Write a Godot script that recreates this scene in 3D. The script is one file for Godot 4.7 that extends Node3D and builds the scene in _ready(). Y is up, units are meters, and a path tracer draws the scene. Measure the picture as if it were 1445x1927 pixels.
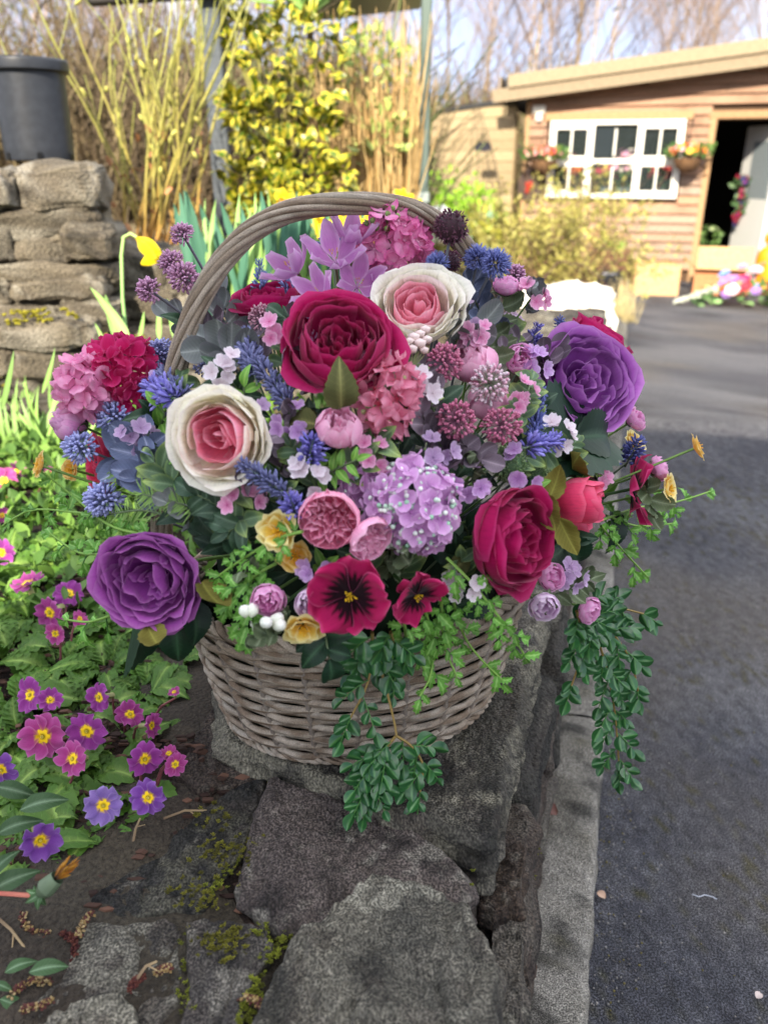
extends Node3D
# A gift basket of artificial flowers on a garden wall, a yard and a timber workshop behind.
const UP := Vector3.UP
const A := 0.28379
var KD := Vector3(sin(A), 0, -cos(A))
var KN := Vector3(cos(A), 0, sin(A))
var YB := Basis(UP, -A)
var rng := RandomNumberGenerator.new()
var names := {}
var mats := {}
var meshes := {}
var N1 := FastNoiseLite.new()
var N2 := FastNoiseLite.new()

func L(h: String, m := 1.0) -> Color:
	var c := Color(h).srgb_to_linear()
	return Color(c.r * m, c.g * m, c.b * m)
func mixc(a: Color, b: Color, t: float) -> Color:
	return a.lerp(b, clampf(t, 0.0, 1.0))
func Y(n: float, y: float, k: float) -> Vector3:
	return KN * n + UP * y + KD * k
func rr(a: float, b: float) -> float:
	return rng.randf_range(a, b)
func nz(p: Vector3, f: float) -> float:
	return N1.get_noise_3dv(p * f)
func nf(p: Vector3, f: float) -> float:
	return N2.get_noise_3dv(p * f)

class MB:
	var v := PackedVector3Array()
	var c := PackedColorArray()
	var t := PackedVector2Array()
	var ix := PackedInt32Array()
	func grid(p: PackedVector3Array, w: int, col: PackedColorArray, uv := PackedVector2Array()) -> void:
		var o := v.size()
		v.append_array(p); c.append_array(col)
		var h := p.size() / w
		if uv.size() == p.size(): t.append_array(uv)
		else:
			for j in h:
				for i in w: t.append(Vector2(i / float(w - 1), j / float(h - 1)))
		for j in h - 1:
			for i in w - 1:
				var a := o + j * w + i
				ix.append_array(PackedInt32Array([a, a + w, a + 1, a + 1, a + w, a + w + 1]))
	func tube(path: PackedVector3Array, r0: float, r1: float, sides: int, c0: Color, c1: Color, closed := false) -> void:
		var n := path.size()
		var p := PackedVector3Array(); var col := PackedColorArray()
		var side := Vector3.ZERO
		for j in n:
			var d := (path[mini(j + 1, n - 1)] - path[maxi(j - 1, 0)])
			if closed and (j == 0 or j == n - 1): d = path[1] - path[n - 2]
			d = d.normalized()
			if side == Vector3.ZERO: side = d.cross(Vector3.UP if absf(d.y) < 0.9 else Vector3.RIGHT).normalized()
			side = (side - d * side.dot(d)).normalized()
			var up := side.cross(d)
			var f := j / float(maxi(n - 1, 1))
			var r := lerpf(r0, r1, f)
			for i in sides + 1:
				var a := TAU * i / sides
				p.append(path[j] + (side * cos(a) + up * sin(a)) * r)
				col.append(c0.lerp(c1, f))
		grid(p, sides + 1, col)
	func bead(a: Vector3, b: Vector3, r: float, c0: Color, c1: Color, sides := 4) -> void:
		var d := (b - a)
		var x := d.cross(Vector3.UP if absf(d.normalized().y) < 0.9 else Vector3.RIGHT).normalized()
		var y := x.cross(d.normalized())
		var o := v.size()
		v.append(a); c.append(c0); t.append(Vector2.ZERO)
		for k in 2:
			for i in sides:
				var g := TAU * i / sides
				v.append(a.lerp(b, 0.36 + 0.4 * k) + (x * cos(g) + y * sin(g)) * r * (1.0 if k == 1 else 0.8))
				c.append(c0.lerp(c1, 0.4 + 0.4 * k)); t.append(Vector2.ZERO)
		v.append(b); c.append(c1); t.append(Vector2.ONE)
		for i in sides:
			var i2 := (i + 1) % sides
			ix.append_array(PackedInt32Array([o, o + 1 + i, o + 1 + i2, o + 1 + i, o + 1 + sides + i, o + 1 + i2, o + 1 + i2, o + 1 + sides + i, o + 1 + sides + i2, o + 1 + sides + i, o + 1 + 2 * sides, o + 1 + sides + i2]))
	func add(m: MB, x: Transform3D, tint := Color.WHITE) -> void:
		var o := v.size()
		v.append_array(x * m.v); t.append_array(m.t)
		for k in m.c: c.append(k * tint)
		for k in m.ix: ix.append(o + k)
	func mesh(flat := false) -> ArrayMesh:
		if flat:
			var v2 := PackedVector3Array(); var c2 := PackedColorArray(); var t2 := PackedVector2Array()
			for k in ix: v2.append(v[k]); c2.append(c[k]); t2.append(t[k])
			v = v2; c = c2; t = t2; ix = PackedInt32Array(range(v.size()))
		var n := PackedVector3Array(); n.resize(v.size())
		for k in range(0, ix.size(), 3):
			var q := (v[ix[k + 2]] - v[ix[k]]).cross(v[ix[k + 1]] - v[ix[k]])
			n[ix[k]] += q; n[ix[k + 1]] += q; n[ix[k + 2]] += q
		for k in n.size(): n[k] = n[k].normalized() if n[k].length_squared() > 1e-30 else Vector3.UP
		var a := []; a.resize(Mesh.ARRAY_MAX)
		a[Mesh.ARRAY_VERTEX] = v; a[Mesh.ARRAY_NORMAL] = n; a[Mesh.ARRAY_COLOR] = c; a[Mesh.ARRAY_TEX_UV] = t; a[Mesh.ARRAY_INDEX] = ix
		var m := ArrayMesh.new()
		m.add_surface_from_arrays(Mesh.PRIMITIVE_TRIANGLES, a)
		return m

# ---------- nodes ----------
func numbered(n: String) -> String:
	var k: int = names.get(n, 0)
	names[n] = k + 1
	return n if k == 0 else "%s_%03d" % [n, k]
func tag(o: Node, label: String, category: String, group := "", kind := "") -> void:
	if label: o.set_meta("label", label)
	if category: o.set_meta("category", category)
	if group: o.set_meta("group", group)
	if kind: o.set_meta("kind", kind)
func thing(called: String, label: String, category: String, xf := Transform3D(), group := "") -> Node3D:
	var o := Node3D.new()
	o.name = numbered(called)
	add_child(o, true)
	o.transform = xf
	tag(o, label, category, group)
	return o
func part(parent: Node, called: String, m: Mesh, mt: Material, xf := Transform3D()) -> MeshInstance3D:
	var o := MeshInstance3D.new()
	o.name = called if parent != self else numbered(called)
	o.mesh = m
	o.material_override = mt
	o.transform = xf
	parent.add_child(o, true)
	return o
func struct(called: String, m: Mesh, mt: Material) -> MeshInstance3D:
	var o := part(self, called, m, mt)
	o.set_meta("kind", "structure")
	return o
func multi(parent: Node, called: String, m: Mesh, mt: Material, xs: Array, cs: Array, stuff := true) -> MultiMeshInstance3D:
	var mm := MultiMesh.new()
	mm.transform_format = MultiMesh.TRANSFORM_3D
	mm.use_colors = true
	mm.mesh = m
	mm.instance_count = xs.size()
	for k in xs.size():
		mm.set_instance_transform(k, xs[k])
		mm.set_instance_color(k, cs[k % cs.size()])
	var o := MultiMeshInstance3D.new()
	o.name = called if parent != self else numbered(called)
	o.multimesh = mm
	o.material_override = mt
	parent.add_child(o, true)
	if stuff: o.set_meta("kind", "stuff")
	return o
func aim(d: Vector3, spin := 0.0) -> Basis:   # y axis along d
	d = d.normalized()
	var x := d.cross(Vector3(0, 0, 1) if absf(d.z) < 0.95 else UP).normalized()
	var b := Basis(x, d, x.cross(d))
	return b * Basis(UP, spin)
func along(a: Vector3, b: Vector3, up: Vector3, wide := 1.0) -> Transform3D:   # y from a to b, z near up, unit length scaled
	var d := b - a
	var y := d.normalized()
	var z := (up - y * up.dot(y))
	z = z.normalized() if z.length() > 0.01 else y.cross(Vector3.RIGHT).normalized()
	var x := y.cross(z)
	var l := d.length()
	return Transform3D(Basis(x * l * wide, y * l, z * l), a)
func boxm(s: Vector3, bev := 0.0, col := Color.WHITE) -> ArrayMesh:   # a box with chamfered edges
	var key := "box%s%f%s" % [s, bev, col]
	if meshes.has(key): return meshes[key]
	var h := s / 2
	if bev <= 0.0: bev = minf(s.x, minf(s.y, s.z)) * 0.1
	var b := MB.new()
	var at := func(c: Vector3, ax: int) -> Vector3:   # the corner c's vertex that lies on the face across ax
		var q := c * (h - Vector3.ONE * bev)
		q[ax] = c[ax] * h[ax]
		return q
	var polys := []
	for ax in 3:
		var a1 := (ax + 1) % 3
		var a2 := (ax + 2) % 3
		for sg in [-1.0, 1.0]:
			var f := []
			for w in [[-1.0, -1.0], [1.0, -1.0], [1.0, 1.0], [-1.0, 1.0]]:
				var c := Vector3.ZERO
				c[ax] = sg; c[a1] = w[0]; c[a2] = w[1]
				f.append(at.call(c, ax))
			polys.append(f)
			for s2 in [-1.0, 1.0]:
				var c0 := Vector3.ZERO
				c0[ax] = sg; c0[a1] = s2; c0[a2] = -1.0
				var c1 := c0
				c1[a2] = 1.0
				polys.append([at.call(c0, ax), at.call(c1, ax), at.call(c1, a1), at.call(c0, a1)])
	for k in 8:
		var c := Vector3(1.0 if k & 1 else -1.0, 1.0 if k & 2 else -1.0, 1.0 if k & 4 else -1.0)
		polys.append([at.call(c, 0), at.call(c, 1), at.call(c, 2)])
	for f in polys:
		var n: Vector3 = (f[2] - f[0]).cross(f[1] - f[0])
		var mid: Vector3 = (f[0] + f[1] + f[2]) / 3.0
		if n.dot(mid) < 0: f.reverse()
		var o := b.v.size()
		for q in f:
			b.v.append(q); b.c.append(col); b.t.append(Vector2(q.x, q.y))
		b.ix.append_array(PackedInt32Array([o, o + 1, o + 2]))
		if f.size() == 4: b.ix.append_array(PackedInt32Array([o, o + 2, o + 3]))
	meshes[key] = b.mesh(true)
	return meshes[key]

# ---------- materials ----------
func noise_tex(sd: int, freq: float, oct: int, lo: Color, hi: Color, normal := false, size := 512, kind := FastNoiseLite.TYPE_SIMPLEX_SMOOTH, bump := 4.0, steep := 0.0) -> NoiseTexture2D:
	var n := FastNoiseLite.new()
	n.seed = sd; n.frequency = freq; n.fractal_octaves = oct; n.noise_type = kind
	if kind == FastNoiseLite.TYPE_CELLULAR: n.cellular_return_type = FastNoiseLite.RETURN_DISTANCE
	var t := NoiseTexture2D.new()
	t.width = size; t.height = size; t.seamless = true; t.noise = n
	if normal: t.as_normal_map = true; t.bump_strength = bump
	else:
		var g := Gradient.new()
		g.colors = PackedColorArray([lo, hi])
		if steep > 0.0: g.offsets = PackedFloat32Array([0.5 - steep, 0.5 + steep])
		t.color_ramp = g
	return t
func leaf_tex() -> ImageTexture:
	var im := Image.create(96, 192, false, Image.FORMAT_RGB8)
	for y in 192:
		for x in 96:
			var u := absf(x / 95.0 - 0.5) * 2.0
			var w := (y / 191.0) - u * 0.22
			var side := absf(fposmod(w * 9.0, 1.0) - 0.5) * 2.0
			var k := 0.86 + 0.14 * maxf(smoothstep(0.80, 1.0, side) * (1.0 - 0.55 * u), smoothstep(0.1, 0.02, u))
			var s := absf(fposmod((y / 191.0) * 40.0 + u * 9.0, 1.0) - 0.5) * 0.06 + rng.randf() * 0.04
			k = clampf(k - s, 0.0, 1.0)
			im.set_pixel(x, y, Color(k, k, k))
	return ImageTexture.create_from_image(im)
func petal_tex() -> ImageTexture:   # fine veins that fan along a petal, and the weave of the cloth
	var im := Image.create(192, 192, false, Image.FORMAT_RGB8)
	for y in 192:
		for x in 192:
			var u := x / 191.0; var v := y / 191.0
			var k := 1.0 + 0.08 * N1.get_noise_2d(u * 26.0, v * 2.2) + 0.05 * N2.get_noise_2d(u * 7.0 + 30.0, v * 4.0)
			k += 0.02 * (1.0 if (x + y) % 2 == 0 else -1.0) + rng.randf_range(-0.015, 0.015)
			k = clampf(k, 0.0, 1.0)
			im.set_pixel(x, y, Color(k, k, k))
	return ImageTexture.create_from_image(im)
var T := {}
func textures() -> void:
	T.petal = petal_tex()
	T.fine = noise_tex(1, 0.09, 3, Color(0.5, 0.5, 0.5), Color(1, 1, 1))
	T.cloth = noise_tex(2, 0.22, 2, Color(0.82, 0.82, 0.82), Color(1, 1, 1), false, 256)
	T.clothn = noise_tex(2, 0.22, 2, Color.WHITE, Color.WHITE, true, 256, FastNoiseLite.TYPE_SIMPLEX_SMOOTH, 2.0)
	T.leaf = leaf_tex()
	T.stone = noise_tex(3, 0.045, 5, Color(0.62, 0.62, 0.62), Color(1.0, 1.0, 1.0))
	T.stonen = noise_tex(4, 0.05, 5, Color.WHITE, Color.WHITE, true, 512, FastNoiseLite.TYPE_SIMPLEX_SMOOTH, 6.0)
	T.grit = noise_tex(5, 0.30, 2, Color(0.58, 0.58, 0.58), Color(1, 1, 1))
	T.speck = noise_tex(15, 0.16, 3, Color(0.42, 0.42, 0.42), Color(1, 1, 1), false, 512, FastNoiseLite.TYPE_SIMPLEX_SMOOTH, 4.0, 0.2)
	T.gritn = noise_tex(5, 0.30, 2, Color.WHITE, Color.WHITE, true, 512, FastNoiseLite.TYPE_SIMPLEX_SMOOTH, 8.0)
	T.blot = noise_tex(6, 0.02, 4, Color(0.8, 0.8, 0.8), Color(1, 1, 1))
	T.wood = noise_tex(7, 0.04, 4, Color(0.74, 0.74, 0.74), Color(1, 1, 1))
func mat(key: String) -> StandardMaterial3D:
	if mats.has(key): return mats[key]
	var m := StandardMaterial3D.new()
	m.resource_name = key
	m.vertex_color_use_as_albedo = true
	m.roughness = 0.8
	m.metallic_specular = 0.4
	match key:
		"petal":
			m.albedo_texture = T.petal
			m.heightmap_enabled = true; m.heightmap_texture = T.petal; m.heightmap_scale = 0.022
			m.roughness = 0.85; m.metallic_specular = 0.3
			m.rim_enabled = true; m.rim = 0.3; m.rim_tint = 0.6
			m.backlight_enabled = true; m.backlight = Color(0.85, 0.85, 0.85)
		"latex":
			m.roughness = 0.6; m.backlight_enabled = true; m.backlight = Color(0.4, 0.4, 0.4)
		"leaf", "leafsoft", "leafgloss":
			m.albedo_texture = T.leaf
			m.heightmap_enabled = true; m.heightmap_texture = T.leaf; m.heightmap_scale = 0.12
			m.roughness = {"leaf": 0.5, "leafsoft": 0.85, "leafgloss": 0.32}[key]
			m.backlight_enabled = true; m.backlight = Color(0.3, 0.3, 0.3)
		"living":
			m.albedo_texture = T.leaf
			m.heightmap_enabled = true; m.heightmap_texture = T.leaf; m.heightmap_scale = 0.25
			m.roughness = 0.55; m.backlight_enabled = true; m.backlight = Color(0.5, 0.5, 0.5)
		"wax": m.roughness = 0.28; m.metallic_specular = 0.5
		"stem": m.roughness = 0.6
		"thinleaf":
			m.roughness = 0.5; m.backlight_enabled = true; m.backlight = Color(0.5, 0.5, 0.5)
		"wicker":
			m.albedo_texture = T.fine; m.uv1_triplanar = true; m.uv1_scale = Vector3(14, 14, 14)
			m.roughness = 0.75; m.normal_enabled = true; m.normal_texture = T.stonen; m.normal_scale = 0.5
		"stone":
			m.albedo_texture = T.stone; m.uv1_triplanar = true; m.uv1_world_triplanar = true; m.uv1_scale = Vector3(3.3, 3.3, 3.3)
			m.normal_enabled = true; m.normal_texture = T.stonen; m.normal_scale = 1.7
			m.detail_enabled = true; m.detail_albedo = T.speck; m.detail_blend_mode = BaseMaterial3D.BLEND_MODE_MUL
			m.uv2_triplanar = true; m.uv2_world_triplanar = true; m.uv2_scale = Vector3(8, 8, 8)
			m.roughness = 0.85
		"concrete":
			m.albedo_texture = T.speck; m.uv1_triplanar = true; m.uv1_world_triplanar = true; m.uv1_scale = Vector3(4, 4, 4)
			m.detail_enabled = true; m.detail_albedo = T.stone; m.detail_blend_mode = BaseMaterial3D.BLEND_MODE_MUL
			m.uv2_triplanar = true; m.uv2_world_triplanar = true; m.uv2_scale = Vector3(2.2, 2.2, 2.2)
			m.normal_enabled = true; m.normal_texture = T.gritn; m.normal_scale = 0.8
			m.roughness = 0.95
		"tarmac":
			m.albedo_texture = T.speck; m.uv1_triplanar = true; m.uv1_world_triplanar = true; m.uv1_scale = Vector3(3.1, 3.1, 3.1)
			m.normal_enabled = true; m.normal_texture = T.gritn; m.normal_scale = 1.6
			m.detail_enabled = true; m.detail_albedo = T.blot; m.detail_blend_mode = BaseMaterial3D.BLEND_MODE_MUL
			m.uv2_triplanar = true; m.uv2_world_triplanar = true; m.uv2_scale = Vector3(0.5, 0.5, 0.5)
			m.roughness = 0.8
		"soil":
			m.albedo_texture = T.stone; m.uv1_triplanar = true; m.uv1_world_triplanar = true; m.uv1_scale = Vector3(5, 5, 5)
			m.normal_enabled = true; m.normal_texture = T.stonen; m.normal_scale = 2.0
			m.roughness = 1.0
		"wood":
			m.albedo_texture = T.wood; m.uv1_triplanar = true; m.uv1_scale = Vector3(0.5, 6, 6)
			m.roughness = 0.8
		"woody": m.roughness = 0.85
		"plastic": m.roughness = 0.38; m.albedo_texture = T.blot; m.uv1_triplanar = true; m.uv1_scale = Vector3(3, 3, 3)
		"paint": m.roughness = 0.45
		"card": m.roughness = 0.9; m.albedo_texture = T.blot; m.uv1_triplanar = true; m.uv1_scale = Vector3(2, 2, 2)
		"glass":
			m.vertex_color_use_as_albedo = false
			m.transparency = BaseMaterial3D.TRANSPARENCY_ALPHA
			m.albedo_color = Color(0.8, 0.9, 0.9, 0.015); m.roughness = 0.03; m.metallic_specular = 0.3
		"metal": m.roughness = 0.5; m.metallic = 0.4
		"moss": m.roughness = 1.0
	mats[key] = m
	return m
# ---------- flowers ----------
# a cupped petal of a flower of radius 1: it rises along +Y and stands off the axis along +X
func petal(w: float, hgt: float, close: float, flare: float, drop: float, ruf: float, cols: Array, nu := 8, nv := 9) -> ArrayMesh:
	var b := MB.new()
	var p := PackedVector3Array(); var col := PackedColorArray()
	var ph := rr(0, 6.28); var ph2 := rr(0, 6.28); var ph3 := rr(0, 6.28)
	var nick := rr(-0.8, 0.8); var nd := rr(0.0, 0.12)
	var tint := rr(0.9, 1.07)
	for j in nv + 1:
		var v := j / float(nv)
		for i in nu + 1:
			var u := i / float(nu) * 2.0 - 1.0
			var vm := 1.0 - 0.15 * pow(absf(u), 3.0) - nd * exp(-pow((u - nick) * 4.0, 2)) + 0.035 * sin(u * 6.0 + ph)
			var vv := v * vm
			var a := u * w * lerpf(0.35, 1.0, smoothstep(0.0, 0.5, v))
			var r := 0.1 + 0.9 * sin(minf(1.0, vv * 1.5) * PI / 2)
			var top := maxf(0.0, (vv - 0.55) / 0.45)
			r *= 1.0 - close * top * top
			var lip := maxf(0.0, (vv - 0.72) / 0.28)
			var lp := lip * lip * (1.0 + 0.5 * sin(u * 3.0 + ph3))
			r += flare * lp
			var y := hgt * vv - drop * lp
			r += ruf * vv * vv * sin(u * 4.5 + ph + vv * 2.0)
			y += ruf * 0.45 * vv * vv * sin(u * 7.0 + ph2)
			r += 0.018 * sin(u * 9.0 + vv * 5.0 + ph2) * vv
			p.append(Vector3(r * cos(a), y, r * sin(a)))
			var c: Color = mixc(cols[0], cols[1], v * 2.2) if v < 0.45 else mixc(cols[1], cols[2], (v - 0.45) / 0.5)
			if i == 0 or i == nu or j == nv: c = mixc(c, cols[3], 0.6)
			c = Color(c.r * tint, c.g * tint * rr(0.97, 1.03), c.b * tint)
			col.append(c)
	b.grid(p, nu + 1, col)
	return b.mesh()
# a flat petal that lies along +X with its face up
func fpetal(wid: float, notch: float, cup: float, ruf: float, cols: Array, streak := 0.0, nu := 6, nv := 6, round_ := 0.5) -> MB:
	var b := MB.new()
	var p := PackedVector3Array(); var col := PackedColorArray()
	var ph := rr(0, 6.28)
	for j in nv + 1:
		var v := j / float(nv)
		for i in nu + 1:
			var u := i / float(nu) * 2.0 - 1.0
			var hw := wid * pow(sin(PI * clampf(0.06 + v * 0.90, 0.0, 1.0) ** 1.25), round_) * (0.25 + 0.75 * smoothstep(0.0, 0.5, v))
			if j == nv: hw = wid * 0.55
			var x := v * (1.0 - notch * exp(-u * u * 9.0) * v * v - 0.10 * u * u * v)
			var y := cup * v * v + 0.12 * cup * u * u * v + ruf * v * sin(u * 4.0 + ph) + ruf * 0.6 * v * v * sin(u * 8.0 + ph * 2.0)
			p.append(Vector3(x, y, u * hw))
			var d := v
			if streak > 0.0: d = v - streak * (0.5 + 0.5 * sin(u * 23.0 + ph)) * rr(0.5, 1.0) + 0.12 * u * u
			var c: Color = mixc(cols[0], cols[1], d * 2.0) if d < 0.5 else mixc(cols[1], cols[2], (d - 0.5) / 0.5)
			if streak > 0.0: c = mixc(cols[0], mixc(cols[1], cols[2], v), smoothstep(0.34, 0.5, d))
			if cols.size() > 3 and (i == 0 or i == nu or j == nv): c = mixc(c, cols[3], 0.6)
			col.append(c)
	b.grid(p, nu + 1, col)
	return b
func stamens(n: int, r: float, h: float, c0: Color, c1: Color) -> ArrayMesh:
	var key := "st%d%f%f%s" % [n, r, h, c1]
	if meshes.has(key): return meshes[key]
	var b := MB.new()
	for k in n:
		var a := TAU * k / n + rr(-0.3, 0.3); var q := r * rr(0.2, 1.0)
		var tip := Vector3(cos(a) * q, h * rr(0.7, 1.1), sin(a) * q)
		b.tube(PackedVector3Array([tip * 0.1, tip]), r * 0.05, r * 0.05, 3, c0, c0)
		b.bead(tip * 0.92, tip * 1.25, r * 0.14, c1, c1)
	meshes[key] = b.mesh()
	return meshes[key]
func tolocal(o: Node3D, p: Vector3) -> Vector3:
	return o.transform.affine_inverse() * p
var HEART := Vector3(-0.03, 0.66, -0.94)   # where the stems gather in the basket
func stem(o: Node3D, r: float, col: Color, target := HEART, start := Vector3.ZERO) -> void:
	var s := o.transform.basis.get_scale().x
	var e := tolocal(o, target)
	var p := PackedVector3Array()
	var reach := start.distance_to(e)
	for k in 7:
		var f := k / 6.0
		p.append(start.lerp(e, f) + Vector3.DOWN * reach * 0.22 * sin(f * PI))
	var b := MB.new()
	b.tube(p, r / s, r / s, 5, col, col)
	part(o, "stem", b.mesh(), mat("stem"))
const ROSES := {
	"cabbage": [[5, 1.0, 0.95, 0.98, 0.0, 0.20, 0.12, 0.05], [5, 0.96, 1.16, 0.98, 0.1, 0.14, 0.06, 0.04], [5, 0.87, 1.34, 0.9, 0.17, 0.1, 0.03, 0.05], [5, 0.73, 1.62, 0.85, 0.2, 0.1, 0.02, 0.06], [6, 0.56, 2.0, 0.72, 0.18, 0.12, 0.0, 0.1], [6, 0.39, 2.65, 0.72, 0.14, 0.14, 0.0, 0.15], [5, 0.22, 4.3, 0.85, 0.05, 0.2, 0.0, 0.2], [4, 0.11, 8.2, 1.3, 0.1, 0.3, 0.0, 0.2]],
	"open": [[5, 1.06, 0.8, 1.02, 0.0, 0.18, 0.1, 0.05], [6, 0.98, 0.95, 0.9, 0.05, 0.15, 0.06, 0.06], [6, 0.86, 1.08, 0.8, 0.1, 0.15, 0.05, 0.07], [5, 0.7, 1.25, 0.75, 0.15, 0.1, 0.0, 0.09], [5, 0.54, 1.5, 0.72, 0.15, 0.14, 0.0, 0.15], [4, 0.38, 1.95, 0.85, 0.1, 0.22, 0.0, 0.2], [3, 0.22, 3.2, 1.0, 0.0, 0.3, 0.0, 0.22], [3, 0.1, 6.6, 1.4, 0.1, 0.2, 0.0, 0.2]],
	"garden": [[5, 1.0, 0.95, 1.0, 0.0, 0.17, 0.12, 0.05], [5, 0.93, 1.1, 1.0, 0.03, 0.16, 0.1, 0.05], [5, 0.84, 1.27, 1.0, 0.06, 0.13, 0.07, 0.04], [4, 0.73, 1.44, 1.1, 0.1, 0.06, 0.02, 0.04], [4, 0.60, 1.68, 1.1, 0.12, 0.05, 0.0, 0.06], [4, 0.45, 2.15, 1.1, 0.1, 0.06, 0.0, 0.09], [3, 0.30, 3.1, 1.25, 0.1, 0.06, 0.0, 0.12], [2, 0.15, 6.0, 1.6, 0.3, 0.0, 0.0, 0.1]],
	"austin": [[4, 1.0, 0.98, 1.05, 0.12, 0.03, 0.0, 0.03], [4, 0.93, 1.0, 1.0, 0.12, 0.0, 0.0, 0.03], [11, 0.78, 1.1, 0.36, 0.05, 0.05, 0.0, 0.3], [10, 0.58, 1.42, 0.42, 0.0, 0.1, 0.0, 0.3], [8, 0.38, 2.05, 0.5, 0.0, 0.1, 0.0, 0.3], [6, 0.2, 3.5, 0.6, 0.0, 0.1, 0.0, 0.3]],
	"globe": [[4, 1.0, 1.5, 1.05, 0.42, 0.0, 0.0, 0.02], [4, 0.94, 1.66, 1.0, 0.46, 0.0, 0.0, 0.03], [5, 0.76, 2.2, 0.7, 0.4, 0.06, 0.0, 0.1], [6, 0.56, 3.05, 0.6, 0.3, 0.06, 0.0, 0.2], [5, 0.36, 4.8, 0.7, 0.2, 0.1, 0.0, 0.25], [4, 0.18, 9.4, 0.8, 0.1, 0.1, 0.0, 0.25]],
	"bud": [[5, 1.0, 0.95, 0.72, 0.05, 0.12, 0.04, 0.06], [6, 0.93, 1.3, 0.62, 0.2, 0.06, 0.0, 0.06], [6, 0.78, 1.7, 0.6, 0.28, 0.05, 0.0, 0.08], [5, 0.58, 2.35, 0.6, 0.3, 0.04, 0.0, 0.12], [4, 0.36, 3.7, 0.8, 0.3, 0.05, 0.0, 0.2]],
	"rosebud": [[3, 1.0, 1.7, 1.2, 0.12, 0.16, 0.06, 0.03], [3, 0.86, 2.3, 1.2, 0.28, 0.12, 0.0, 0.04], [4, 0.66, 3.2, 0.9, 0.26, 0.2, 0.0, 0.1], [4, 0.45, 4.6, 0.9, 0.2, 0.25, 0.0, 0.16], [3, 0.25, 8.0, 1.0, 0.1, 0.2, 0.0, 0.2]],
	"double": [[6, 1.0, 0.5, 0.7, 0.0, 0.3, 0.1, 0.07], [5, 0.72, 0.9, 0.7, 0.0, 0.25, 0.05, 0.1]],
}
# hues: [layers it covers, base, middle, tip, edge]
func hue(kind: String, layer: int) -> Array:
	match kind:
		"crimson": return [L("9c0c4a"), L("ae1056"), L("b6145c"), L("cc447e")]
		"purple": return [L("8e3c9c"), L("a454b0"), L("b066ba"), L("cc94d0")]
		"plum": return [L("8c3490"), L("a248a4"), L("b058b0"), L("cc8ac8")]
		"blush":
			if layer < 3: return [L("f8efb8"), L("fdf6dc"), L("fffaea"), L("fff8ee")]
			if layer == 3: return [L("f4d0b0"), L("f8e4cc"), L("fbeee0"), L("fbf0ea")]
			return [L("f45c80"), L("f880a0"), L("fba8bc"), L("fed0da")]
		"blushpale":
			if layer < 3: return [L("efe6b0"), L("f5f0d4"), L("faf6e6"), L("fbf6ee")]
			if layer == 3: return [L("f6e0cc"), L("f8e8da"), L("fbeee6"), L("fbf0ea")]
			return [L("ee7c98"), L("f392a8"), L("f7b0c0"), L("fad0d8")]
		"pink": return [L("f088b4"), L("f6a8cc"), L("f8bcd8"), L("fcd4e6")]
		"deep": return [L("ec78a4"), L("f49cbc"), L("f6aeca"), L("fac8da")]
		"orchid": return [L("e078bc"), L("ee9cd2"), L("f2b4de"), L("f8d0ea")]
		"lilac": return [L("dcaad6"), L("e8c6e6"), L("f0daee"), L("f8ecf6")]
		"coral": return [L("dc2456"), L("e83a68"), L("ee527c"), L("f47c9c")]
		"yellow": return [L("f0ac28"), L("f6d058"), L("f8e898"), L("fbf2c0")]
		"amber": return [L("f0a020"), L("f6c24c"), L("f6d478"), L("fae4a0")]
	return [Color.WHITE, Color.WHITE, Color.WHITE, Color.WHITE]
func rose(form: String, hues: String, pos: Vector3, r: float, face: Vector3, label: String, called := "rose", category := "flower", spin := 0.0, sepals := "", group := "") -> Node3D:
	var hg: float = ROSES[form][0][2]
	var b := aim(face, spin)
	var o := thing(called, label, category, Transform3D(b.scaled(Vector3.ONE * r), pos - b.y * r * hg * 0.5), group)
	var lay := 0
	for l in ROSES[form]:
		var key := "%s%s%d" % [form, hues, lay]
		if not meshes.has(key):
			var a := []
			for k in (2 if r < 0.03 else 3): a.append(petal(l[3], l[2], l[4], l[5], l[6], l[7], hue(hues, lay), 5 if r < 0.03 else 9, 6 if r < 0.03 else 10))
			meshes[key] = a
		for q in int(l[0]):
			var phi: float = TAU * q / l[0] + lay * 2.4 + rr(-0.16, 0.16)
			var s: float = l[1] * (1.0 - 0.12 * q / l[0]) * rr(0.97, 1.03)
			var tilt := rr(-0.05, 0.07) if lay < 3 else rr(-0.12, 0.12)
			if form == "open" and lay >= 4: tilt = rr(-0.3, 0.35)
			part(o, "petal", meshes[key][(q + lay) % meshes[key].size()], mat("petal"), Transform3D((Basis(UP, phi) * Basis(Vector3(0, 0, 1), -tilt)).scaled(Vector3(s, s, s)), Vector3(0, 0.012 * q / l[0], 0)))
		lay += 1
	if sepals:
		for k in 5: part(o, "sepal", leafmesh(sepals), mat("leafsoft"), Transform3D(Basis(UP, k * TAU / 5 + spin) * Basis(Vector3(0, 0, 1), rr(-0.75, -0.25)) * Basis.from_scale(Vector3(1.0, 1.25, 1.0)) * Basis(UP, PI / 2), Vector3(0, -0.05, 0)))
	stem(o, 0.0016 if r < 0.03 else 0.0022, L("6a8a44"))
	return o
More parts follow.
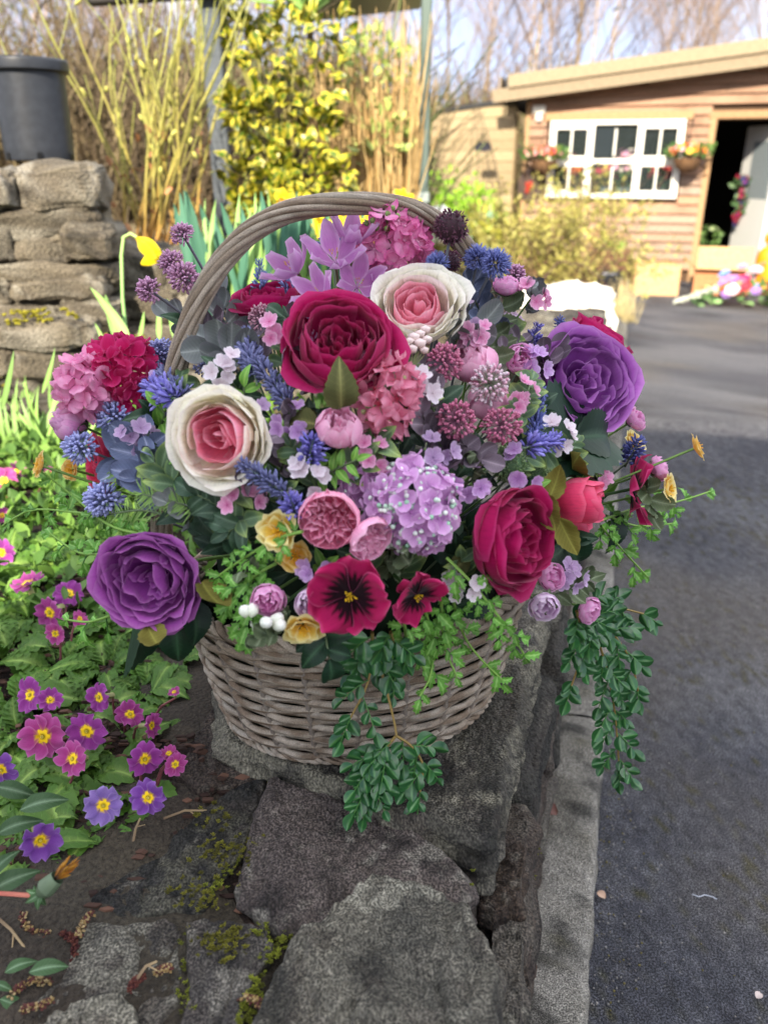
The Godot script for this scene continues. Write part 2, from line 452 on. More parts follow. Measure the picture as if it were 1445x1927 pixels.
# ---------- leaves: along +Y, face towards +Z, length 1 ----------
const LEAVES := {   # width, widest at, curl, fold, wave, teeth, tooth depth, quilting, colours middle, blade, edge
	"rose": [0.34, 0.85, -0.22, 0.12, 0.03, 13, 0.05, 0.0, "335238", "16351f", "1c3f26"],
	"olive": [0.36, 0.9, -0.25, 0.1, 0.05, 9, 0.05, 0.0, "7b7a48", "55572e", "656538"],
	"sepal": [0.3, 0.75, 0.25, 0.2, 0.05, 5, 0.05, 0.0, "86843c", "7a7430", "8e8a44"],
	"sepalsoft": [0.36, 0.8, 0.3, 0.2, 0.06, 5, 0.08, 0.0, "9aa886", "70805c", "8c9a78"],
	"grey": [0.38, 1.15, 0.3, 0.22, 0.05, 0, 0.0, 0.0, "a4aaa6", "8a908e", "a09ca4"],
	"dusk": [0.36, 1.15, 0.3, 0.2, 0.05, 0, 0.0, 0.0, "a898a4", "90808c", "ac9aa8"],
	"blue": [0.32, 1.1, 0.3, 0.2, 0.06, 0, 0.0, 0.0, "a8b0cc", "7c88a8", "9098bc"],
	"dark": [0.24, 0.85, -0.2, 0.1, 0.04, 0, 0.0, 0.0, "587058", "36523a", "446248"],
	"tipped": [0.26, 0.85, -0.15, 0.12, 0.03, 0, 0.0, 0.0, "7f9a72", "5d7c56", "a8c06a"],
	"bright": [0.22, 0.85, -0.15, 0.12, 0.03, 0, 0.0, 0.0, "86ac50", "5f8e36", "8cb450"],
	"ivy": [0.21, 0.85, -0.25, 0.14, 0.03, 4, 0.34, 0.0, "8cb862", "5f943a", "74a648"],
	"primrose": [0.27, 1.22, -0.45, 0.06, 0.07, 11, 0.05, 0.085, "84a44c", "527c28", "608a30"],
	"primrose2": [0.36, 1.1, -0.3, 0.04, 0.06, 11, 0.04, 0.085, "8aa850", "57802a", "648c32"],
	"smooth": [0.22, 1.0, -0.3, 0.1, 0.02, 0, 0.0, 0.0, "7a9472", "47663e", "4c6c44"],
	"blade": [0.04, 0.55, -0.12, 0.01, 0.0, 0, 0.0, 0.0, "86a45c", "769a4c", "7a9c50"],
	"gold": [0.3, 0.9, -0.2, 0.12, 0.05, 0, 0.0, 0.0, "4e6a1e", "9c9c26", "e2cc3c"],
	"waxy": [0.34, 1.2, 0.08, -0.2, 0.0, 0, 0.0, 0.0, "44743a", "26542a", "346634"],
}
func leafmesh(kind: String, variants := 5) -> ArrayMesh:
	var key := "leaf" + kind
	if not meshes.has(key):
		var a := []
		var f: Array = LEAVES[kind]
		var nu := 6; var nv := 12
		if f[7] > 0.0: nu = 10; nv = 22
		if f[5] > 6 and f[7] == 0.0: nv = f[5] * 2
		if f[5] == 4: nv = 8
		if kind == "waxy": nu = 6; nv = 9
		if kind == "gold" or kind == "blade": nu = 4; nv = 7
		for k in variants:
			var b := MB.new()
			var p := PackedVector3Array(); var col := PackedColorArray(); var uv := PackedVector2Array()
			var ph := rr(0, 6.28); var cw := rr(0.5, 1.6); var tw := rr(-0.5, 0.5); var lt := rr(0.78, 1.28)
			for j in nv + 1:
				var v := j / float(nv)
				var w: float = f[0] * pow(sin(PI * pow(v * 0.985 + 0.008, f[1])), 0.55 if kind in ["waxy", "grey", "dusk", "blue"] else 0.8)
				if f[5] > 0 and j > 0 and j < nv: w *= 1.0 + f[6] * (1.0 if j % 2 == 0 else -1.0)
				if kind.begins_with("primrose"): w = maxf(w, 0.035)
				for i in nu + 1:
					var u := i / float(nu) * 2.0 - 1.0
					var ang: float = f[2] * cw * v * 2.0
					var z: float = f[3] * (absf(u) if not kind in ["grey", "dusk", "blue"] else u * u) * w * 3.0 + f[4] * sin(v * 11.0 + u * 2.0 + ph) * absf(u) * 0.6
					if f[7] > 0.0:
						z += f[7] * 0.55 * sin((v - absf(u) * 0.2) * 44.0) * smoothstep(0.1, 0.4, absf(u)) + f[7] * 0.4 * sin(u * 15.0 + v * 9.0 + ph) * smoothstep(0.05, 0.3, v) - f[7] * 0.7 * exp(-u * u * 50.0)
					var px := u * w * (1.0 - 0.1 * absf(f[3]))
					var y: float = v - (f[6] * 0.25 * absf(u) if f[5] == 4 and j % 2 == 1 else 0.0)
					var q := Vector3(px, y, z)
					var lift := sin(ang * v) * v
					q.z += lift
					q.y -= absf(ang) * v * v * 0.25
					q.x += tw * 0.1 * v * v
					p.append(q)
					uv.append(Vector2(u * 0.5 * minf(1.0, w / f[0] + 0.1) + 0.5, v))
					var c := mixc(L(f[8]), L(f[9]), absf(u) * 3.2)
					if absf(u) > 0.9: c = mixc(c, L(f[10]), 0.4)
					if kind == "gold": c = mixc(L("4c6c20"), L("dccc44"), smoothstep(0.28, 0.7, absf(u) + 0.25 * sin(v * 9.0 + ph)))
					if kind == "tipped": c = mixc(c, L(f[10]), smoothstep(0.55, 1.0, v))
					col.append(Color(c.r * lt, c.g * lt, c.b * lt))
			b.grid(p, nu + 1, col, uv)
			a.append(b.mesh())
		meshes[key] = a
	return meshes[key][rng.randi() % meshes[key].size()]
func leafmat(kind: String) -> StandardMaterial3D:
	if kind == "waxy": return mat("wax")
	if kind in ["grey", "dusk", "blue", "sepal", "sepalsoft", "olive"]: return mat("leafsoft")
	if kind in ["ivy", "bright"]: return mat("thinleaf")
	if kind.begins_with("primrose") or kind == "smooth": return mat("living")
	if kind == "blade": return mat("thinleaf")
	return mat("leaf")
func leaf(o: Node3D, kind: String, a: Vector3, b: Vector3, up := Vector3(0, 0.5, 0.9), called := "leaf") -> void:   # world points
	part(o, called, leafmesh(kind), leafmat(kind), o.transform.affine_inverse() * along(a, b, up))
# a stem with leaves in pairs along it
func spray(kind: String, pts: Array, n: int, ll: float, label: String, called := "leaf_spray", category := "foliage", group := "", stemc := "5a6a4a", first := 0.1) -> Node3D:
	var o := thing(called, label, category, Transform3D(Basis(), pts[0]), group)
	var cv := Curve3D.new()
	for k in pts.size():
		var tan_: Vector3 = (pts[mini(k + 1, pts.size() - 1)] - pts[maxi(k - 1, 0)]) * 0.25
		cv.add_point(pts[k] - pts[0], -tan_, tan_)
	var len := cv.get_baked_length()
	var path := PackedVector3Array()
	for k in 13: path.append(cv.sample_baked(len * k / 12.0, true))
	var b := MB.new()
	b.tube(path, 0.0016, 0.0009, 5, L(stemc), L(stemc, 1.2))
	part(o, "stem", b.mesh(), mat("stem"))
	for k in n:
		var f := lerpf(first, 1.0, k / float(maxi(n - 1, 1)))
		var p := cv.sample_baked(len * f, true)
		var d := (cv.sample_baked(minf(len, len * f + 0.004), true) - cv.sample_baked(maxf(0.0, len * f - 0.004), true)).normalized()
		var view := Vector3(rr(-0.3, 0.3), 0.5, 0.85)
		var s := d.cross(view).normalized() * (1.0 if k % 2 == 0 else -1.0)
		var dir := (d * rr(0.35, 0.8) + s * rr(0.6, 1.0) + view * rr(-0.15, 0.55)).normalized()
		if k == n - 1: dir = d
		var l := ll * rr(0.75, 1.15)
		part(o, "leaf", leafmesh(kind), leafmat(kind), along(p, p + dir * l, view + Vector3(rr(-0.4, 0.4), rr(-0.3, 0.3), 0.2)))
	return o
# a trailing stem with side twigs of leaves
func trailer(kind: String, pts: Array, twigs: int, per: int, tl: float, ll: float, label: String, category := "foliage", group := "", stemc := "7a6a3c", spread := 1.0, called := "trailing_spray") -> Node3D:
	var o := thing(called, label, category, Transform3D(Basis(), pts[0]), group)
	var cv := Curve3D.new()
	for k in pts.size():
		var tan_: Vector3 = (pts[mini(k + 1, pts.size() - 1)] - pts[maxi(k - 1, 0)]) * 0.25
		cv.add_point(pts[k] - pts[0], -tan_, tan_)
	var len := cv.get_baked_length()
	var path := PackedVector3Array()
	for k in 17: path.append(cv.sample_baked(len * k / 16.0, true))
	var b := MB.new()
	b.tube(path, 0.0018, 0.0012, 5, L(stemc), L(stemc))
	for k in twigs:
		var f := lerpf(0.06, 1.0, (k + rr(0.0, 0.5)) / float(twigs))
		var p := cv.sample_baked(len * f, true)
		var d := (cv.sample_baked(minf(len, len * f + 0.01), true) - cv.sample_baked(maxf(0.0, len * f - 0.01), true)).normalized()
		var view := Vector3(0.0, 0.45, 0.9)
		var s := d.cross(view).normalized() * (1.0 if k % 2 == 0 else -1.0)
		var dir := (d * rr(0.3, 0.9) + s * rr(0.3, 1.0) * spread + view * rr(-0.1, 0.5) + Vector3.DOWN * 0.25).normalized()
		if k == twigs - 1: dir = d
		var tw := PackedVector3Array()
		var l := tl * rr(0.7, 1.2)
		for q in 5: tw.append(p + dir * l * q / 4.0 + Vector3.DOWN * l * 0.25 * pow(q / 4.0, 2))
		b.tube(tw, 0.001, 0.0006, 4, L("3f6a35"), L("4c7a3a"))
		for q in per:
			var g := (q + 1.0) / per
			var pp := tw[0].lerp(tw[4], g) + Vector3.DOWN * l * 0.25 * (g * g - g)
			var td := (tw[4] - tw[0]).normalized()
			var ts := td.cross(view).normalized() * (1.0 if q % 2 == 0 else -1.0)
			var ld := (td * rr(0.5, 1.0) + ts * rr(0.5, 1.0) + view * rr(-0.3, 0.5)).normalized()
			if q == per - 1: ld = td
			part(o, "leaf", leafmesh(kind), leafmat(kind), along(pp, pp + ld * ll * rr(0.6, 1.2), view + Vector3(rr(-0.5, 0.5), rr(-0.3, 0.3), 0)))
	part(o, "stem", b.mesh(), mat("stem"))
	return o
# a ball of small rods or beads on stalks
func globe(hues: Array, pos: Vector3, r: float, face: Vector3, label: String, form := "rod", group := "", called := "allium_head") -> Node3D:
	var o := thing(called, label, "flower", Transform3D(aim(face, rr(0, 6)).scaled(Vector3.ONE * r * Vector3(rr(0.94, 1.06), rr(0.88, 1.04), 1.0)), pos), group)
	var key := "globe%s%s%d" % [form, hues[0], rng.randi() % 3]
	if not meshes.has(key):
		var b := MB.new()
		var n: int = {"rod": 125, "bead": 130, "dense": 420, "thistle": 150}[form]
		var low: float = {"rod": -0.35, "bead": -0.45, "dense": -0.97, "thistle": -0.25}[form]
		for k in n:
			var y := lerpf(1.0, low, (k + 0.5) / n)
			var a := k * 2.39996
			var d := Vector3(sqrt(1 - y * y) * cos(a), y, sqrt(1 - y * y) * sin(a))
			d = (d + Vector3(rr(-1, 1), rr(-1, 1), rr(-1, 1)) * 0.13).normalized()
			if rng.randf() < 0.06: continue
			var q := rr(0.78, 1.08)
			var c0 := L(hues[0]); var c1 := mixc(L(hues[1]), L(hues[2]), rng.randf())
			match form:
				"rod":
					b.tube(PackedVector3Array([d * 0.12, d * 0.55 * q]), 0.018, 0.02, 3, c0, c0)
					b.bead(d * 0.5 * q, d * q, 0.088, mixc(c0, c1, 0.5), c1)
				"bead":
					b.tube(PackedVector3Array([d * 0.12, d * 0.8 * q]), 0.02, 0.022, 3, c0, mixc(c0, c1, 0.5))
					b.bead(d * 0.72 * q, d * q * 1.02, 0.082, c1, c1, 5)
				"dense":
					for w in 3:
						var e := d + Vector3(rr(-1, 1), rr(-1, 1), rr(-1, 1)) * 0.09
						b.bead(d * 0.8, e * q, 0.03, c0, c1, 3)
				"thistle":
					b.bead(d * 0.15, d * q, 0.05, c0, c1, 3)
					var e2 := (d + Vector3(rr(-1, 1), rr(-1, 1), rr(-1, 1)) * 0.2).normalized()
					b.bead(d * 0.5, e2 * q, 0.034, c1, c1, 3)
		meshes[key] = b.mesh()
	var fl := part(o, "florets", meshes[key], mat("latex"))
	fl.set_meta("kind", "stuff")
	if form == "dense":
		var sm := SphereMesh.new()
		sm.radius = 0.8; sm.height = 1.6; sm.radial_segments = 16; sm.rings = 8
		var cm := mat("latex").duplicate() as StandardMaterial3D
		cm.vertex_color_use_as_albedo = false
		cm.albedo_color = Color(hues[0])
		part(o, "core", sm, cm)
	stem(o, 0.0017, L("6a6c74"))
	return o
func lavender(a: Vector3, b: Vector3, wid: float, hues: Array, label: String, group := "") -> Node3D:
	var l := a.distance_to(b)
	var o := thing("lavender_spike", label, "flower", along(a, b, Vector3(0, 0.4, 0.9)), group)
	var m := MB.new()
	var w := wid / l
	m.tube(PackedVector3Array([Vector3(0, -0.25, -0.02), Vector3(0, 0.5, 0), Vector3(0, 0.96, 0)]), w * 0.08, w * 0.06, 4, L("6a7a62"), L("6a7a82"))
	var rows := int(clampf(l / 0.0042, 7, 34))
	for k in rows:
		var y := (k + 0.3) / rows
		var s := w * (1.0 - 0.55 * pow(y, 3)) * rr(0.6, 1.2)
		for q in 8:
			var g := TAU * q / 8 + k * 0.7 + rr(-0.2, 0.2)
			var d := Vector3(cos(g), 0, sin(g))
			var p := Vector3(0, y + rr(-0.25, 0.25) / rows, 0) + d * s * 0.15
			var c := mixc(L(hues[0]), L(hues[1]), rng.randf())
			m.bead(p, p + d * s * rr(0.7, 1.0) + Vector3.UP * (0.9 / rows + s * 0.35), s * 0.14, c, mixc(c, L(hues[2]), 0.5), 4)
			if rng.randf() < 0.25: m.bead(p + d * s * 0.5, p + d * s * 1.2 + Vector3.UP * s * 0.2, s * 0.11, L(hues[2]), L(hues[2]), 4)
	part(o, "florets", m.mesh(), mat("latex")).set_meta("kind", "stuff")
	stem(o, 0.0013, L("5c6c54"))
	return o
# flat little flowers of n petals, as one mesh
func blossom(n: int, wid: float, notch: float, cup: float, ruf: float, cols: Array, key: String, streak := 0.0) -> ArrayMesh:
	var k := key + str(rng.randi() % 3)
	if meshes.has(k): return meshes[k]
	var b := MB.new()
	for q in n:
		b.add(fpetal(wid, notch, cup, ruf, cols, streak, 5, 5), Transform3D(Basis(UP, TAU * q / n + rr(-0.1, 0.1)) * Basis(Vector3(0, 0, 1), rr(-0.1, 0.15)), Vector3(0, 0.01 * q, 0)))
	b.bead(Vector3.ZERO, Vector3(0, 0.16, 0), 0.09, cols[0], cols[0], 6)
	meshes[k] = b.mesh()
	return meshes[k]
# a head of many florets set over a ball
func cluster(pos: Vector3, r: float, face: Vector3, n: int, fr: float, fl: Callable, label: String, cover := -0.1, berries := 0, group := "", called := "hydrangea_head", bcols := ["7fc2a0", "c8e2d2", "e6ece4"], squash := Vector3.ONE) -> Node3D:
	var o := thing(called, label, "flower", Transform3D(aim(face), pos), group)
	for k in n:
		var y := lerpf(1.0, cover, (k + 0.5) / n)
		var a := k * 2.39996 + rr(-0.2, 0.2)
		var d := Vector3(sqrt(1 - y * y) * cos(a), y, sqrt(1 - y * y) * sin(a))
		var q := rr(0.86, 1.05)
		part(o, "floret", fl.call(), mat("petal"), Transform3D(aim((d + Vector3(rr(-1, 1), rr(-1, 1), rr(-1, 1)) * 0.35), rr(0, 6)).scaled(Vector3.ONE * fr * rr(0.8, 1.12)), d * squash * r * q))
	var b := MB.new()
	for k in n:
		var y := lerpf(1.0, cover, (k + 0.5) / n)
		var a := k * 2.39996
		var d := Vector3(sqrt(1 - y * y) * cos(a), y, sqrt(1 - y * y) * sin(a)) * squash
		b.tube(PackedVector3Array([Vector3.ZERO, d * r * 0.9]), 0.0011, 0.0009, 3, L("6a8a58"), L("7a9a6a"))
	part(o, "stalks", b.mesh(), mat("stem")).set_meta("kind", "stuff")
	if berries:
		var c := MB.new()
		for k in berries:
			var d := Vector3(rr(-1, 1), rr(cover, 1), rr(-1, 1)).normalized()
			var q := r * rr(0.84, 1.0)
			var col := mixc(mixc(L(bcols[0]), L(bcols[1]), rng.randf() * 1.4), L(bcols[2]), 0.0 if rng.randf() < 0.5 else 0.9)
			c.tube(PackedVector3Array([Vector3.ZERO, d * q]), 0.0009, 0.0009, 3, L("6fa284"), L("7fb094"))
			c.bead(d * q * 0.99, d * (q + 0.0065), 0.0026, L(bcols[0]), col, 6)
		part(o, "berries", c.mesh(), mat("latex")).set_meta("kind", "stuff")
	stem(o, 0.002, L("587a48"))
	return o
func pansy(pos: Vector3, r: float, face: Vector3, spin: float, label: String, n := 5) -> Node3D:
	var o := thing("pansy", label, "flower", Transform3D(aim(face, spin).scaled(Vector3.ONE * r), pos))
	var cols := [L("20040f"), L("8a0a3c"), L("b81e5c"), L("d65c8c")]
	for k in n:
		if not meshes.has("pansy%d" % k): meshes["pansy%d" % k] = fpetal(0.60, 0.09, 0.16, 0.11, cols, 0.26, 26, 12, 0.42).mesh()
		part(o, "petal", meshes["pansy%d" % k], mat("petal"), Transform3D(Basis(UP, TAU * k / n) * Basis(Vector3(0, 0, 1), [0.22, -0.06, 0.12, -0.12, 0.16][k % 5]) * Basis.from_scale(Vector3.ONE * [1.08, 0.92, 1.0, 0.95, 1.04][k % 5]), Vector3(0, 0.035 * (k % 3), 0)))
	part(o, "stamens", stamens(16, 0.14, 0.2, L("c9a21c"), L("e0b61e")), mat("latex"))
	stem(o, 0.002, L("3c5a2c"))
	return o
func starflower(pos: Vector3, r: float, face: Vector3, label: String, cols: Array, group := "") -> Node3D:
	var o := thing("star_flower", label, "flower", Transform3D(aim(face, rr(0, 1)).scaled(Vector3.ONE * r), pos), group)
	for k in 6:
		var key := "star%d" % (k % 3)
		if not meshes.has(key): meshes[key] = fpetal(0.27, -0.1, 0.5, 0.02, cols, 0.0, 5, 8, 0.6).mesh()
		part(o, "petal", meshes[key], mat("petal"), Transform3D(Basis(UP, TAU * k / 6) * Basis(Vector3(0, 0, 1), 0.28 + rr(-0.12, 0.12)), Vector3(0, 0.02 * (k % 2), 0)))
	part(o, "stamens", stamens(6, 0.12, 0.42, L("e8e0e8"), L("d8a83c")), mat("latex"))
	stem(o, 0.002, L("6a6a4c"))
	return o
# ---------- the basket ----------
func wick(p: Vector3) -> Color:
	var a := nz(p, 38.0); var b := nf(p, 160.0)
	var c := mixc(L("a28c74"), L("e0d0ba"), 0.5 + a * 1.7)
	c = mixc(c, L("e2d8c6"), smoothstep(0.18, 0.5, nz(p + Vector3(7, 3, 1), 55.0)) * 0.7)
	return mixc(c, L("4c3c30"), smoothstep(0.2, 0.5, b) * 0.5)
func basket() -> void:
	var o := thing("wicker_basket", "oval whitewashed wicker basket with tall twisted handle, standing on the wall and full of flowers", "basket", Transform3D(Basis(UP, 0.35), Vector3(-0.03, 0.503, -0.93)))
	var prof := func(y: float) -> Vector2:
		var t := y / 0.19
		return Vector2(lerpf(0.182, 0.224, pow(t, 0.75)) , lerpf(0.14, 0.178, pow(t, 0.75)))
	var ns := 22
	for k in ns:
		var a := TAU * (k + 0.5) / ns
		var pth := PackedVector3Array()
		for q in 8:
			var y := 0.19 * q / 7.0
			var e: Vector2 = prof.call(y)
			pth.append(Vector3(e.x * cos(a), y, e.y * sin(a)))
		var b := MB.new()
		b.tube(pth, 0.0042, 0.0038, 6, L("a89a8a"), L("b8aca0"))
		part(o, "stake", b.mesh(), mat("wicker"))
	for row in 18:
		var b := MB.new()
		var p := PackedVector3Array(); var col := PackedColorArray()
		var y0 := 0.011 + row * 0.0103
		var sides := 8
		var seg := 264
		var br := rr(0, 6.28)
		for j in seg + 1:
			var a := TAU * j / seg
			var wv := cos(a * ns / 2.0 + PI * row + PI / 2 * 0.0)
			var slope := 0.0026 * sin(a * ns / 2.0 + PI * row + 0.9) + 0.0016 * nz(Vector3(cos(a) * 2, row, sin(a) * 2), 1.4)
			var e: Vector2 = prof.call(y0)
			var off := 0.0056 * wv
			var cc := Vector3((e.x + off) * cos(a), y0 + slope, (e.y + off) * sin(a))
			var out := Vector3(cos(a) / e.x, 0.0, sin(a) / e.y).normalized()
			var thick := 0.0053 + 0.0012 * nz(Vector3(cos(a) * 9, row * 3, sin(a) * 9), 1.0)
			for i in sides + 1:
				var g := TAU * i / sides
				var q := cc + out * cos(g) * thick * 0.72 + UP * sin(g) * thick
				p.append(q)
				var sp := Vector3(cos(a + br) * 0.05, row * 0.31, sin(a + br) * 0.05)
				var cl := wick(Vector3(a * 0.07, row * 0.21, g * 0.004))
				col.append(cl)
		b.grid(p, sides + 1, col)
		part(o, "weaver", b.mesh(), mat("wicker"))
	# twisted borders at foot and rim
	for edge in 2:
		for k in 3:
			var b := MB.new()
			var p := PackedVector3Array()
			var y0 := 0.004 if edge == 0 else 0.192
			var e: Vector2 = prof.call(y0)
			for j in 241:
				var a := TAU * j / 240
				var g := a * 26 + TAU * k / 3
				var rr0 := 0.0035 if edge == 0 else 0.006
				p.append(Vector3((e.x + 0.003 + rr0 * cos(g)) * cos(a), y0 + rr0 * sin(g) * 0.8, (e.y + 0.003 + rr0 * cos(g)) * sin(a)))
			b.tube(p, 0.0028 if edge == 0 else 0.0045, 0.0028 if edge == 0 else 0.0045, 6, Color.WHITE, Color.WHITE, true)
			for q in b.v.size(): b.c[q] = wick(Vector3(q / 7 * 0.002, k, edge * 3))
			part(o, "border_rod", b.mesh(), mat("wicker"))
	var li := MB.new()
	var lp := PackedVector3Array(); var lc := PackedColorArray()
	for j in 6:
		for i in 49:
			var y := 0.006 + 0.178 * j / 5.0
			var e: Vector2 = prof.call(y)
			var a := TAU * i / 48
			lp.append(Vector3((e.x - 0.011) * cos(a), y, (e.y - 0.011) * sin(a))); lc.append(L("10261c"))
	li.grid(lp, 49, lc)
	part(o, "liner", li.mesh(), mat("plastic"))
	var base := MB.new()
	var bp := PackedVector3Array(); var bc := PackedColorArray()
	for j in 2:
		for i in 49:
			var a := TAU * i / 48
			bp.append(Vector3(0.178 * j * cos(a), 0.006, 0.137 * j * sin(a))); bc.append(L("6a5a4a"))
	base.grid(bp, 49, bc)
	part(o, "base", base.mesh(), mat("wicker"))
	# handle: eight rods twisted round an arch
	var arch := func(s: float) -> Vector3:
		var c := cos(PI * s)
		return Vector3(-0.25 * signf(c) * pow(absf(c), 0.74), 0.13 + 0.508 * pow(sin(PI * s), 0.86), -0.025 * sin(PI * s) + 0.004)
	for k in 9:
		var b := MB.new()
		var p := PackedVector3Array()
		for j in 141:
			var s := 0.004 + 0.992 * j / 140.0
			var c: Vector3 = arch.call(s)
			var d: Vector3 = ((arch.call(minf(1.0, s + 0.004)) - arch.call(maxf(0.0, s - 0.004))) as Vector3).normalized()
			var sd := d.cross(Vector3(0, 0, 1)).normalized()
			var u2 := d.cross(sd)
			var g := TAU * k / 9 + s * TAU * 2.1
			p.append(c + (sd * cos(g) + u2 * sin(g)) * 0.0090)
		b.tube(p, 0.0037, 0.0034, 8, Color.WHITE, Color.WHITE)
		for q in b.v.size(): b.c[q] = mixc(wick(Vector3(q / 9 * 0.0016, k * 0.8, (q % 9) * 0.004)), L("9c8a74"), 0.3)
		part(o, "handle_rod", b.mesh(), mat("wicker"))
	# the dark foam and leaf filler the stems are pushed into
	var foam := thing("flower_foam", "dark green foam mound inside the basket that holds the flower stems", "flower foam", Transform3D(Basis(UP, 0.35), Vector3(-0.03, 0.66, -0.94)))
	var f := MB.new()
	var fp := PackedVector3Array(); var fc := PackedColorArray()
	for j in 17:
		for i in 41:
			var a := TAU * i / 40; var e := (PI / 2) * j / 16.0
			var d := Vector3(cos(e) * cos(a), sin(e), cos(e) * sin(a))
			fp.append(d * Vector3(0.19, 0.2, 0.15) * (1.0 + 0.12 * nz(d, 3.0))); fc.append(mixc(L("0e1810"), L("1c2c1a"), nf(d, 20.0) + 0.5))
	f.grid(fp, 41, fc)
	part(foam, "mound", f.mesh(), mat("moss"))

# ---------- stones ----------
func stonecol(q: Vector3, pal: Array, sd: float) -> Color:
	# base, second tone, lichen, how much lichen, moss
	var c := mixc(L(pal[0], 1.85), L(pal[1], 1.85), 0.5 + nz(q + Vector3(sd, 0, 0), 5.0) * 1.2)
	c = mixc(c, L(pal[0], 0.55), smoothstep(0.1, 0.5, nz(q + Vector3(0, sd, 3), 9.0)) * 0.8)
	c = mixc(c, L("6e6258"), smoothstep(0.1, 0.45, nz(q + Vector3(5, sd, 9), 14.0)) * 0.35)
	var lich := nz(q + Vector3(sd * 2, 1, 5), 4.5) + 0.55 * nf(q, 26.0)
	c = mixc(c, L(pal[2]), smoothstep(0.3 - pal[3], 0.5 - pal[3] * 0.7, lich) * 0.75)
	var fine := nf(q + Vector3(3, 3, sd), 48.0) + 0.5 * nz(q, 12.0)
	c = mixc(c, L("a8a292"), smoothstep(0.3, 0.75, fine + pal[3] * 0.6) * 0.4)
	return mixc(c, L("15130f"), smoothstep(0.3, 0.7, nf(q + Vector3(9, 3, sd), 40.0)) * 0.45)
# a flat-topped stone with the given outline (world points at its top)
func slab(parent: Node3D, outline: Array, thick: float, slope: Vector2, pal: Array, sd: float, dense := 1.0, bev := 0.012, strata := 1.0, amp := 1.0) -> void:
	var n := int(120 * dense); var rings := int(38 * dense)
	var c := Vector3.ZERO
	var cv := Curve3D.new()
	for q in outline: c += q / outline.size()
	for k in outline.size() + 1:
		var a: Vector3 = outline[(k - 1 + outline.size()) % outline.size()]; var q: Vector3 = outline[k % outline.size()]; var z: Vector3 = outline[(k + 1) % outline.size()]
		var tn := (z - a) * 0.03
		cv.add_point(q, -tn, tn)
	var len := cv.get_baked_length()
	var p := PackedVector3Array(); var col := PackedColorArray()
	var rim := []
	for i in n + 1:
		var q := cv.sample_baked(len * (i % n) / n, true)
		var out := (q - c); out.y = 0
		rim.append(q + out.normalized() * (0.009 * nz(q + Vector3(sd, 0, 0), 16.0) + 0.0045 * nf(q, 50.0)))
	var side_rows := 12
	for j in rings + side_rows:
		for i in n + 1:
			var e: Vector3 = rim[i]
			var q: Vector3
			if j < rings:
				var s := pow(j / float(rings - 1), 0.85)
				q = c.lerp(e, s)
				var d := q - c
				q.y += slope.x * d.x + slope.y * d.z
				q.y += amp * (0.009 * nz(q + Vector3(sd, 0, 0), 6.0) + 0.004 * nf(q + Vector3(sd, 0, 0), 20.0) + 0.0028 * nf(q, 80.0))
				# thin ledges where the slate has split
				for lv in 3: q.y += amp * 0.0035 * smoothstep(0.0, 0.025, nz(q + Vector3(lv * 3.1, sd, 0), 4.0 + lv * 1.5) + 0.04 * nf(q, 30.0) - 0.06 * lv)
				var b := maxf(0.0, (s - 0.94) / 0.06)
				q.y -= bev * b * b
			else:
				var s2 := (j - rings + 1) / float(side_rows)
				var d2 := e - c; d2.y = 0
				var lay := 0.0
				q = e
				var dd := e - c
				q.y = e.y + slope.x * dd.x + slope.y * dd.z - bev - thick * s2 + amp * 0.011 * nz(Vector3(e.x + sd, e.y, e.z), 7.0)
				lay = strata * (0.007 * sin(q.y * 190.0 + nz(e, 6.0) * 4.0) + 0.006 * nf(Vector3(q.x, q.y * 5.0, q.z), 12.0))
				q += d2.normalized() * (lay - 0.006 * s2)
			p.append(q)
			var cc := stonecol(q, pal, sd)
			col.append(cc)
	var m := MB.new()
	m.grid(p, n + 1, col)
	part(parent, "stone", m.mesh(), mat("stone"))
# a rough block centred at the origin
func rock(size: Vector3, sd: float, pal: Array, res := 14, power := 0.55) -> ArrayMesh:
	var m := MB.new()
	for ax in 3:
		for sg in [-1.0, 1.0]:
			var p := PackedVector3Array(); var col := PackedColorArray()
			for j in res + 1:
				for i in res + 1:
					var d := Vector3.ZERO
					d[ax] = sg
					d[(ax + 1) % 3] = tan((i / float(res) - 0.5) * PI / 2) * sg
					d[(ax + 2) % 3] = tan((j / float(res) - 0.5) * PI / 2)
					var s := d.normalized()
					var q := Vector3(signf(s.x) * pow(absf(s.x), power), signf(s.y) * pow(absf(s.y), power), signf(s.z) * pow(absf(s.z), power)) * size * 0.5 * 1.05
					var nn := q + Vector3(sd * 1.7, sd, 0)
					q += s * size.length() * (0.075 * nz(nn, 3.2 / maxf(size.length(), 0.1)) + 0.035 * N2.get_noise_3d(nn.x * 12, nn.y * 55, nn.z * 12) * 0.6 + 0.012 * nf(nn, 60.0))
					p.append(q)
					col.append(stonecol(q + Vector3(sd, sd * 0.3, 0), pal, sd))
			m.grid(p, res + 1, col)
	return m.mesh()

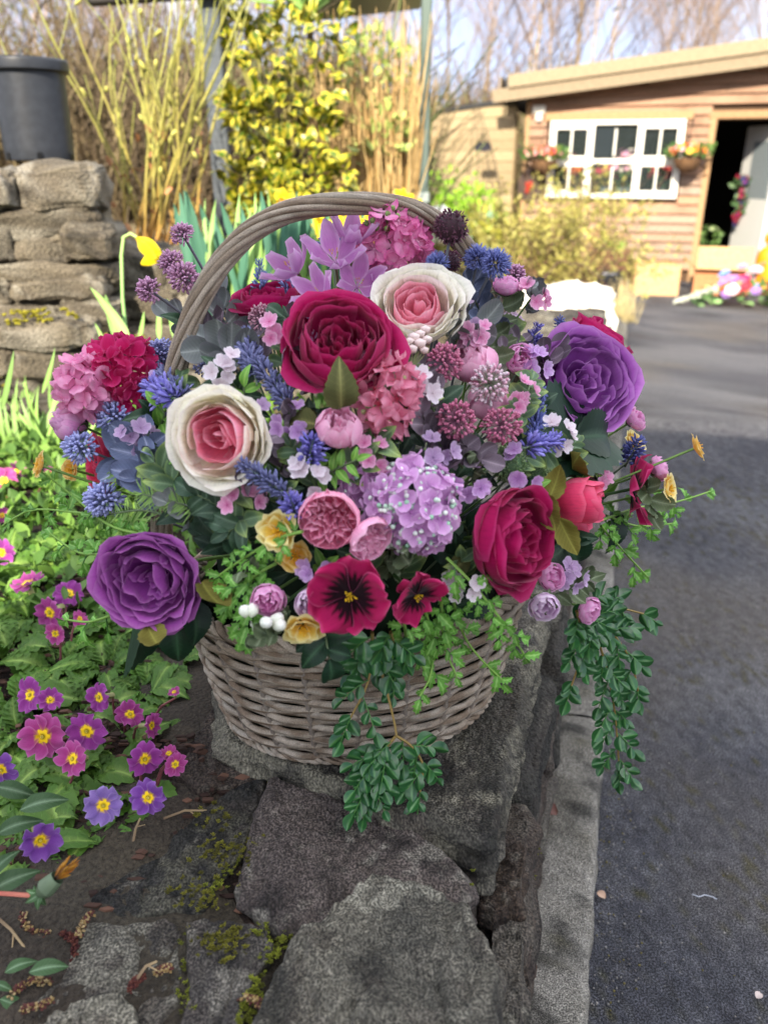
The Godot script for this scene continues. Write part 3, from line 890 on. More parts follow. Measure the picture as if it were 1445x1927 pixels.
# ---------- ground ----------
func gh(n: float, k: float) -> float:   # height of the planted ground left of the wall
	var h := 0.455 - 0.02 * nz(Vector3(n, 0, k), 2.0)
	h += 0.42 * smoothstep(2.3, 2.75, k + 0.15 * n) * smoothstep(-0.75, -1.5, n)
	h += 0.25 * smoothstep(4.0, 9.0, k) * smoothstep(-2.0, -5.0, n)
	if n > -2.4: h = lerpf(h, -0.24, smoothstep(4.6, 9.0, k) * smoothstep(-2.4, -1.4, n))
	return h + 0.03 * nz(Vector3(n * 2, 4, k * 2), 2.0) + 0.012 * nf(Vector3(n, 4, k), 9.0) + 0.006 * nf(Vector3(n, 7, k), 34.0)
func tarmac_y(k: float) -> float:
	return -0.28 * smoothstep(3.2, 11.0, k)
func sheet(f: Callable, n0: float, n1: float, k0: float, k1: float, nn: int, nk: int, cf: Callable) -> ArrayMesh:
	var m := MB.new()
	var p := PackedVector3Array(); var col := PackedColorArray()
	for j in nk + 1:
		for i in nn + 1:
			var n := lerpf(n0, n1, i / float(nn)); var t := j / float(nk)
			var k := lerpf(k0, k1, t * t)
			var q := Y(n, f.call(n, k), k)
			p.append(q); col.append(cf.call(q, n, k))
	m.grid(p, nn + 1, col)
	return m.mesh()
# ---------- woody plants ----------
func grow(m: MB, p: Vector3, d: Vector3, len: float, r: float, lev: int, kids: Array, cols: Array, bend: float, upw: float, tips: Array) -> void:
	var n := 5 if lev == 0 else 3
	var path := PackedVector3Array([p])
	var q := p
	var dd := d
	for k in n:
		dd = (dd + Vector3(rr(-1, 1), rr(-1, 1), rr(-1, 1)) * bend + UP * upw).normalized()
		q += dd * len / n
		path.append(q)
	var c: Color = cols[mini(lev, cols.size() - 1)]
	var c2: Color = cols[mini(lev + 1, cols.size() - 1)]
	m.tube(path, r, r * 0.35, 6 if lev == 0 else 3, c, c2)
	if lev >= kids.size():
		tips.append([path[n], dd])
		return
	for k in int(kids[lev]):
		var f := lerpf(0.3, 1.0, (k + rr(0, 1)) / kids[lev])
		var i := mini(int(f * n), n - 1)
		var at := path[i].lerp(path[i + 1], f * n - i)
		var axis := Vector3(rr(-1, 1), rr(-1, 1), rr(-1, 1)).cross(dd).normalized()
		grow(m, at, dd.rotated(axis, rr(0.4, 0.85)), len * rr(0.32, 0.55) * (1.15 - f * 0.4), r * 0.42 * (1.1 - f * 0.5), lev + 1, kids, cols, bend * 1.2, upw, tips)
func facing_leaves(n: int, centres: Array, ll: float, kind_cols: Array, sd: int) -> Array:
	rng.seed = sd
	var xs := []; var cs := []
	for k in n:
		var c: Array = centres[rng.randi() % centres.size()]
		var d := Vector3(rr(-1, 1), rr(-1, 1), rr(-1, 1))
		while d.length() > 1.0: d = Vector3(rr(-1, 1), rr(-1, 1), rr(-1, 1))
		d = d * pow(d.length(), -0.3) if d.length() > 0.05 else d
		var q: Vector3 = c[0] + d * c[1]
		xs.append(Transform3D(aim((d + UP * 0.4 + Vector3(rr(-1, 1), rr(-1, 1), rr(-1, 1)) * 0.7), rr(0, 6)).scaled(Vector3.ONE * ll * rr(0.6, 1.2)), q))
		cs.append(mixc(L(kind_cols[0]), L(kind_cols[1]), rng.randf()))
	return [xs, cs]
func plainleaf(wid := 0.32) -> ArrayMesh:
	var key := "plain%f" % wid
	if meshes.has(key): return meshes[key]
	var b := MB.new()
	var p := PackedVector3Array(); var col := PackedColorArray()
	for j in 5:
		for i in 3:
			var v := j / 4.0
			p.append(Vector3((i - 1) * wid * sin(PI * (0.08 + v * 0.88)), v, absf(i - 1) * 0.1 - v * v * 0.25)); col.append(Color.WHITE)
	b.grid(p, 3, col)
	meshes[key] = b.mesh()
	return meshes[key]
# ---------- the scene ----------
func _ready() -> void:
	N1.seed = 11; N1.noise_type = FastNoiseLite.TYPE_SIMPLEX_SMOOTH; N1.frequency = 1.0; N1.fractal_octaves = 3
	N2.seed = 23; N2.noise_type = FastNoiseLite.TYPE_SIMPLEX_SMOOTH; N2.frequency = 1.0; N2.fractal_octaves = 2
	rng.seed = 7
	var cam := Camera3D.new()
	cam.name = "camera"
	var at := CameraAttributesPhysical.new()
	at.frustum_focal_length = 18.68
	at.frustum_focus_distance = 0.98
	at.exposure_aperture = 2.7
	at.frustum_near = 0.05
	at.frustum_far = 400.0
	cam.attributes = at
	add_child(cam)
	cam.position = Vector3(0, 1.18, 0)
	cam.rotation_degrees = Vector3(-23.5, 0, 0)
	cam.fov = 65.43; cam.near = 0.05; cam.far = 400.0
	cam.current = true
	var we := WorldEnvironment.new()
	we.name = "environment"
	var env := Environment.new()
	env.background_mode = Environment.BG_SKY
	var sm := ProceduralSkyMaterial.new()
	sm.sky_top_color = Color(0.50, 0.65, 0.90)
	sm.sky_horizon_color = Color(0.56, 0.67, 0.85)
	sm.sky_curve = 0.22
	sm.ground_bottom_color = Color(0.3, 0.29, 0.26)
	sm.ground_horizon_color = Color(0.6, 0.62, 0.62)
	sm.sky_cover = fill_clouds()
	sm.sky_cover_modulate = Color(1, 1, 1, 1.6)  # cloud strength raised to add fill light from overhead
	sm.sun_angle_max = 12.0
	sm.sky_energy_multiplier = 0.55
	var sk := Sky.new()
	sk.sky_material = sm
	env.sky = sk
	env.tonemap_mode = Environment.TONE_MAPPER_LINEAR
	env.tonemap_exposure = 4.5
	env.sdfgi_enabled = true; env.ssao_enabled = true; env.ssil_enabled = true
	we.environment = env
	add_child(we)
	var sun := DirectionalLight3D.new()
	sun.name = "sun"
	var e := deg_to_rad(30.0); var az := deg_to_rad(0.0)
	add_child(sun)
	sun.basis = Basis.looking_at((KD * cos(az) + KN * sin(az)) * cos(e) - UP * sin(e))
	sun.light_energy = 0.92; sun.light_color = Color(1.0, 0.95, 0.87); sun.light_angular_distance = 0.3
	sun.shadow_enabled = true
	textures()
	ground()
	house()
	retaining_wall()
	kerb()
	terrace_wall()
	workshop()
	yard_things()
	garden()
	woodland()
	basket()
	bed()
	bouquet()
	debris()

func fill_clouds() -> ImageTexture:  # low sky left clear, bright cloud added out of view overhead as fill light
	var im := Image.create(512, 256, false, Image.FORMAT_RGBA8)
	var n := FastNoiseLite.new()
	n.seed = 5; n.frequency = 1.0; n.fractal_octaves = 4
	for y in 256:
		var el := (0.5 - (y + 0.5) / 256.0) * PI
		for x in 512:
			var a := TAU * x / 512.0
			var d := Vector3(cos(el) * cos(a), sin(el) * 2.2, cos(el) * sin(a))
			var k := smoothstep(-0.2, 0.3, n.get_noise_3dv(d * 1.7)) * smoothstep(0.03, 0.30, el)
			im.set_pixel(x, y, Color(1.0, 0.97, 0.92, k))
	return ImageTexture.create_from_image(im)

func ground() -> void:
	var soil := func(q: Vector3, n: float, k: float) -> Color:
		var c := mixc(L("1e1611"), L("38291f"), 0.5 + nz(q, 6.0))
		if k > 2.2: c = mixc(c, L("a8946c"), 0.65 + nf(q, 5.0) * 0.5)
		return mixc(c, L("5a6a30"), smoothstep(0.1, 0.5, nz(q, 2.2)) * smoothstep(0.8, 2.5, k) * 0.7)
	struct("garden_soil", sheet(gh, -3.0, -0.13, 0.2, 3.4, 150, 150, soil), mat("soil"))
	struct("garden_ground", sheet(func(n, k): return gh(n, k) - 0.004, -12.0, -0.13, 3.39, 16.0, 60, 60, soil), mat("soil"))
	struct("side_ground", sheet(func(n, k): return gh(n, k) - 0.004, -12.0, -2.99, -1.0, 3.4, 30, 30, soil), mat("soil"))
	var tar := func(q: Vector3, n: float, k: float) -> Color:
		var c := mixc(L("6e6f78"), L("a4a4a8"), 0.5 + 0.9 * nz(q, 1.3) + 0.7 * nf(q, 40.0))
		c = mixc(c, L("2c2c30"), smoothstep(0.2, 0.55, nf(q + Vector3(4, 0, 0), 55.0)) * 0.5)
		if k < 3.5: c = mixc(c, L("66622a"), smoothstep(0.3, 0.55, nf(q, 34.0) + 0.3 * nz(q, 2.0)) * 0.85)
		return mixc(c, L("bcae98"), smoothstep(0.0, 0.5, nz(q + Vector3(8, 0, 2), 0.7)) * 0.35)
	struct("tarmac_yard", sheet(func(n, k): return tarmac_y(k), 0.0, 2.2, -0.5, 4.2, 170, 330, tar), mat("tarmac"))
	struct("tarmac_yard_far", sheet(func(n, k): return tarmac_y(k) - 0.003, -0.1, 12.0, 4.15, 14.0, 50, 40, tar), mat("tarmac"))
	struct("tarmac_yard_side", sheet(func(n, k): return tarmac_y(k) - 0.003, 2.19, 12.0, -3.0, 4.2, 40, 40, tar), mat("tarmac"))
	struct("ground", sheet(func(n, k): return -0.75 + 0.3 * nz(Vector3(n, 0, k), 0.05), -200.0, 200.0, -60.0, 300.0, 40, 40, func(q, n, k): return mixc(L("5c5a38"), L("7a7048"), 0.5 + nz(q, 0.3))), mat("soil"))

func house() -> void:   # unseen house end added behind the photographer to shade the near yard
	var o := thing("unseen_shade_house", "unseen tall narrow rendered house end, added well behind the photographer to shade the near yard", "house", Transform3D(YB, Y(0, 0, -6.1)))
	part(o, "wall", boxm(Vector3(3.1, 5.75, 4.0), 0.02, L("f0ece2")), mat("concrete"), Transform3D(Basis(), Vector3(0.74, 2.675, 2.1)))
	for s in [[0.0, 1.55], [1.84, 1.55], [0.0, 4.0], [1.84, 4.0]]:
		var f := part(o, "window", boxm(Vector3(0.9, 1.1, 0.1), 0.01, L("dcdcd8")), mat("paint"), Transform3D(Basis(), Vector3(s[0], s[1], 0.11)))
		for q in [-0.21, 0.21]: part(f, "pane", boxm(Vector3(0.36, 0.96, 0.02), 0.004, L("182026")), mat("plastic"), Transform3D(Basis(), Vector3(q, 0, -0.05)))
	var dr := part(o, "door", boxm(Vector3(0.85, 2.0, 0.08), 0.01, L("2c4a44")), mat("paint"), Transform3D(Basis(), Vector3(0.74, 1.02, 0.1)))
	part(dr, "handle", boxm(Vector3(0.03, 0.14, 0.05), 0.006, L("b8a878")), mat("metal"), Transform3D(Basis(), Vector3(0.34, 0, -0.06)))
	part(o, "roof", boxm(Vector3(3.4, 0.12, 4.4), 0.02, L("3c4048")), mat("plastic"), Transform3D(Basis(Vector3.RIGHT, 0.03), Vector3(0.74, 5.63, 2.1)))

# ---------- the wall under the basket ----------
func retaining_wall() -> void:
	var o := thing("garden_retaining_wall", "low retaining wall of dark weathered slabs under the basket, mossy joints, along the kerb", "stone wall", Transform3D())
	var grey := ["4a4640", "625c52", "b0ab98", 0.16]
	var pale := ["565049", "746c5e", "c4bea8", 0.3]
	var dark := ["2e2e2b", "403e37", "7a7766", 0.06]
	var brown := ["3f3630", "54483e", "8a8274", 0.04]
	# mortar bed
	var bed_ := MB.new()
	var bp := PackedVector3Array(); var bc := PackedColorArray()
	for j in 60:
		var k := lerpf(0.2, 4.6, j / 59.0)
		for w in [[-0.75, 0.2], [-0.75, 0.452], [-0.5, 0.466], [-0.2, 0.467], [-0.085, 0.456], [-0.075, 0.3], [-0.068, -0.1]]:
			var q := Y(w[0], w[1], k)
			bp.append(q + Vector3(nf(q, 12.0), nf(q, 14.0) * 0.5, 0) * 0.02); bc.append(mixc(L("302b24"), L("564e42"), 0.5 + nf(q, 30.0)))
	bed_.grid(bp, 7, bc)
	part(o, "mortar", bed_.mesh(), mat("soil"))
	slab(o, [Vector3(-0.2172, 0.5, -0.8235), Vector3(-0.2482, 0.5, -1.046), Vector3(-0.1567, 0.5, -1.282), Vector3(0.0789, 0.5, -1.369), Vector3(0.2938, 0.5, -1.242), Vector3(0.2494, 0.5, -1.085), Vector3(0.1911, 0.5, -0.8949), Vector3(0.1488, 0.5, -0.751), Vector3(0.1172, 0.5, -0.6513), Vector3(0.0695, 0.5, -0.6717), Vector3(0.0136, 0.5, -0.6954), Vector3(-0.0456, 0.5, -0.7333), Vector3(-0.133, 0.5, -0.7789)], 0.075, Vector2(0.0, 0.0), ["48463f", "625e52", "bcb69e", 0.26], 3.0, 1.5, 0.014, 1.3, 0.45)
	slab(o, [Vector3(-0.14, 0.48, -0.7731), Vector3(-0.053, 0.48, -0.7459), Vector3(0.0139, 0.48, -0.7035), Vector3(0.0749, 0.48, -0.657), Vector3(0.09, 0.48, -0.6012), Vector3(0.0408, 0.48, -0.5574), Vector3(-0.0327, 0.48, -0.5515), Vector3(-0.0962, 0.48, -0.5574), Vector3(-0.1305, 0.48, -0.5757), Vector3(-0.1587, 0.48, -0.6145), Vector3(-0.1543, 0.48, -0.6955)], 0.06, Vector2(0.0, -0.03), ["524a46", "6a605a", "b4aea0", 0.14], 8.0, 1.4, 0.010, 1.0, 0.8)
	slab(o, [Vector3(-0.0125, 0.505, -0.616), Vector3(0.0374, 0.505, -0.6126), Vector3(0.0739, 0.505, -0.5861), Vector3(0.1022, 0.505, -0.5318), Vector3(0.0998, 0.505, -0.4643), Vector3(0.0878, 0.505, -0.3989), Vector3(0.0153, 0.505, -0.3721), Vector3(-0.0676, 0.505, -0.3872), Vector3(-0.1127, 0.505, -0.4367), Vector3(-0.1122, 0.505, -0.4789), Vector3(-0.0896, 0.505, -0.5318), Vector3(-0.044, 0.505, -0.5797)], 0.09, Vector2(0.02, 0.05), ["55534b", "726e61", "d0ccb8", 0.38], 13.0, 1.6, 0.022, 1.0, 1.3)
	slab(o, [Vector3(-0.2526, 0.468, -0.6682), Vector3(-0.2182, 0.468, -0.7324), Vector3(-0.1491, 0.468, -0.7864), Vector3(-0.1446, 0.468, -0.7074), Vector3(-0.1696, 0.468, -0.639), Vector3(-0.1894, 0.468, -0.5951), Vector3(-0.2322, 0.468, -0.5893), Vector3(-0.3041, 0.468, -0.5906), Vector3(-0.3077, 0.468, -0.6182)], 0.05, Vector2(0.05, -0.05), dark, 17.0, 1.2, 0.010, 1.0, 0.8)
	slab(o, [Vector3(-0.3107, 0.47, -0.5789), Vector3(-0.2578, 0.47, -0.5839), Vector3(-0.211, 0.47, -0.582), Vector3(-0.1963, 0.47, -0.5419), Vector3(-0.19, 0.47, -0.5037), Vector3(-0.2008, 0.47, -0.4688), Vector3(-0.2193, 0.47, -0.4196), Vector3(-0.3039, 0.47, -0.4196), Vector3(-0.3228, 0.47, -0.4884), Vector3(-0.3071, 0.47, -0.5251)], 0.06, Vector2(0.0, 0.0), grey, 21.0, 1.2, 0.010, 1.0, 0.8)
	slab(o, [Vector3(-0.1996, 0.474, -0.5744), Vector3(-0.1582, 0.474, -0.5775), Vector3(-0.1313, 0.474, -0.5713), Vector3(-0.1054, 0.474, -0.5446), Vector3(-0.123, 0.474, -0.5061), Vector3(-0.1257, 0.474, -0.4614), Vector3(-0.1273, 0.474, -0.405), Vector3(-0.1708, 0.474, -0.405), Vector3(-0.1819, 0.474, -0.4709), Vector3(-0.1854, 0.474, -0.5114)], 0.06, Vector2(0.03, 0.0), ["4c4844", "5e5952", "a8a294", 0.1], 27.0, 1.2, 0.010, 1.0, 0.8)
	slab(o, [Vector3(-0.2993, 0.484, -0.4714), Vector3(-0.2633, 0.484, -0.4912), Vector3(-0.2327, 0.484, -0.4862), Vector3(-0.212, 0.484, -0.4503), Vector3(-0.2268, 0.484, -0.4073), Vector3(-0.2962, 0.484, -0.4073)], 0.05, Vector2(0.0, 0.05), pale, 33.0, 1.0, 0.012, 1.0, 0.8)
	slab(o, [Vector3(-0.2204, 0.474, -0.7613), Vector3(-0.2654, 0.474, -0.7988), Vector3(-0.2563, 0.474, -0.8496), Vector3(-0.2437, 0.474, -0.9291), Vector3(-0.1908, 0.474, -0.9291), Vector3(-0.1149, 0.474, -0.8496), Vector3(-0.1357, 0.474, -0.7892)], 0.05, Vector2(0.0, 0.0), brown, 39.0, 1.0, 0.010, 1.0, 0.6)
	# the stones of the face below, down to the kerb
	slab(o, [Vector3(0.0941, 0.42, -0.7133), Vector3(0.1329, 0.42, -0.7173), Vector3(0.1688, 0.42, -0.7214), Vector3(0.1518, 0.42, -0.6527), Vector3(0.1191, 0.42, -0.6318), Vector3(0.0977, 0.42, -0.6527)], 0.07, Vector2(0.1, 0.0), ["3a2f27", "4c3f33", "6a5c4a", 0.0], 43.0, 0.8, 0.010, 1.6)
	slab(o, [Vector3(0.1223, 0.4, -0.6484), Vector3(0.1516, 0.4, -0.6626), Vector3(0.1451, 0.4, -0.565), Vector3(0.1221, 0.4, -0.461), Vector3(0.1015, 0.4, -0.461), Vector3(0.1119, 0.4, -0.565)], 0.12, Vector2(0.0, 0.0), grey, 47.0, 0.8, 0.012, 1.6)
	rng.seed = 301
	var k := 0.25
	while k < 4.5:   # lower courses
		for c in 3:
			var l := rr(0.16, 0.34)
			var y := 0.07 + c * 0.125
			var q := Y(-0.095 + rr(-0.012, 0.008), y, k + l / 2 + c * 0.07)
			part(o, "stone", rock(Vector3(0.13, rr(0.10, 0.13), l), rr(0, 90), [grey, brown, dark, pale][rng.randi() % 4], 9, 0.45), mat("stone"), Transform3D(YB * Basis(UP, rr(-0.06, 0.06)), q))
		k += rr(0.2, 0.3)
	k = 1.22
	while k < 4.2:   # cap stones behind the basket
		var l := rr(0.24, 0.42)
		for n in [-0.16, -0.4]:
			part(o, "stone", rock(Vector3(rr(0.24, 0.3), 0.1, l), rr(0, 90), [grey, pale, pale][rng.randi() % 3], 12, 0.5), mat("stone"), Transform3D(YB * Basis(UP, rr(-0.1, 0.1)), Y(n - 0.03 + rr(-0.02, 0.02), 0.445 + rr(-0.01, 0.015), k + l / 2)))
		k += l + 0.01
	# moss in the joints
	rng.seed = 77
	var xs := []; var cs := []
	var lines := [[Vector3(-0.1375, 0.47, -0.7748), Vector3(-0.1541, 0.47, -0.6894), Vector3(-0.1708, 0.47, -0.6302), Vector3(-0.2063, 0.47, -0.5851)], [Vector3(-0.2063, 0.47, -0.5851), Vector3(-0.195, 0.47, -0.5477), Vector3(-0.1872, 0.47, -0.509), Vector3(-0.1745, 0.47, -0.4785)], [Vector3(-0.0939, 0.475, -0.5584), Vector3(-0.1141, 0.475, -0.5325), Vector3(-0.1196, 0.475, -0.5002), Vector3(-0.1256, 0.475, -0.4703)], [Vector3(-0.1247, 0.475, -0.5705), Vector3(-0.1131, 0.475, -0.5438), Vector3(-0.1177, 0.475, -0.5214)], [Vector3(-0.15, 0.482, -0.7995), Vector3(-0.1072, 0.482, -0.7756), Vector3(-0.0805, 0.482, -0.7709)], [Vector3(0.0766, 0.47, -0.6739), Vector3(0.0918, 0.47, -0.6443), Vector3(0.0834, 0.47, -0.6165)], [Vector3(0.2384, 0.2, -0.9302), Vector3(0.2135, 0.2, -0.8325)], [Vector3(-0.209, 0.47, -0.5851), Vector3(-0.2527, 0.47, -0.5851)]]
	var dens := [80, 50, 120, 30, 40, 40, 30, 16]
	for li in lines.size():
		var ln: Array = lines[li]
		for q in dens[li]:
			var f := rr(0, ln.size() - 1.001)
			var a: Vector3 = ln[int(f)].lerp(ln[int(f) + 1], f - int(f))
			if nf(a, 24.0) < -0.12: continue
			var w := 0.007 + 0.006 * nz(a, 11.0)
			xs.append(Transform3D(Basis(UP, rr(0, 6)).scaled(Vector3.ONE * rr(0.002, 0.0045)), a + Vector3(rr(-1, 1) * w, rr(0.001, 0.006), rr(-1, 1) * w)))
			cs.append(mixc(L("4f5218"), L("8c9430"), rng.randf()))
	for patch in [[Vector3(-0.1797, 0.478, -0.6663), 0.018, 36], [Vector3(-0.2001, 0.478, -0.7096), 0.014, 24], [Vector3(-0.1602, 0.48, -0.6644), 0.016, 30], [Vector3(-0.1573, 0.482, -0.547), 0.012, 60], [Vector3(-0.1879, 0.476, -0.6046), 0.02, 50]]:
		for q in int(patch[2]):
			xs.append(Transform3D(Basis(UP, rr(0, 6)).scaled(Vector3.ONE * rr(0.0025, 0.005)), patch[0] + Vector3(rng.randfn(0, 1) * patch[1], rr(0.0, 0.006), rng.randfn(0, 1) * patch[1] * 0.7)))
			cs.append(mixc(L("4a4718"), L("7d7a2a"), rng.randf()))
	var tuft := MB.new()
	for q in 14:
		var d := Vector3(rr(-1, 1), rr(0.3, 1.2), rr(-1, 1)).normalized()
		tuft.bead(Vector3.ZERO, d * rr(0.7, 1.2), 0.16, Color(0.6, 0.6, 0.6), Color.WHITE, 3)
	multi(o, "moss", tuft.mesh(), mat("moss"), xs, cs)

func kerb() -> void:
	var o := thing("kerb", "pale worn concrete kerb edging between the stone wall and the tarmac", "kerb", Transform3D(YB, Vector3.ZERO))
	rng.seed = 31
	var k := -0.3
	while k < 9.4:
		var b := MB.new()
		var p := PackedVector3Array(); var col := PackedColorArray()
		var prof := [[-0.05, -0.2], [-0.042, 0.02], [-0.034, 0.044], [-0.015, 0.05], [0.02, 0.051], [0.05, 0.05], [0.064, 0.045], [0.069, 0.03], [0.07, -0.2]]
		for j in 61:
			var kk := k + 0.91 * j / 60.0
			var ed := smoothstep(0.0, 0.02, minf(j, 60 - j) / 60.0)
			for w in prof:
				var q := Vector3(w[0], w[1] + tarmac_y(kk), -kk)
				var chip := nf(q, 22.0)
				q.x += 0.006 * chip; q.y += 0.009 * nz(q, 13.0) + 0.004 * nf(q, 45.0) - (0.006 * (1.0 - ed)) - 0.012 * smoothstep(0.3, 0.6, chip)
				p.append(q)
				var c := mixc(L("b4ae9e"), L("e8e2d4"), 0.5 + nz(q, 7.0) + 0.5 * nf(q, 60.0))
				c = mixc(c, L("2e2e2c"), smoothstep(0.15, 0.5, nf(q + Vector3(2, 0, 0), 14.0)) * 0.75)
				c = mixc(c, L("6a6630"), smoothstep(0.35, 0.6, nz(q + Vector3(0, 4, 0), 9.0)) * 0.5)
				col.append(c)
		b.grid(p, 9, col)
		part(o, "kerb_stone", b.mesh(), mat("concrete"))
		k += 0.915

func terrace_wall() -> void:
	var o := thing("dry_stone_wall", "sunlit dry stone terrace wall of rough slate blocks on the left", "stone wall", Transform3D())
	var tan_ := ["6c6354", "857b68", "d8d0bc", 0.34]
	var tan2 := ["645c4e", "7c7260", "ccc4b0", 0.26]
	var dk := ["57534a", "6f685a", "b8b2a0", 0.05]
	# [x0, x1, y0, y1] in the wall's own face, metres from its right end and from the bed
	var face := Basis(UP, 0.22)
	var org := Vector3(-0.885, 0.40, -2.32)
	rng.seed = 55
	var y := -0.08
	while y < 0.76:
		var h := rr(0.045, 0.10)
		if y + h > 0.72: h = maxf(0.045, 0.775 - y)
		var x := 0.04 + rr(-0.04, 0.04) if y < 0.34 else 0.10 + rr(-0.04, 0.03)
		var rec := 0.0 if y < 0.34 else 0.1
		while x > -1.0:
			var l := rr(0.12, 0.36) * (1.15 if h < 0.07 else 0.85)
			var hh := h * rr(0.82, 1.12)
			part(o, "stone", rock(Vector3(l + 0.012, hh + 0.012, 0.34), rr(0, 90), [tan_, tan2, tan2, dk][rng.randi() % 4], 16, 0.36), mat("stone"), Transform3D(face * Basis(Vector3(0, 0, 1), rr(-0.09, 0.09)) * Basis(UP, rr(-0.1, 0.1)), org + face * Vector3(x - l / 2, y + h / 2 + rr(-0.008, 0.008), -0.2 - rec + rr(-0.035, 0.03))))
			x -= l - 0.004
		y += h - 0.004
	for row in 5:   # the lower end of the wall that runs on behind the bed
		var x := 0.06
		while x < 1.0:
			var l := rr(0.12, 0.3)
			part(o, "stone", rock(Vector3(l + 0.02, rr(0.1, 0.15), 0.3), rr(0, 90), [tan_, tan_, tan2][rng.randi() % 3], 14, 0.5), mat("stone"), Transform3D(face * Basis(Vector3(0, 0, 1), rr(-0.12, 0.12)), org + face * Vector3(x + l / 2, 0.02 + row * 0.112 - x * 0.06, -0.22 - row * 0.06 + rr(-0.03, 0.03))))
			x += l
	var bk := boxm(Vector3(1.1, 0.66, 0.3), 0.05, L("2c261e"))
	part(o, "earth_core", bk, mat("soil"), Transform3D(face, org + face * Vector3(-0.6, 0.1, -0.55)))
	# moss on the ledges
	var xs := []; var cs := []
	for s in [[-0.1, 0.385, 0.05], [-0.25, 0.37, 0.03], [-0.3, 0.2, 0.03], [0.12, 0.3, 0.03], [-0.02, 0.2, 0.03], [-0.1, 0.03, 0.04]]:
		for q in 60:
			xs.append(Transform3D(Basis(UP, rr(0, 6)).scaled(Vector3.ONE * rr(0.006, 0.013)), org + face * Vector3(s[0] + rng.randfn(0, 1) * s[2], s[1] + rr(-0.025, 0.015), -0.03 + rr(-0.03, 0.03))))
			cs.append(mixc(L("6a6418"), L("a0982c"), rng.randf()))
	var tuft := MB.new()
	for q in 10:
		var d := Vector3(rr(-1, 1), rr(0.2, 1.2), rr(-1, 1)).normalized()
		tuft.bead(Vector3.ZERO, d, 0.22, Color(0.7, 0.7, 0.7), Color.WHITE, 3)
	multi(o, "moss", tuft.mesh(), mat("moss"), xs, cs)
	# plant pots on the wall
	for a in [[Vector3(-1.15, 1.336, -2.925), "black plastic plant pot with wide rim standing on the stone wall", 0.113], [Vector3(-1.43, 1.339, -3.013), "black plastic pot at the left edge, beside the larger black pot", 0.10]]:
		var pot := thing("plant_pot", a[1], "plant pot", Transform3D(Basis(), a[0]))
		var m := MB.new()
		var prof := [[0.0, -0.155], [0.93, -0.155], [0.965, -0.15], [0.975, -0.11], [1.0, 0.125], [1.0, 0.13], [1.13, 0.128], [1.15, 0.134], [1.15, 0.160], [1.13, 0.168], [1.03, 0.163], [1.0, 0.15], [0.9, -0.12], [0.0, -0.12]]
		var p := PackedVector3Array(); var c := PackedColorArray()
		for w in prof:
			for i in 49:
				p.append(Vector3(w[0] * a[2] * cos(TAU * i / 48), w[1] * 0.92, w[0] * a[2] * sin(TAU * i / 48))); c.append(L("33353b"))
		m.grid(p, 49, c)
		part(pot, "body", m.mesh(), mat("plastic"))
		for i in 6:
			var an := TAU * i / 6 + 1.2
			part(pot, "drain_hole", boxm(Vector3(0.018, 0.024, 0.012), 0.003, L("0a0a0a")), mat("plastic"), Transform3D(Basis(UP, PI / 2 - an), Vector3(cos(an), 0, sin(an)) * a[2] * 0.972 + UP * -0.13))

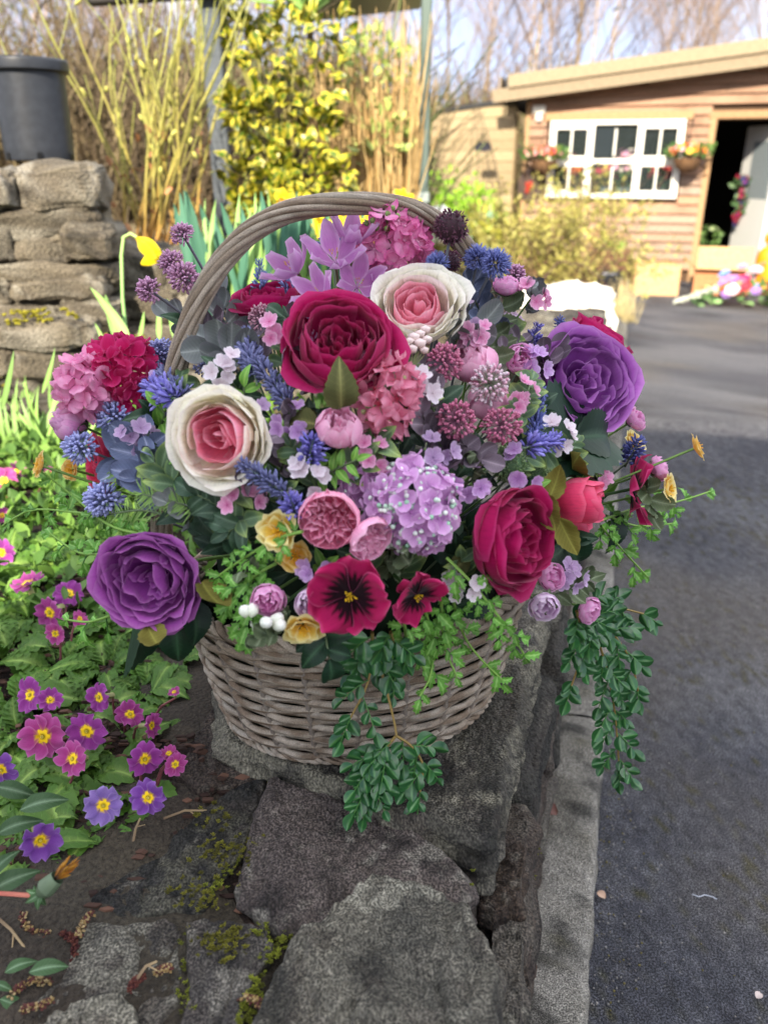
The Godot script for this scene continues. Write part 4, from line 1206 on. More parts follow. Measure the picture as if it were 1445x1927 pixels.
# ---------- the workshop ----------
func workshop() -> void:
	var o := thing("timber_workshop", "larch clad workshop with sloping roof, white window and open door across the yard", "shed", Transform3D(YB, Y(0, -0.28, 11.98)))
	rng.seed = 91
	var roof := func(x: float) -> float: return 2.24 + 0.103 * (x + 1.8)
	var wall := part(o, "wall", boxm(Vector3(1.0, 0.05, 0.05), 0.004, L("7a5a40")), mat("wood"), Transform3D(Basis(), Vector3(-1.42, 0.06, -0.03)))
	var wl := wall.transform.affine_inverse()
	var tri := func(x0: float, x1: float, y0: float) -> void:   # the backing behind the boards
		var m := MB.new()
		var p := PackedVector3Array([Vector3(x0, y0, -0.02), Vector3(x1, y0, -0.02), Vector3(x0, roof.call(x0) + 0.1, -0.02), Vector3(x1, roof.call(x1) + 0.1, -0.02)])
		m.grid(p, 2, PackedColorArray([L("5c4632"), L("5c4632"), L("5c4632"), L("5c4632")]))
		part(wall, "backing", m.mesh(), mat("wood"), wl)
	tri.call(-1.5, -1.13, 0.0); tri.call(0.49, 0.89, 0.0); tri.call(1.76, 4.5, 0.0); tri.call(-1.13, 0.49, 2.0); tri.call(0.89, 1.76, 1.98)
	var under := MB.new()
	under.grid(PackedVector3Array([Vector3(-1.13, 0, -0.02), Vector3(0.49, 0, -0.02), Vector3(-1.13, 1.08, -0.02), Vector3(0.49, 1.08, -0.02)]), 2, PackedColorArray([L("5c4632"), L("5c4632"), L("5c4632"), L("5c4632")]))
	part(wall, "backing", under.mesh(), mat("wood"), wl)
	# lapped boards
	var row := 0
	var y := 0.16
	while y < 2.9:
		var hgt := 0.118
		var spans := [[-1.45, 4.4]]
		if y + hgt > 1.04 and y < 2.02: spans = [[-1.45, -1.20], [0.555, 0.83], [1.82, 4.4]]
		elif y < 2.06: spans = [[-1.45, 0.83], [1.82, 4.4]]
		var mt := mat("wood")
		for s in spans:
			var x0: float = s[0]
			var need: float = (y + hgt - 2.24) / 0.103 - 1.8 - 0.9
			x0 = maxf(x0, need)
			var x1: float = s[1]
			if x1 - x0 < 0.05: continue
			var cuts := [x0]
			if x1 - x0 > 2.2: cuts.append(x0 + (x1 - x0) * rr(0.3, 0.7))
			cuts.append(x1)
			for c in cuts.size() - 1:
				var l: float = cuts[c + 1] - cuts[c] - 0.004
				var tone := mixc(mixc(L("98735a"), L("b88e70"), rng.randf()), L("a69484"), rng.randf() * (0.9 if y < 1.6 else 0.3))
				var b := boxm(Vector3(1.0, hgt + 0.012, 0.02), 0.004, Color.WHITE)
				var w := MB.new()
				var p := PackedVector3Array(); var col := PackedColorArray()
				var segs := 9
				for j in [[0.0, 0.0], [0.0, 0.05], [0.008, 0.054], [hgt + 0.004, 0.012], [hgt + 0.01, 0.0]]:
					for i in segs:
						p.append(Vector3(l * (i / float(segs - 1) - 0.5), j[0], j[1] + 0.003 * nz(Vector3(i * 0.6, y * 7, 0), 1.0)))
						col.append(mixc(tone, L("6f5642"), smoothstep(0.1, 0.6, nf(Vector3(cuts[c] + l * i / 8.0, y * 12, 0), 2.5)) * 0.5))
				w.grid(p, segs, col)
				part(wall, "board", w.mesh(), mt, wl * Transform3D(Basis(), Vector3(cuts[c] + l / 2, y, 0.0)))
		y += hgt
		row += 1
	for x in [[-1.475, 0.06, 2.24], [0.86, 0.08, 2.02], [1.79, 0.08, 2.02]]:
		part(o, "corner_post", boxm(Vector3(x[1], x[2], 0.07), 0.006, L("b8946c")), mat("wood"), Transform3D(Basis(), Vector3(x[0], x[2] / 2, 0.01)))
	part(o, "lintel", boxm(Vector3(1.06, 0.09, 0.075), 0.006, L("b08c66")), mat("wood"), Transform3D(Basis(), Vector3(1.325, 2.045, 0.012)))
	part(o, "window_board", boxm(Vector3(1.86, 0.1, 0.05), 0.006, L("b8966e")), mat("wood"), Transform3D(Basis(), Vector3(-0.32, 2.05, 0.03)))
	# roof: felted deck with two fascia boards
	var an := atan(0.103)
	var rl := 6.4
	part(o, "roof", boxm(Vector3(rl, 0.14, 4.6), 0.01, L("3e4146")), mat("plastic"), Transform3D(Basis(Vector3(0, 0, 1), an), Vector3(-1.8 + rl / 2 * cos(an) + 0.04, roof.call(-1.8 + rl / 2) + 0.2, -1.98)))
	part(o, "fascia_board", boxm(Vector3(rl + 0.12, 0.155, 0.03), 0.005, L("9a8a70")), mat("wood"), Transform3D(Basis(Vector3(0, 0, 1), an), Vector3(-1.86 + rl / 2 * cos(an), roof.call(-1.86 + rl / 2) + 0.055, 0.35)))
	part(o, "fascia_board", boxm(Vector3(rl, 0.15, 0.03), 0.005, L("a49478")), mat("wood"), Transform3D(Basis(Vector3(0, 0, 1), an), Vector3(-1.72 + rl / 2 * cos(an), roof.call(-1.72 + rl / 2) + 0.20, 0.384)))
	part(o, "verge_board", boxm(Vector3(0.03, 0.3, 4.3), 0.005, L("9a8870")), mat("wood"), Transform3D(Basis(), Vector3(-1.83, 2.36, -1.8)))
	part(o, "soffit", boxm(Vector3(rl, 0.02, 0.36), 0.004, L("9c7c5c")), mat("wood"), Transform3D(Basis(Vector3(0, 0, 1), an), Vector3(-1.8 + rl / 2 * cos(an), roof.call(-1.8 + rl / 2) + 0.10, 0.16)))
	# inside
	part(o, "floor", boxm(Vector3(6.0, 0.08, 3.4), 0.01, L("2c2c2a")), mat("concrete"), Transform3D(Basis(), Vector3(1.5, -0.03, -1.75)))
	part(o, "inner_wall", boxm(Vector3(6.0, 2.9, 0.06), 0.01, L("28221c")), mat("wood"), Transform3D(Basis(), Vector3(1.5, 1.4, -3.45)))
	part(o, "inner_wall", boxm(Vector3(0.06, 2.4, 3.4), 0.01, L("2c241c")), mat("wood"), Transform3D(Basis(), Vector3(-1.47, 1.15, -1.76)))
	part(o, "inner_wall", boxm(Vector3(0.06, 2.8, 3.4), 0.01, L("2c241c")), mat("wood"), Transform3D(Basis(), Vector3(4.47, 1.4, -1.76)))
	part(o, "work_bench", boxm(Vector3(2.0, 0.05, 0.5), 0.01, L("4a3c2c")), mat("wood"), Transform3D(Basis(), Vector3(-0.4, 1.0, -0.42)))
	# window: three casements, each with a glazing bar, above and below a transom
	var win := part(o, "window", boxm(Vector3(1.70, 0.055, 0.07), 0.006, L("e6e4da")), mat("paint"), Transform3D(Basis(), Vector3(-0.32, 1.085, 0.03)))
	var wi := Transform3D(Basis(), -win.position)
	var fr := func(w: float, h: float, x: float, yy: float, z := 0.03, d := 0.06) -> void:
		part(win, "frame", boxm(Vector3(w, h, d), 0.005, L("e6e4da")), mat("paint"), wi * Transform3D(Basis(), Vector3(x, yy, z)))
	fr.call(1.70, 0.05, -0.32, 1.975)
	fr.call(0.05, 0.835, -1.145, 1.531); fr.call(0.05, 0.835, 0.505, 1.531)
	for x in [-0.62, -0.02]: fr.call(0.055, 0.835, x, 1.531, 0.03, 0.055)
	for c in 3:
		var xc: float = [-0.883, -0.32, 0.243][c]
		var ww: float = [0.47, 0.54, 0.47][c]
		fr.call(ww, 0.055, xc, 1.51, 0.028, 0.05)
		for rw in 2:
			var yc: float = [1.735, 1.298][rw]
			var hh: float = [0.39, 0.365][rw]
			var proud: float = 0.045 if c != 1 and rw == 0 else 0.03
			if c != 1:
				for sg in [-1.0, 1.0]:
					fr.call(0.03, hh, xc + sg * (ww / 2 - 0.017), yc, proud, 0.045)
				fr.call(ww - 0.065, 0.03, xc, yc + hh / 2 - 0.017, proud, 0.043); fr.call(ww - 0.065, 0.03, xc, yc - hh / 2 + 0.017, proud, 0.043)
			part(win, "glazing_bar", boxm(Vector3(0.022, hh - 0.06, 0.03), 0.003, L("e4e2d8")), mat("paint"), wi * Transform3D(Basis(), Vector3(xc, yc, proud - 0.004)))
			for sg in [-1.0, 1.0]:
				part(win, "pane", boxm(Vector3(ww / 2 - 0.012, hh - 0.02, 0.004), 0.001), mat("glass"), wi * Transform3D(Basis(), Vector3(xc + sg * ww / 4, yc, 0.012)))
	# door leaf, open inwards
	var dl := part(o, "door", boxm(Vector3(0.84, 1.92, 0.045), 0.006, L("c9cac6")), mat("paint"), Transform3D(Basis(UP, -1.15), Vector3(1.73, 0.98, -0.06) + Basis(UP, -1.15) * Vector3(-0.42, 0, 0)))
	part(dl, "glazed_panel", boxm(Vector3(0.5, 0.7, 0.01), 0.002, L("8a9498")), mat("plastic"), Transform3D(Basis(), Vector3(0.05, 0.42, 0.02)))
	part(dl, "edge_strip", boxm(Vector3(0.02, 1.92, 0.06), 0.004, L("dfe4ea")), mat("paint"), Transform3D(Basis(), Vector3(0.36, 0, 0.005)))
	part(dl, "handle", boxm(Vector3(0.1, 0.02, 0.04), 0.005, L("9a9a9a")), mat("metal"), Transform3D(Basis(), Vector3(-0.36, 0.02, 0.045)))
	part(o, "threshold", boxm(Vector3(0.86, 0.05, 0.14), 0.008, L("8a7458")), mat("wood"), Transform3D(Basis(), Vector3(1.325, 0.035, 0.03)))
	# flowers kept inside, seen through window and door
	rng.seed = 14
	var lab := ["green leafy stems with red flowers on the bench behind the left window", "leafy arrangement with crimson blooms behind the middle of the window", "pale pink arrangement behind the glazing bar of the middle window", "foliage with small red flowers behind the right window", "white and green arrangement low behind the middle window", "tall orange flowers behind the lower left window"]
	for q in 6:
		var s := thing("indoor_bouquet", lab[q], "flowers", Transform3D(YB, Y([-0.95, -0.42, -0.2, 0.32, -0.1, -0.75][q], 0.78, 12.35 + 0.05 * (q % 2))))
		mini_bouquet(s, 0.16, 0.5 if q % 2 == 0 else 0.32, [["a8182c"], ["a01840", "c84a6a"], ["d8a0b8"], ["a82430"], ["d8d4c8", "b890c0"], ["c8642c"]][q], 45, 22)
		var cup := MB.new()
		cup.tube(PackedVector3Array([Vector3(0, 0, 0), Vector3(0, 0.12, 0)]), 0.05, 0.065, 12, L("58686a"), L("58686a"))
		part(s, "pot", cup.mesh(), mat("plastic"))
	var bk := thing("teal_bucket", "teal bucket of greenery just inside the open workshop door", "bucket", Transform3D(YB, Y(1.05, -0.25, 12.5)))
	var bm := MB.new()
	bm.tube(PackedVector3Array([Vector3(0, 0, 0), Vector3(0, 0.02, 0), Vector3(0, 0.36, 0)]), 0.12, 0.17, 18, L("0c6a62"), L("0e7a70"))
	part(bk, "bucket_wall", bm.mesh(), mat("plastic"))
	var bg := Node3D.new()
	mini_bouquet(bk, 0.2, 0.36, ["6a8a4c", "a8b888"], 50, 12, 0.3)
	bg.free()
	var wr := thing("hanging_swag", "long swag of red, purple and blue flowers hanging on the open white door", "flower swag", Transform3D(YB * Basis(UP, -1.15), Y(1.47, 1.0, 12.62)))
	rng.seed = 15
	var fm := MB.new()
	for q in 90:
		var f := rng.randf()
		var c := L(["8c1834", "a82848", "5c3a8a", "34487a", "c85a78"][rng.randi() % 5])
		fm.add(blossom_white(), Transform3D(aim(Vector3(rr(-1, 1), rr(-0.6, 0.8), 1.2), rr(0, 6)).scaled(Vector3.ONE * rr(0.03, 0.055)), Vector3(rr(-0.09, 0.09) * (1.2 - f), 0.05 - f * 0.62, 0.06 + rr(0, 0.05))), c)
	part(wr, "flowers", fm.mesh(), mat("petal")).set_meta("kind", "stuff")
	var gl := facing_leaves(90, [[Vector3(0, -0.1, 0.05), 0.13], [Vector3(0, -0.32, 0.05), 0.1]], 0.09, ["3a5a34", "56704a"], 16)
	multi(wr, "foliage", plainleaf(), mat("thinleaf"), gl[0], gl[1])
	# fittings on the wall
	var se := thing("security_light", "white sensor light high on the workshop wall, under the eave's left end", "outdoor light", Transform3D(YB, Y(-1.34, 1.86, 11.93)))
	part(se, "body", boxm(Vector3(0.17, 0.1, 0.09), 0.015, L("dcd8cc")), mat("paint"))
	part(se, "sensor", boxm(Vector3(0.09, 0.09, 0.08), 0.02, L("e4e0d6")), mat("paint"), Transform3D(Basis(Vector3.RIGHT, 0.3), Vector3(0.01, -0.1, 0.03)))
	var sl := thing("slate_plaque", "rounded dark slate plaque with a red spray hung on the boards left of the window", "plaque", Transform3D(YB, Y(-1.38, 0.93, 11.93)))
	var sp := MB.new()
	var pp := PackedVector3Array(); var pc := PackedColorArray()
	for j in 4:
		for i in 33:
			var a := TAU * i / 32
			var r2: float = [0.0, 1.0, 1.03, 1.03][j]
			pp.append(Vector3(0.17 * r2 * cos(a), 0.21 * r2 * signf(sin(a)) * pow(absf(sin(a)), 0.75), [0.02, 0.02, 0.012, 0.0][j])); pc.append(L("4a3c36"))
	sp.grid(pp, 33, pc)
	part(sl, "plate", sp.mesh(), mat("wood"))
	var dots := MB.new()
	for q in 14: dots.bead(Vector3(rr(-0.07, 0.03), rr(-0.12, 0.06), 0.02), Vector3(rr(-0.07, 0.03), rr(-0.12, 0.06), 0.05), 0.018, L("a83226"), L("c04030"), 5)
	part(sl, "red_spray", dots.mesh(), mat("petal"))
	for a in [[-1.2, 1.24, ["d8643c", "e8a0a0", "d0485c", "e8c8b0"], "hanging basket of coral and pink flowers at the window's left corner"], [0.60, 1.26, ["f0a83c", "e8d060", "d85838", "e8b8b8"], "hanging basket of yellow, orange and pink flowers at the window's right corner"]]:
		var hb := thing("hanging_basket", a[3], "hanging basket", Transform3D(YB, Y(a[0], a[1], 11.7)))
		var bb := MB.new()
		var p2 := PackedVector3Array(); var c2 := PackedColorArray()
		for j in 7:
			for i in 21:
				var el := PI / 2 * j / 6.0
				p2.append(Vector3(sin(el) * cos(TAU * i / 20) * 0.17, -cos(el) * 0.17, sin(el) * sin(TAU * i / 20) * 0.17)); c2.append(mixc(L("4a3626"), L("6a5038"), 0.5 + nf(p2[p2.size() - 1], 20.0)))
		bb.grid(p2, 21, c2)
		part(hb, "coir_bowl", bb.mesh(), mat("moss"))
		var br := MB.new()
		for i in 3: br.tube(PackedVector3Array([Vector3(cos(TAU * i / 3) * 0.17, 0, sin(TAU * i / 3) * 0.17), Vector3(0, 0.42, 0)]), 0.003, 0.003, 4, L("3a3a3a"), L("3a3a3a"))
		br.tube(PackedVector3Array([Vector3(0, 0.42, 0), Vector3(0, 0.46, -0.05), Vector3(0, 0.46, -0.24), Vector3(0, 0.2, -0.25)]), 0.008, 0.008, 5, L("2a2a2a"), L("2a2a2a"))
		part(hb, "chains", br.mesh(), mat("metal"))
		mini_bouquet(hb, 0.26, 0.17, a[2], 110, 80, 0.0)

func blossom_white() -> MB:
	if meshes.has("bw"): return meshes["bw"]
	var b := MB.new()
	for q in 5: b.add(fpetal(0.5, 0.05, 0.3, 0.05, [Color.WHITE, Color.WHITE, Color.WHITE], 0.0, 2, 3), Transform3D(Basis(UP, TAU * q / 5), Vector3.ZERO))
	meshes["bw"] = b
	return b
func mini_bouquet(o: Node3D, rad: float, hgt: float, cols: Array, leaves: int, blooms: int, y0 := 0.1) -> void:
	var lf := []; var lc := []
	for q in leaves:
		var d := Vector3(rr(-1, 1), rr(0, 1), rr(-1, 1))
		lf.append(Transform3D(aim(d + UP * 0.5, rr(0, 6)).scaled(Vector3.ONE * rad * rr(0.22, 0.38)), Vector3(d.x * rad, y0 + rng.randf() * hgt * 0.8, d.z * rad)))
		lc.append(mixc(L("2c4a20"), L("6a8a48"), rng.randf()))
	multi(o, "foliage", plainleaf(), mat("thinleaf"), lf, lc)
	var m := MB.new()
	for q in blooms:
		var d := Vector3(rr(-1, 1), rr(0.1, 1), rr(-1, 1)).normalized()
		m.add(blossom_white(), Transform3D(aim(d, rr(0, 6)).scaled(Vector3.ONE * rr(0.03, 0.045)), Vector3(d.x * rad, y0 + hgt * (0.35 + 0.65 * d.y), d.z * rad)), L(cols[rng.randi() % cols.size()]))
	part(o, "blooms", m.mesh(), mat("petal")).set_meta("kind", "stuff")

func yard_things() -> void:
	rng.seed = 401
	# cardboard boxes
	var card := L("c49a6a")
	var b1 := thing("cardboard_box", "plain cardboard box lying open side down by the workshop wall, left of the doorstep", "cardboard box", Transform3D(YB * Basis(UP, 0.1), Y(0.36, tarmac_y(10.7), 10.75)))
	part(b1, "front_panel", boxm(Vector3(0.52, 0.36, 0.008), 0.002, L("cda376")), mat("card"), Transform3D(Basis(Vector3.RIGHT, -0.22), Vector3(0, 0.176, 0.2)))
	part(b1, "side_panel", boxm(Vector3(0.008, 0.34, 0.4), 0.002, card), mat("card"), Transform3D(Basis(), Vector3(0.265, 0.172, -0.03)))
	part(b1, "side_panel", boxm(Vector3(0.008, 0.34, 0.4), 0.002, card), mat("card"), Transform3D(Basis(), Vector3(-0.265, 0.172, -0.03)))
	part(b1, "back_panel", boxm(Vector3(0.52, 0.34, 0.008), 0.002, card), mat("card"), Transform3D(Basis(), Vector3(0, 0.172, -0.235)))
	var b2 := thing("cardboard_box", "open cardboard box with raised flap beside the door, behind the bright bouquet", "cardboard box", Transform3D(YB * Basis(UP, -0.06), Y(1.14, tarmac_y(10.9), 10.95)))
	for w in [[Vector3(0.62, 0.3, 0.008), Vector3(0, 0.152, 0.2), "c8885e"], [Vector3(0.62, 0.3, 0.008), Vector3(0, 0.152, -0.2), "b48a60"], [Vector3(0.008, 0.3, 0.4), Vector3(0.31, 0.152, 0), "b98e62"], [Vector3(0.008, 0.3, 0.4), Vector3(-0.31, 0.152, 0), "b98e62"], [Vector3(0.6, 0.008, 0.38), Vector3(0, 0.006, 0), "8a6a48"]]:
		part(b2, "panel", boxm(w[0], 0.002, L(w[2])), mat("card"), Transform3D(Basis(), w[1]))
	for w in [[0.2, -0.35, 0.62, Vector3(0, 0.44, 0.26)], [-0.2, 0.5, 0.62, Vector3(0, 0.40, -0.27)]]:
		part(b2, "flap", boxm(Vector3(w[2], 0.27, 0.007), 0.002, L("cfa678")), mat("card"), Transform3D(Basis(Vector3.RIGHT, w[1]), w[3]))
	part(b2, "flap", boxm(Vector3(0.007, 0.2, 0.38), 0.002, L("c49a6c")), mat("card"), Transform3D(Basis(Vector3(0, 0, 1), -1.0), Vector3(0.39, 0.35, 0)))
	part(b2, "flap", boxm(Vector3(0.007, 0.2, 0.38), 0.002, L("c49a6c")), mat("card"), Transform3D(Basis(Vector3(0, 0, 1), 0.9), Vector3(-0.39, 0.35, 0)))
	# the bright bouquet on the ground
	var bq := thing("ground_bouquet", "large bright mixed bouquet of red, orange, pink and blue flowers lying on the yard", "bouquet", Transform3D(YB, Y(1.42, tarmac_y(9.8), 9.85)))
	var lf := []; var lc := []
	for q in 150:
		var d := Vector3(rr(-0.62, 0.55), 0, rr(-0.24, 0.24))
		d.y = rr(0.02, 0.3) * (1.0 - pow(absf(d.x) / 0.7, 2))
		lf.append(Transform3D(aim(Vector3(rr(-1, 1), rr(0, 1), rr(-1, 1)), rr(0, 6)).scaled(Vector3.ONE * rr(0.07, 0.13)), d)); lc.append(mixc(L("3c6a34"), L("8ab070"), rng.randf()))
	multi(bq, "foliage", plainleaf(), mat("thinleaf"), lf, lc)
	for q in 46:
		var d := Vector3(rr(-0.42, 0.5), 0, rr(-0.22, 0.26))
		d.y = rr(0.16, 0.36) * (1.0 - pow(absf(d.x) / 0.75, 2)) - d.z * 0.25
		var cc: String = ["c8283c", "d84454", "e86a2c", "e47a98", "e8a0b8", "88a4d8", "b088d0", "ecdce0", "d83c6c"][rng.randi() % 9]
		var m := blossom_white()
		var key := "bwm" + cc
		if not meshes.has(key):
			var t := MB.new()
			t.add(m, Transform3D(), L(cc)); t.add(m, Transform3D(Basis(UP, 0.6).scaled(Vector3(0.65, 1.4, 0.65)), Vector3(0, 0.1, 0)), L(cc, 1.1))
			meshes[key] = t.mesh()
		part(bq, "bloom", meshes[key], mat("petal"), Transform3D(aim(Vector3(d.x, 0.7, d.z + 0.5), rr(0, 6)).scaled(Vector3.ONE * rr(0.05, 0.085)), d))
	var wh := MB.new()
	for s in 4:
		for q in 40:
			var f := rng.randf()
			var p := Vector3(-0.42 - f * 0.42, 0.2 - 0.17 * f, 0.12 + s * 0.05 - f * 0.05) + Vector3(rr(-1, 1), rr(-1, 1), rr(-1, 1)) * 0.025 * (1.2 - f)
			wh.bead(p, p + Vector3(-0.03, rr(-0.01, 0.02), rr(-0.01, 0.01)), 0.012, L("b8c8a0"), L("e4e4dc"), 4)
	part(bq, "white_spikes", wh.mesh(), mat("petal")).set_meta("kind", "stuff")
	# yellow gas bottle beyond the door
	var gb := thing("gas_bottle", "tall yellow ochre gas bottle at the right edge beside the door", "gas bottle", Transform3D(YB, Y(1.66, tarmac_y(11.0), 11.1)))
	var gm := MB.new()
	var gp := PackedVector3Array(); var gc := PackedColorArray()
	for w in [[0.0, 0.03], [0.12, 0.03], [0.14, 0.06], [0.14, 0.42], [0.12, 0.5], [0.06, 0.55], [0.04, 0.57], [0.04, 0.6], [0.08, 0.6], [0.08, 0.7], [0.07, 0.7], [0.0, 0.66]]:
		for i in 25:
			gp.append(Vector3(w[0] * cos(TAU * i / 24), w[1], w[0] * sin(TAU * i / 24))); gc.append(L("c8861c"))
	gm.grid(gp, 25, gc)
	part(gb, "body", gm.mesh(), mat("paint"))
	part(gb, "foot_ring", boxm(Vector3(0.2, 0.05, 0.2), 0.02, L("a86c18")), mat("paint"), Transform3D(Basis(), Vector3(0, 0.025, 0)))
	# planters
	var tp := thing("terracotta_trough", "square terracotta planter against the workshop wall, left of the cardboard box", "planter", Transform3D(YB, Y(-0.22, -0.28, 11.6)))
	for w in [[Vector3(0.5, 0.4, 0.03), Vector3(0, 0.2, 0.2)], [Vector3(0.5, 0.4, 0.03), Vector3(0, 0.2, -0.2)], [Vector3(0.03, 0.4, 0.37), Vector3(0.235, 0.2, 0)], [Vector3(0.03, 0.4, 0.37), Vector3(-0.235, 0.2, 0)]]:
		part(tp, "side", boxm(w[0], 0.006, L("c08a70")), mat("concrete"), Transform3D(Basis(), w[1]))
	for w in [[Vector3(0.56, 0.05, 0.05), Vector3(0, 0.402, 0.215)], [Vector3(0.56, 0.05, 0.05), Vector3(0, 0.402, -0.215)], [Vector3(0.05, 0.05, 0.37), Vector3(0.255, 0.402, 0)], [Vector3(0.05, 0.05, 0.37), Vector3(-0.255, 0.402, 0)]]:
		part(tp, "rim", boxm(w[0], 0.008, L("c89478")), mat("concrete"), Transform3D(Basis(), w[1]))
	part(tp, "soil", boxm(Vector3(0.44, 0.02, 0.37), 0.004, L("2c2018")), mat("soil"), Transform3D(Basis(), Vector3(0, 0.36, 0)))
	var tl := facing_leaves(60, [[Vector3(0, 0.38, 0), 0.17]], 0.09, ["5a8a2c", "8ab04c"], 402)
	multi(tp, "foliage", plainleaf(), mat("thinleaf"), tl[0], tl[1])
	var bp := thing("black_pot", "low black plastic pot behind the white boulder", "plant pot", Transform3D(YB, Y(-0.24, -0.26, 10.2)))
	var bm := MB.new()
	bm.tube(PackedVector3Array([Vector3(0, 0, 0), Vector3(0, 0.14, 0), Vector3(0, 0.26, 0)]), 0.19, 0.25, 24, L("23252b"), L("2a2c33"))
	bm.tube(PackedVector3Array([Vector3(0, 0.25, 0), Vector3(0, 0.28, 0)]), 0.265, 0.265, 24, L("2a2c33"), L("2a2c33"))
	part(bp, "body", bm.mesh(), mat("plastic"))
	var bs := CylinderMesh.new()
	bs.top_radius = 0.24; bs.bottom_radius = 0.24; bs.height = 0.01
	part(bp, "soil", bs, mat("soil"), Transform3D(Basis(), Vector3(0, 0.23, 0)))
	var wb := thing("white_boulder", "big pale whitewashed boulder at the end of the flower bed behind the basket", "boulder", Transform3D(YB, Y(-0.45, 0.36, 4.75)))
	part(wb, "stone", rock(Vector3(0.8, 0.36, 0.6), 61.0, ["bcb4a4", "ccc6b8", "d8d4ca", 0.3], 20, 0.7), mat("woody"))
	var wb2 := thing("white_boulder", "white stone in the bed seen through the handle's right end", "boulder", Transform3D(YB, Vector3(0.234, 0.8185, -5.513)))
	part(wb2, "stone", rock(Vector3(0.42, 0.2, 0.4), 67.0, ["b4b0a6", "c4c0b6", "d0ccc6", 0.3], 14, 0.7), mat("woody"))
	# fence panel and lean-to roof edge left of the workshop
	var fp := thing("board_fence", "weathered board fence panel with a dark sloping top, left of the workshop", "fence", Transform3D(YB, Y(-1.66, -0.28, 12.15)))
	for q in 16:
		var yy := 0.06 + q * 0.138
		var lft := -2.9
		if yy > 2.0: lft = -1.6
		part(fp, "board", boxm(Vector3(-lft, 0.132, 0.022), 0.004, mixc(L("9c8a6a"), L("b8a480"), rng.randf())), mat("wood"), Transform3D(Basis(Vector3(0, 0, 1), rr(-0.003, 0.003)), Vector3(lft / 2, yy, rr(0, 0.006))))
	for x in [-0.02, -0.9, -1.9, -2.85]: part(fp, "post", boxm(Vector3(0.08, 2.1, 0.07), 0.008, L("8a7656")), mat("wood"), Transform3D(Basis(), Vector3(x, 1.05, -0.06)))
	part(fp, "coping", boxm(Vector3(3.0, 0.07, 0.12), 0.01, L("2e2c2c")), mat("plastic"), Transform3D(Basis(Vector3(0, 0, 1), 0.12), Vector3(-1.5, 2.1, -0.03)))
	var ob := thing("metal_obelisk", "tall thin metal plant support with a dark butterfly ornament before the fence", "plant support", Transform3D(YB, Y(-2.0, -0.2, 11.6)))
	for s in [-0.28, -0.1, 0.12, 0.3]:
		var m := MB.new()
		m.tube(PackedVector3Array([Vector3(s, 0, 0), Vector3(s * 0.95, 0.7, 0.02), Vector3(s * 0.6, 1.4, 0.03), Vector3(s * 0.1 - 0.12, 2.1, 0)]), 0.009, 0.006, 5, L("4a4438"), L("4a4438"))
		part(ob, "rod", m.mesh(), mat("metal"))
	for s in [0.5, 1.0]:
		part(ob, "cross_bar", boxm(Vector3(0.56 * (1.1 - s * 0.3), 0.012, 0.012), 0.002, L("4a4438")), mat("metal"), Transform3D(Basis(), Vector3(0, s, 0.03)))
	for s in [-1.0, 1.0]:
		part(ob, "wing", fpetal(0.5, 0.1, 0.1, 0.0, [L("2a2a30"), L("34343c"), L("2a2a30")]).mesh(), mat("metal"), Transform3D(Basis(Vector3(0, 0, 1), PI / 2 - s * 0.7).scaled(Vector3.ONE * 0.14) * Basis(Vector3.RIGHT, PI / 2), Vector3(0, 1.55, 0.05)))
	var ch := thing("garden_chair", "pale teal garden chair among the green plants before the fence", "chair", Transform3D(YB * Basis(UP, 0.4), Y(-1.75, -0.2, 10.2)))
	part(ch, "seat", boxm(Vector3(0.42, 0.03, 0.4), 0.01, L("6fa090")), mat("paint"), Transform3D(Basis(), Vector3(0, 0.44, 0)))
	for q in 4: part(ch, "leg", boxm(Vector3(0.035, 0.43, 0.035), 0.006, L("6fa090")), mat("paint"), Transform3D(Basis(), Vector3(-0.18 + 0.36 * (q % 2), 0.215, -0.17 + 0.34 * int(q / 2))))
	for q in 4: part(ch, "back_slat", boxm(Vector3(0.07, 0.4, 0.02), 0.005, L("79aa9a")), mat("paint"), Transform3D(Basis(Vector3.RIGHT, 0.12), Vector3(-0.15 + 0.1 * q, 0.66, -0.2)))
	var sr := thing("slate_roofed_house", "dark slate roof corner of a neighbouring building above the workshop, top right", "house", Transform3D(YB, Y(4.2, -0.3, 19.0)))
	part(sr, "wall", boxm(Vector3(5.0, 4.4, 5.0), 0.03, L("4a5058")), mat("concrete"), Transform3D(Basis(), Vector3(1.0, 2.2, -2.5)))
	for sg in [-1.0, 1.0]: part(sr, "roof_slope", boxm(Vector3(4.4, 0.14, 5.6), 0.02, L("2e3a4e")), mat("plastic"), Transform3D(Basis(Vector3(0, 0, 1), -sg * 1.0), Vector3(1.0 + sg * 1.12, 5.85, -2.5)))
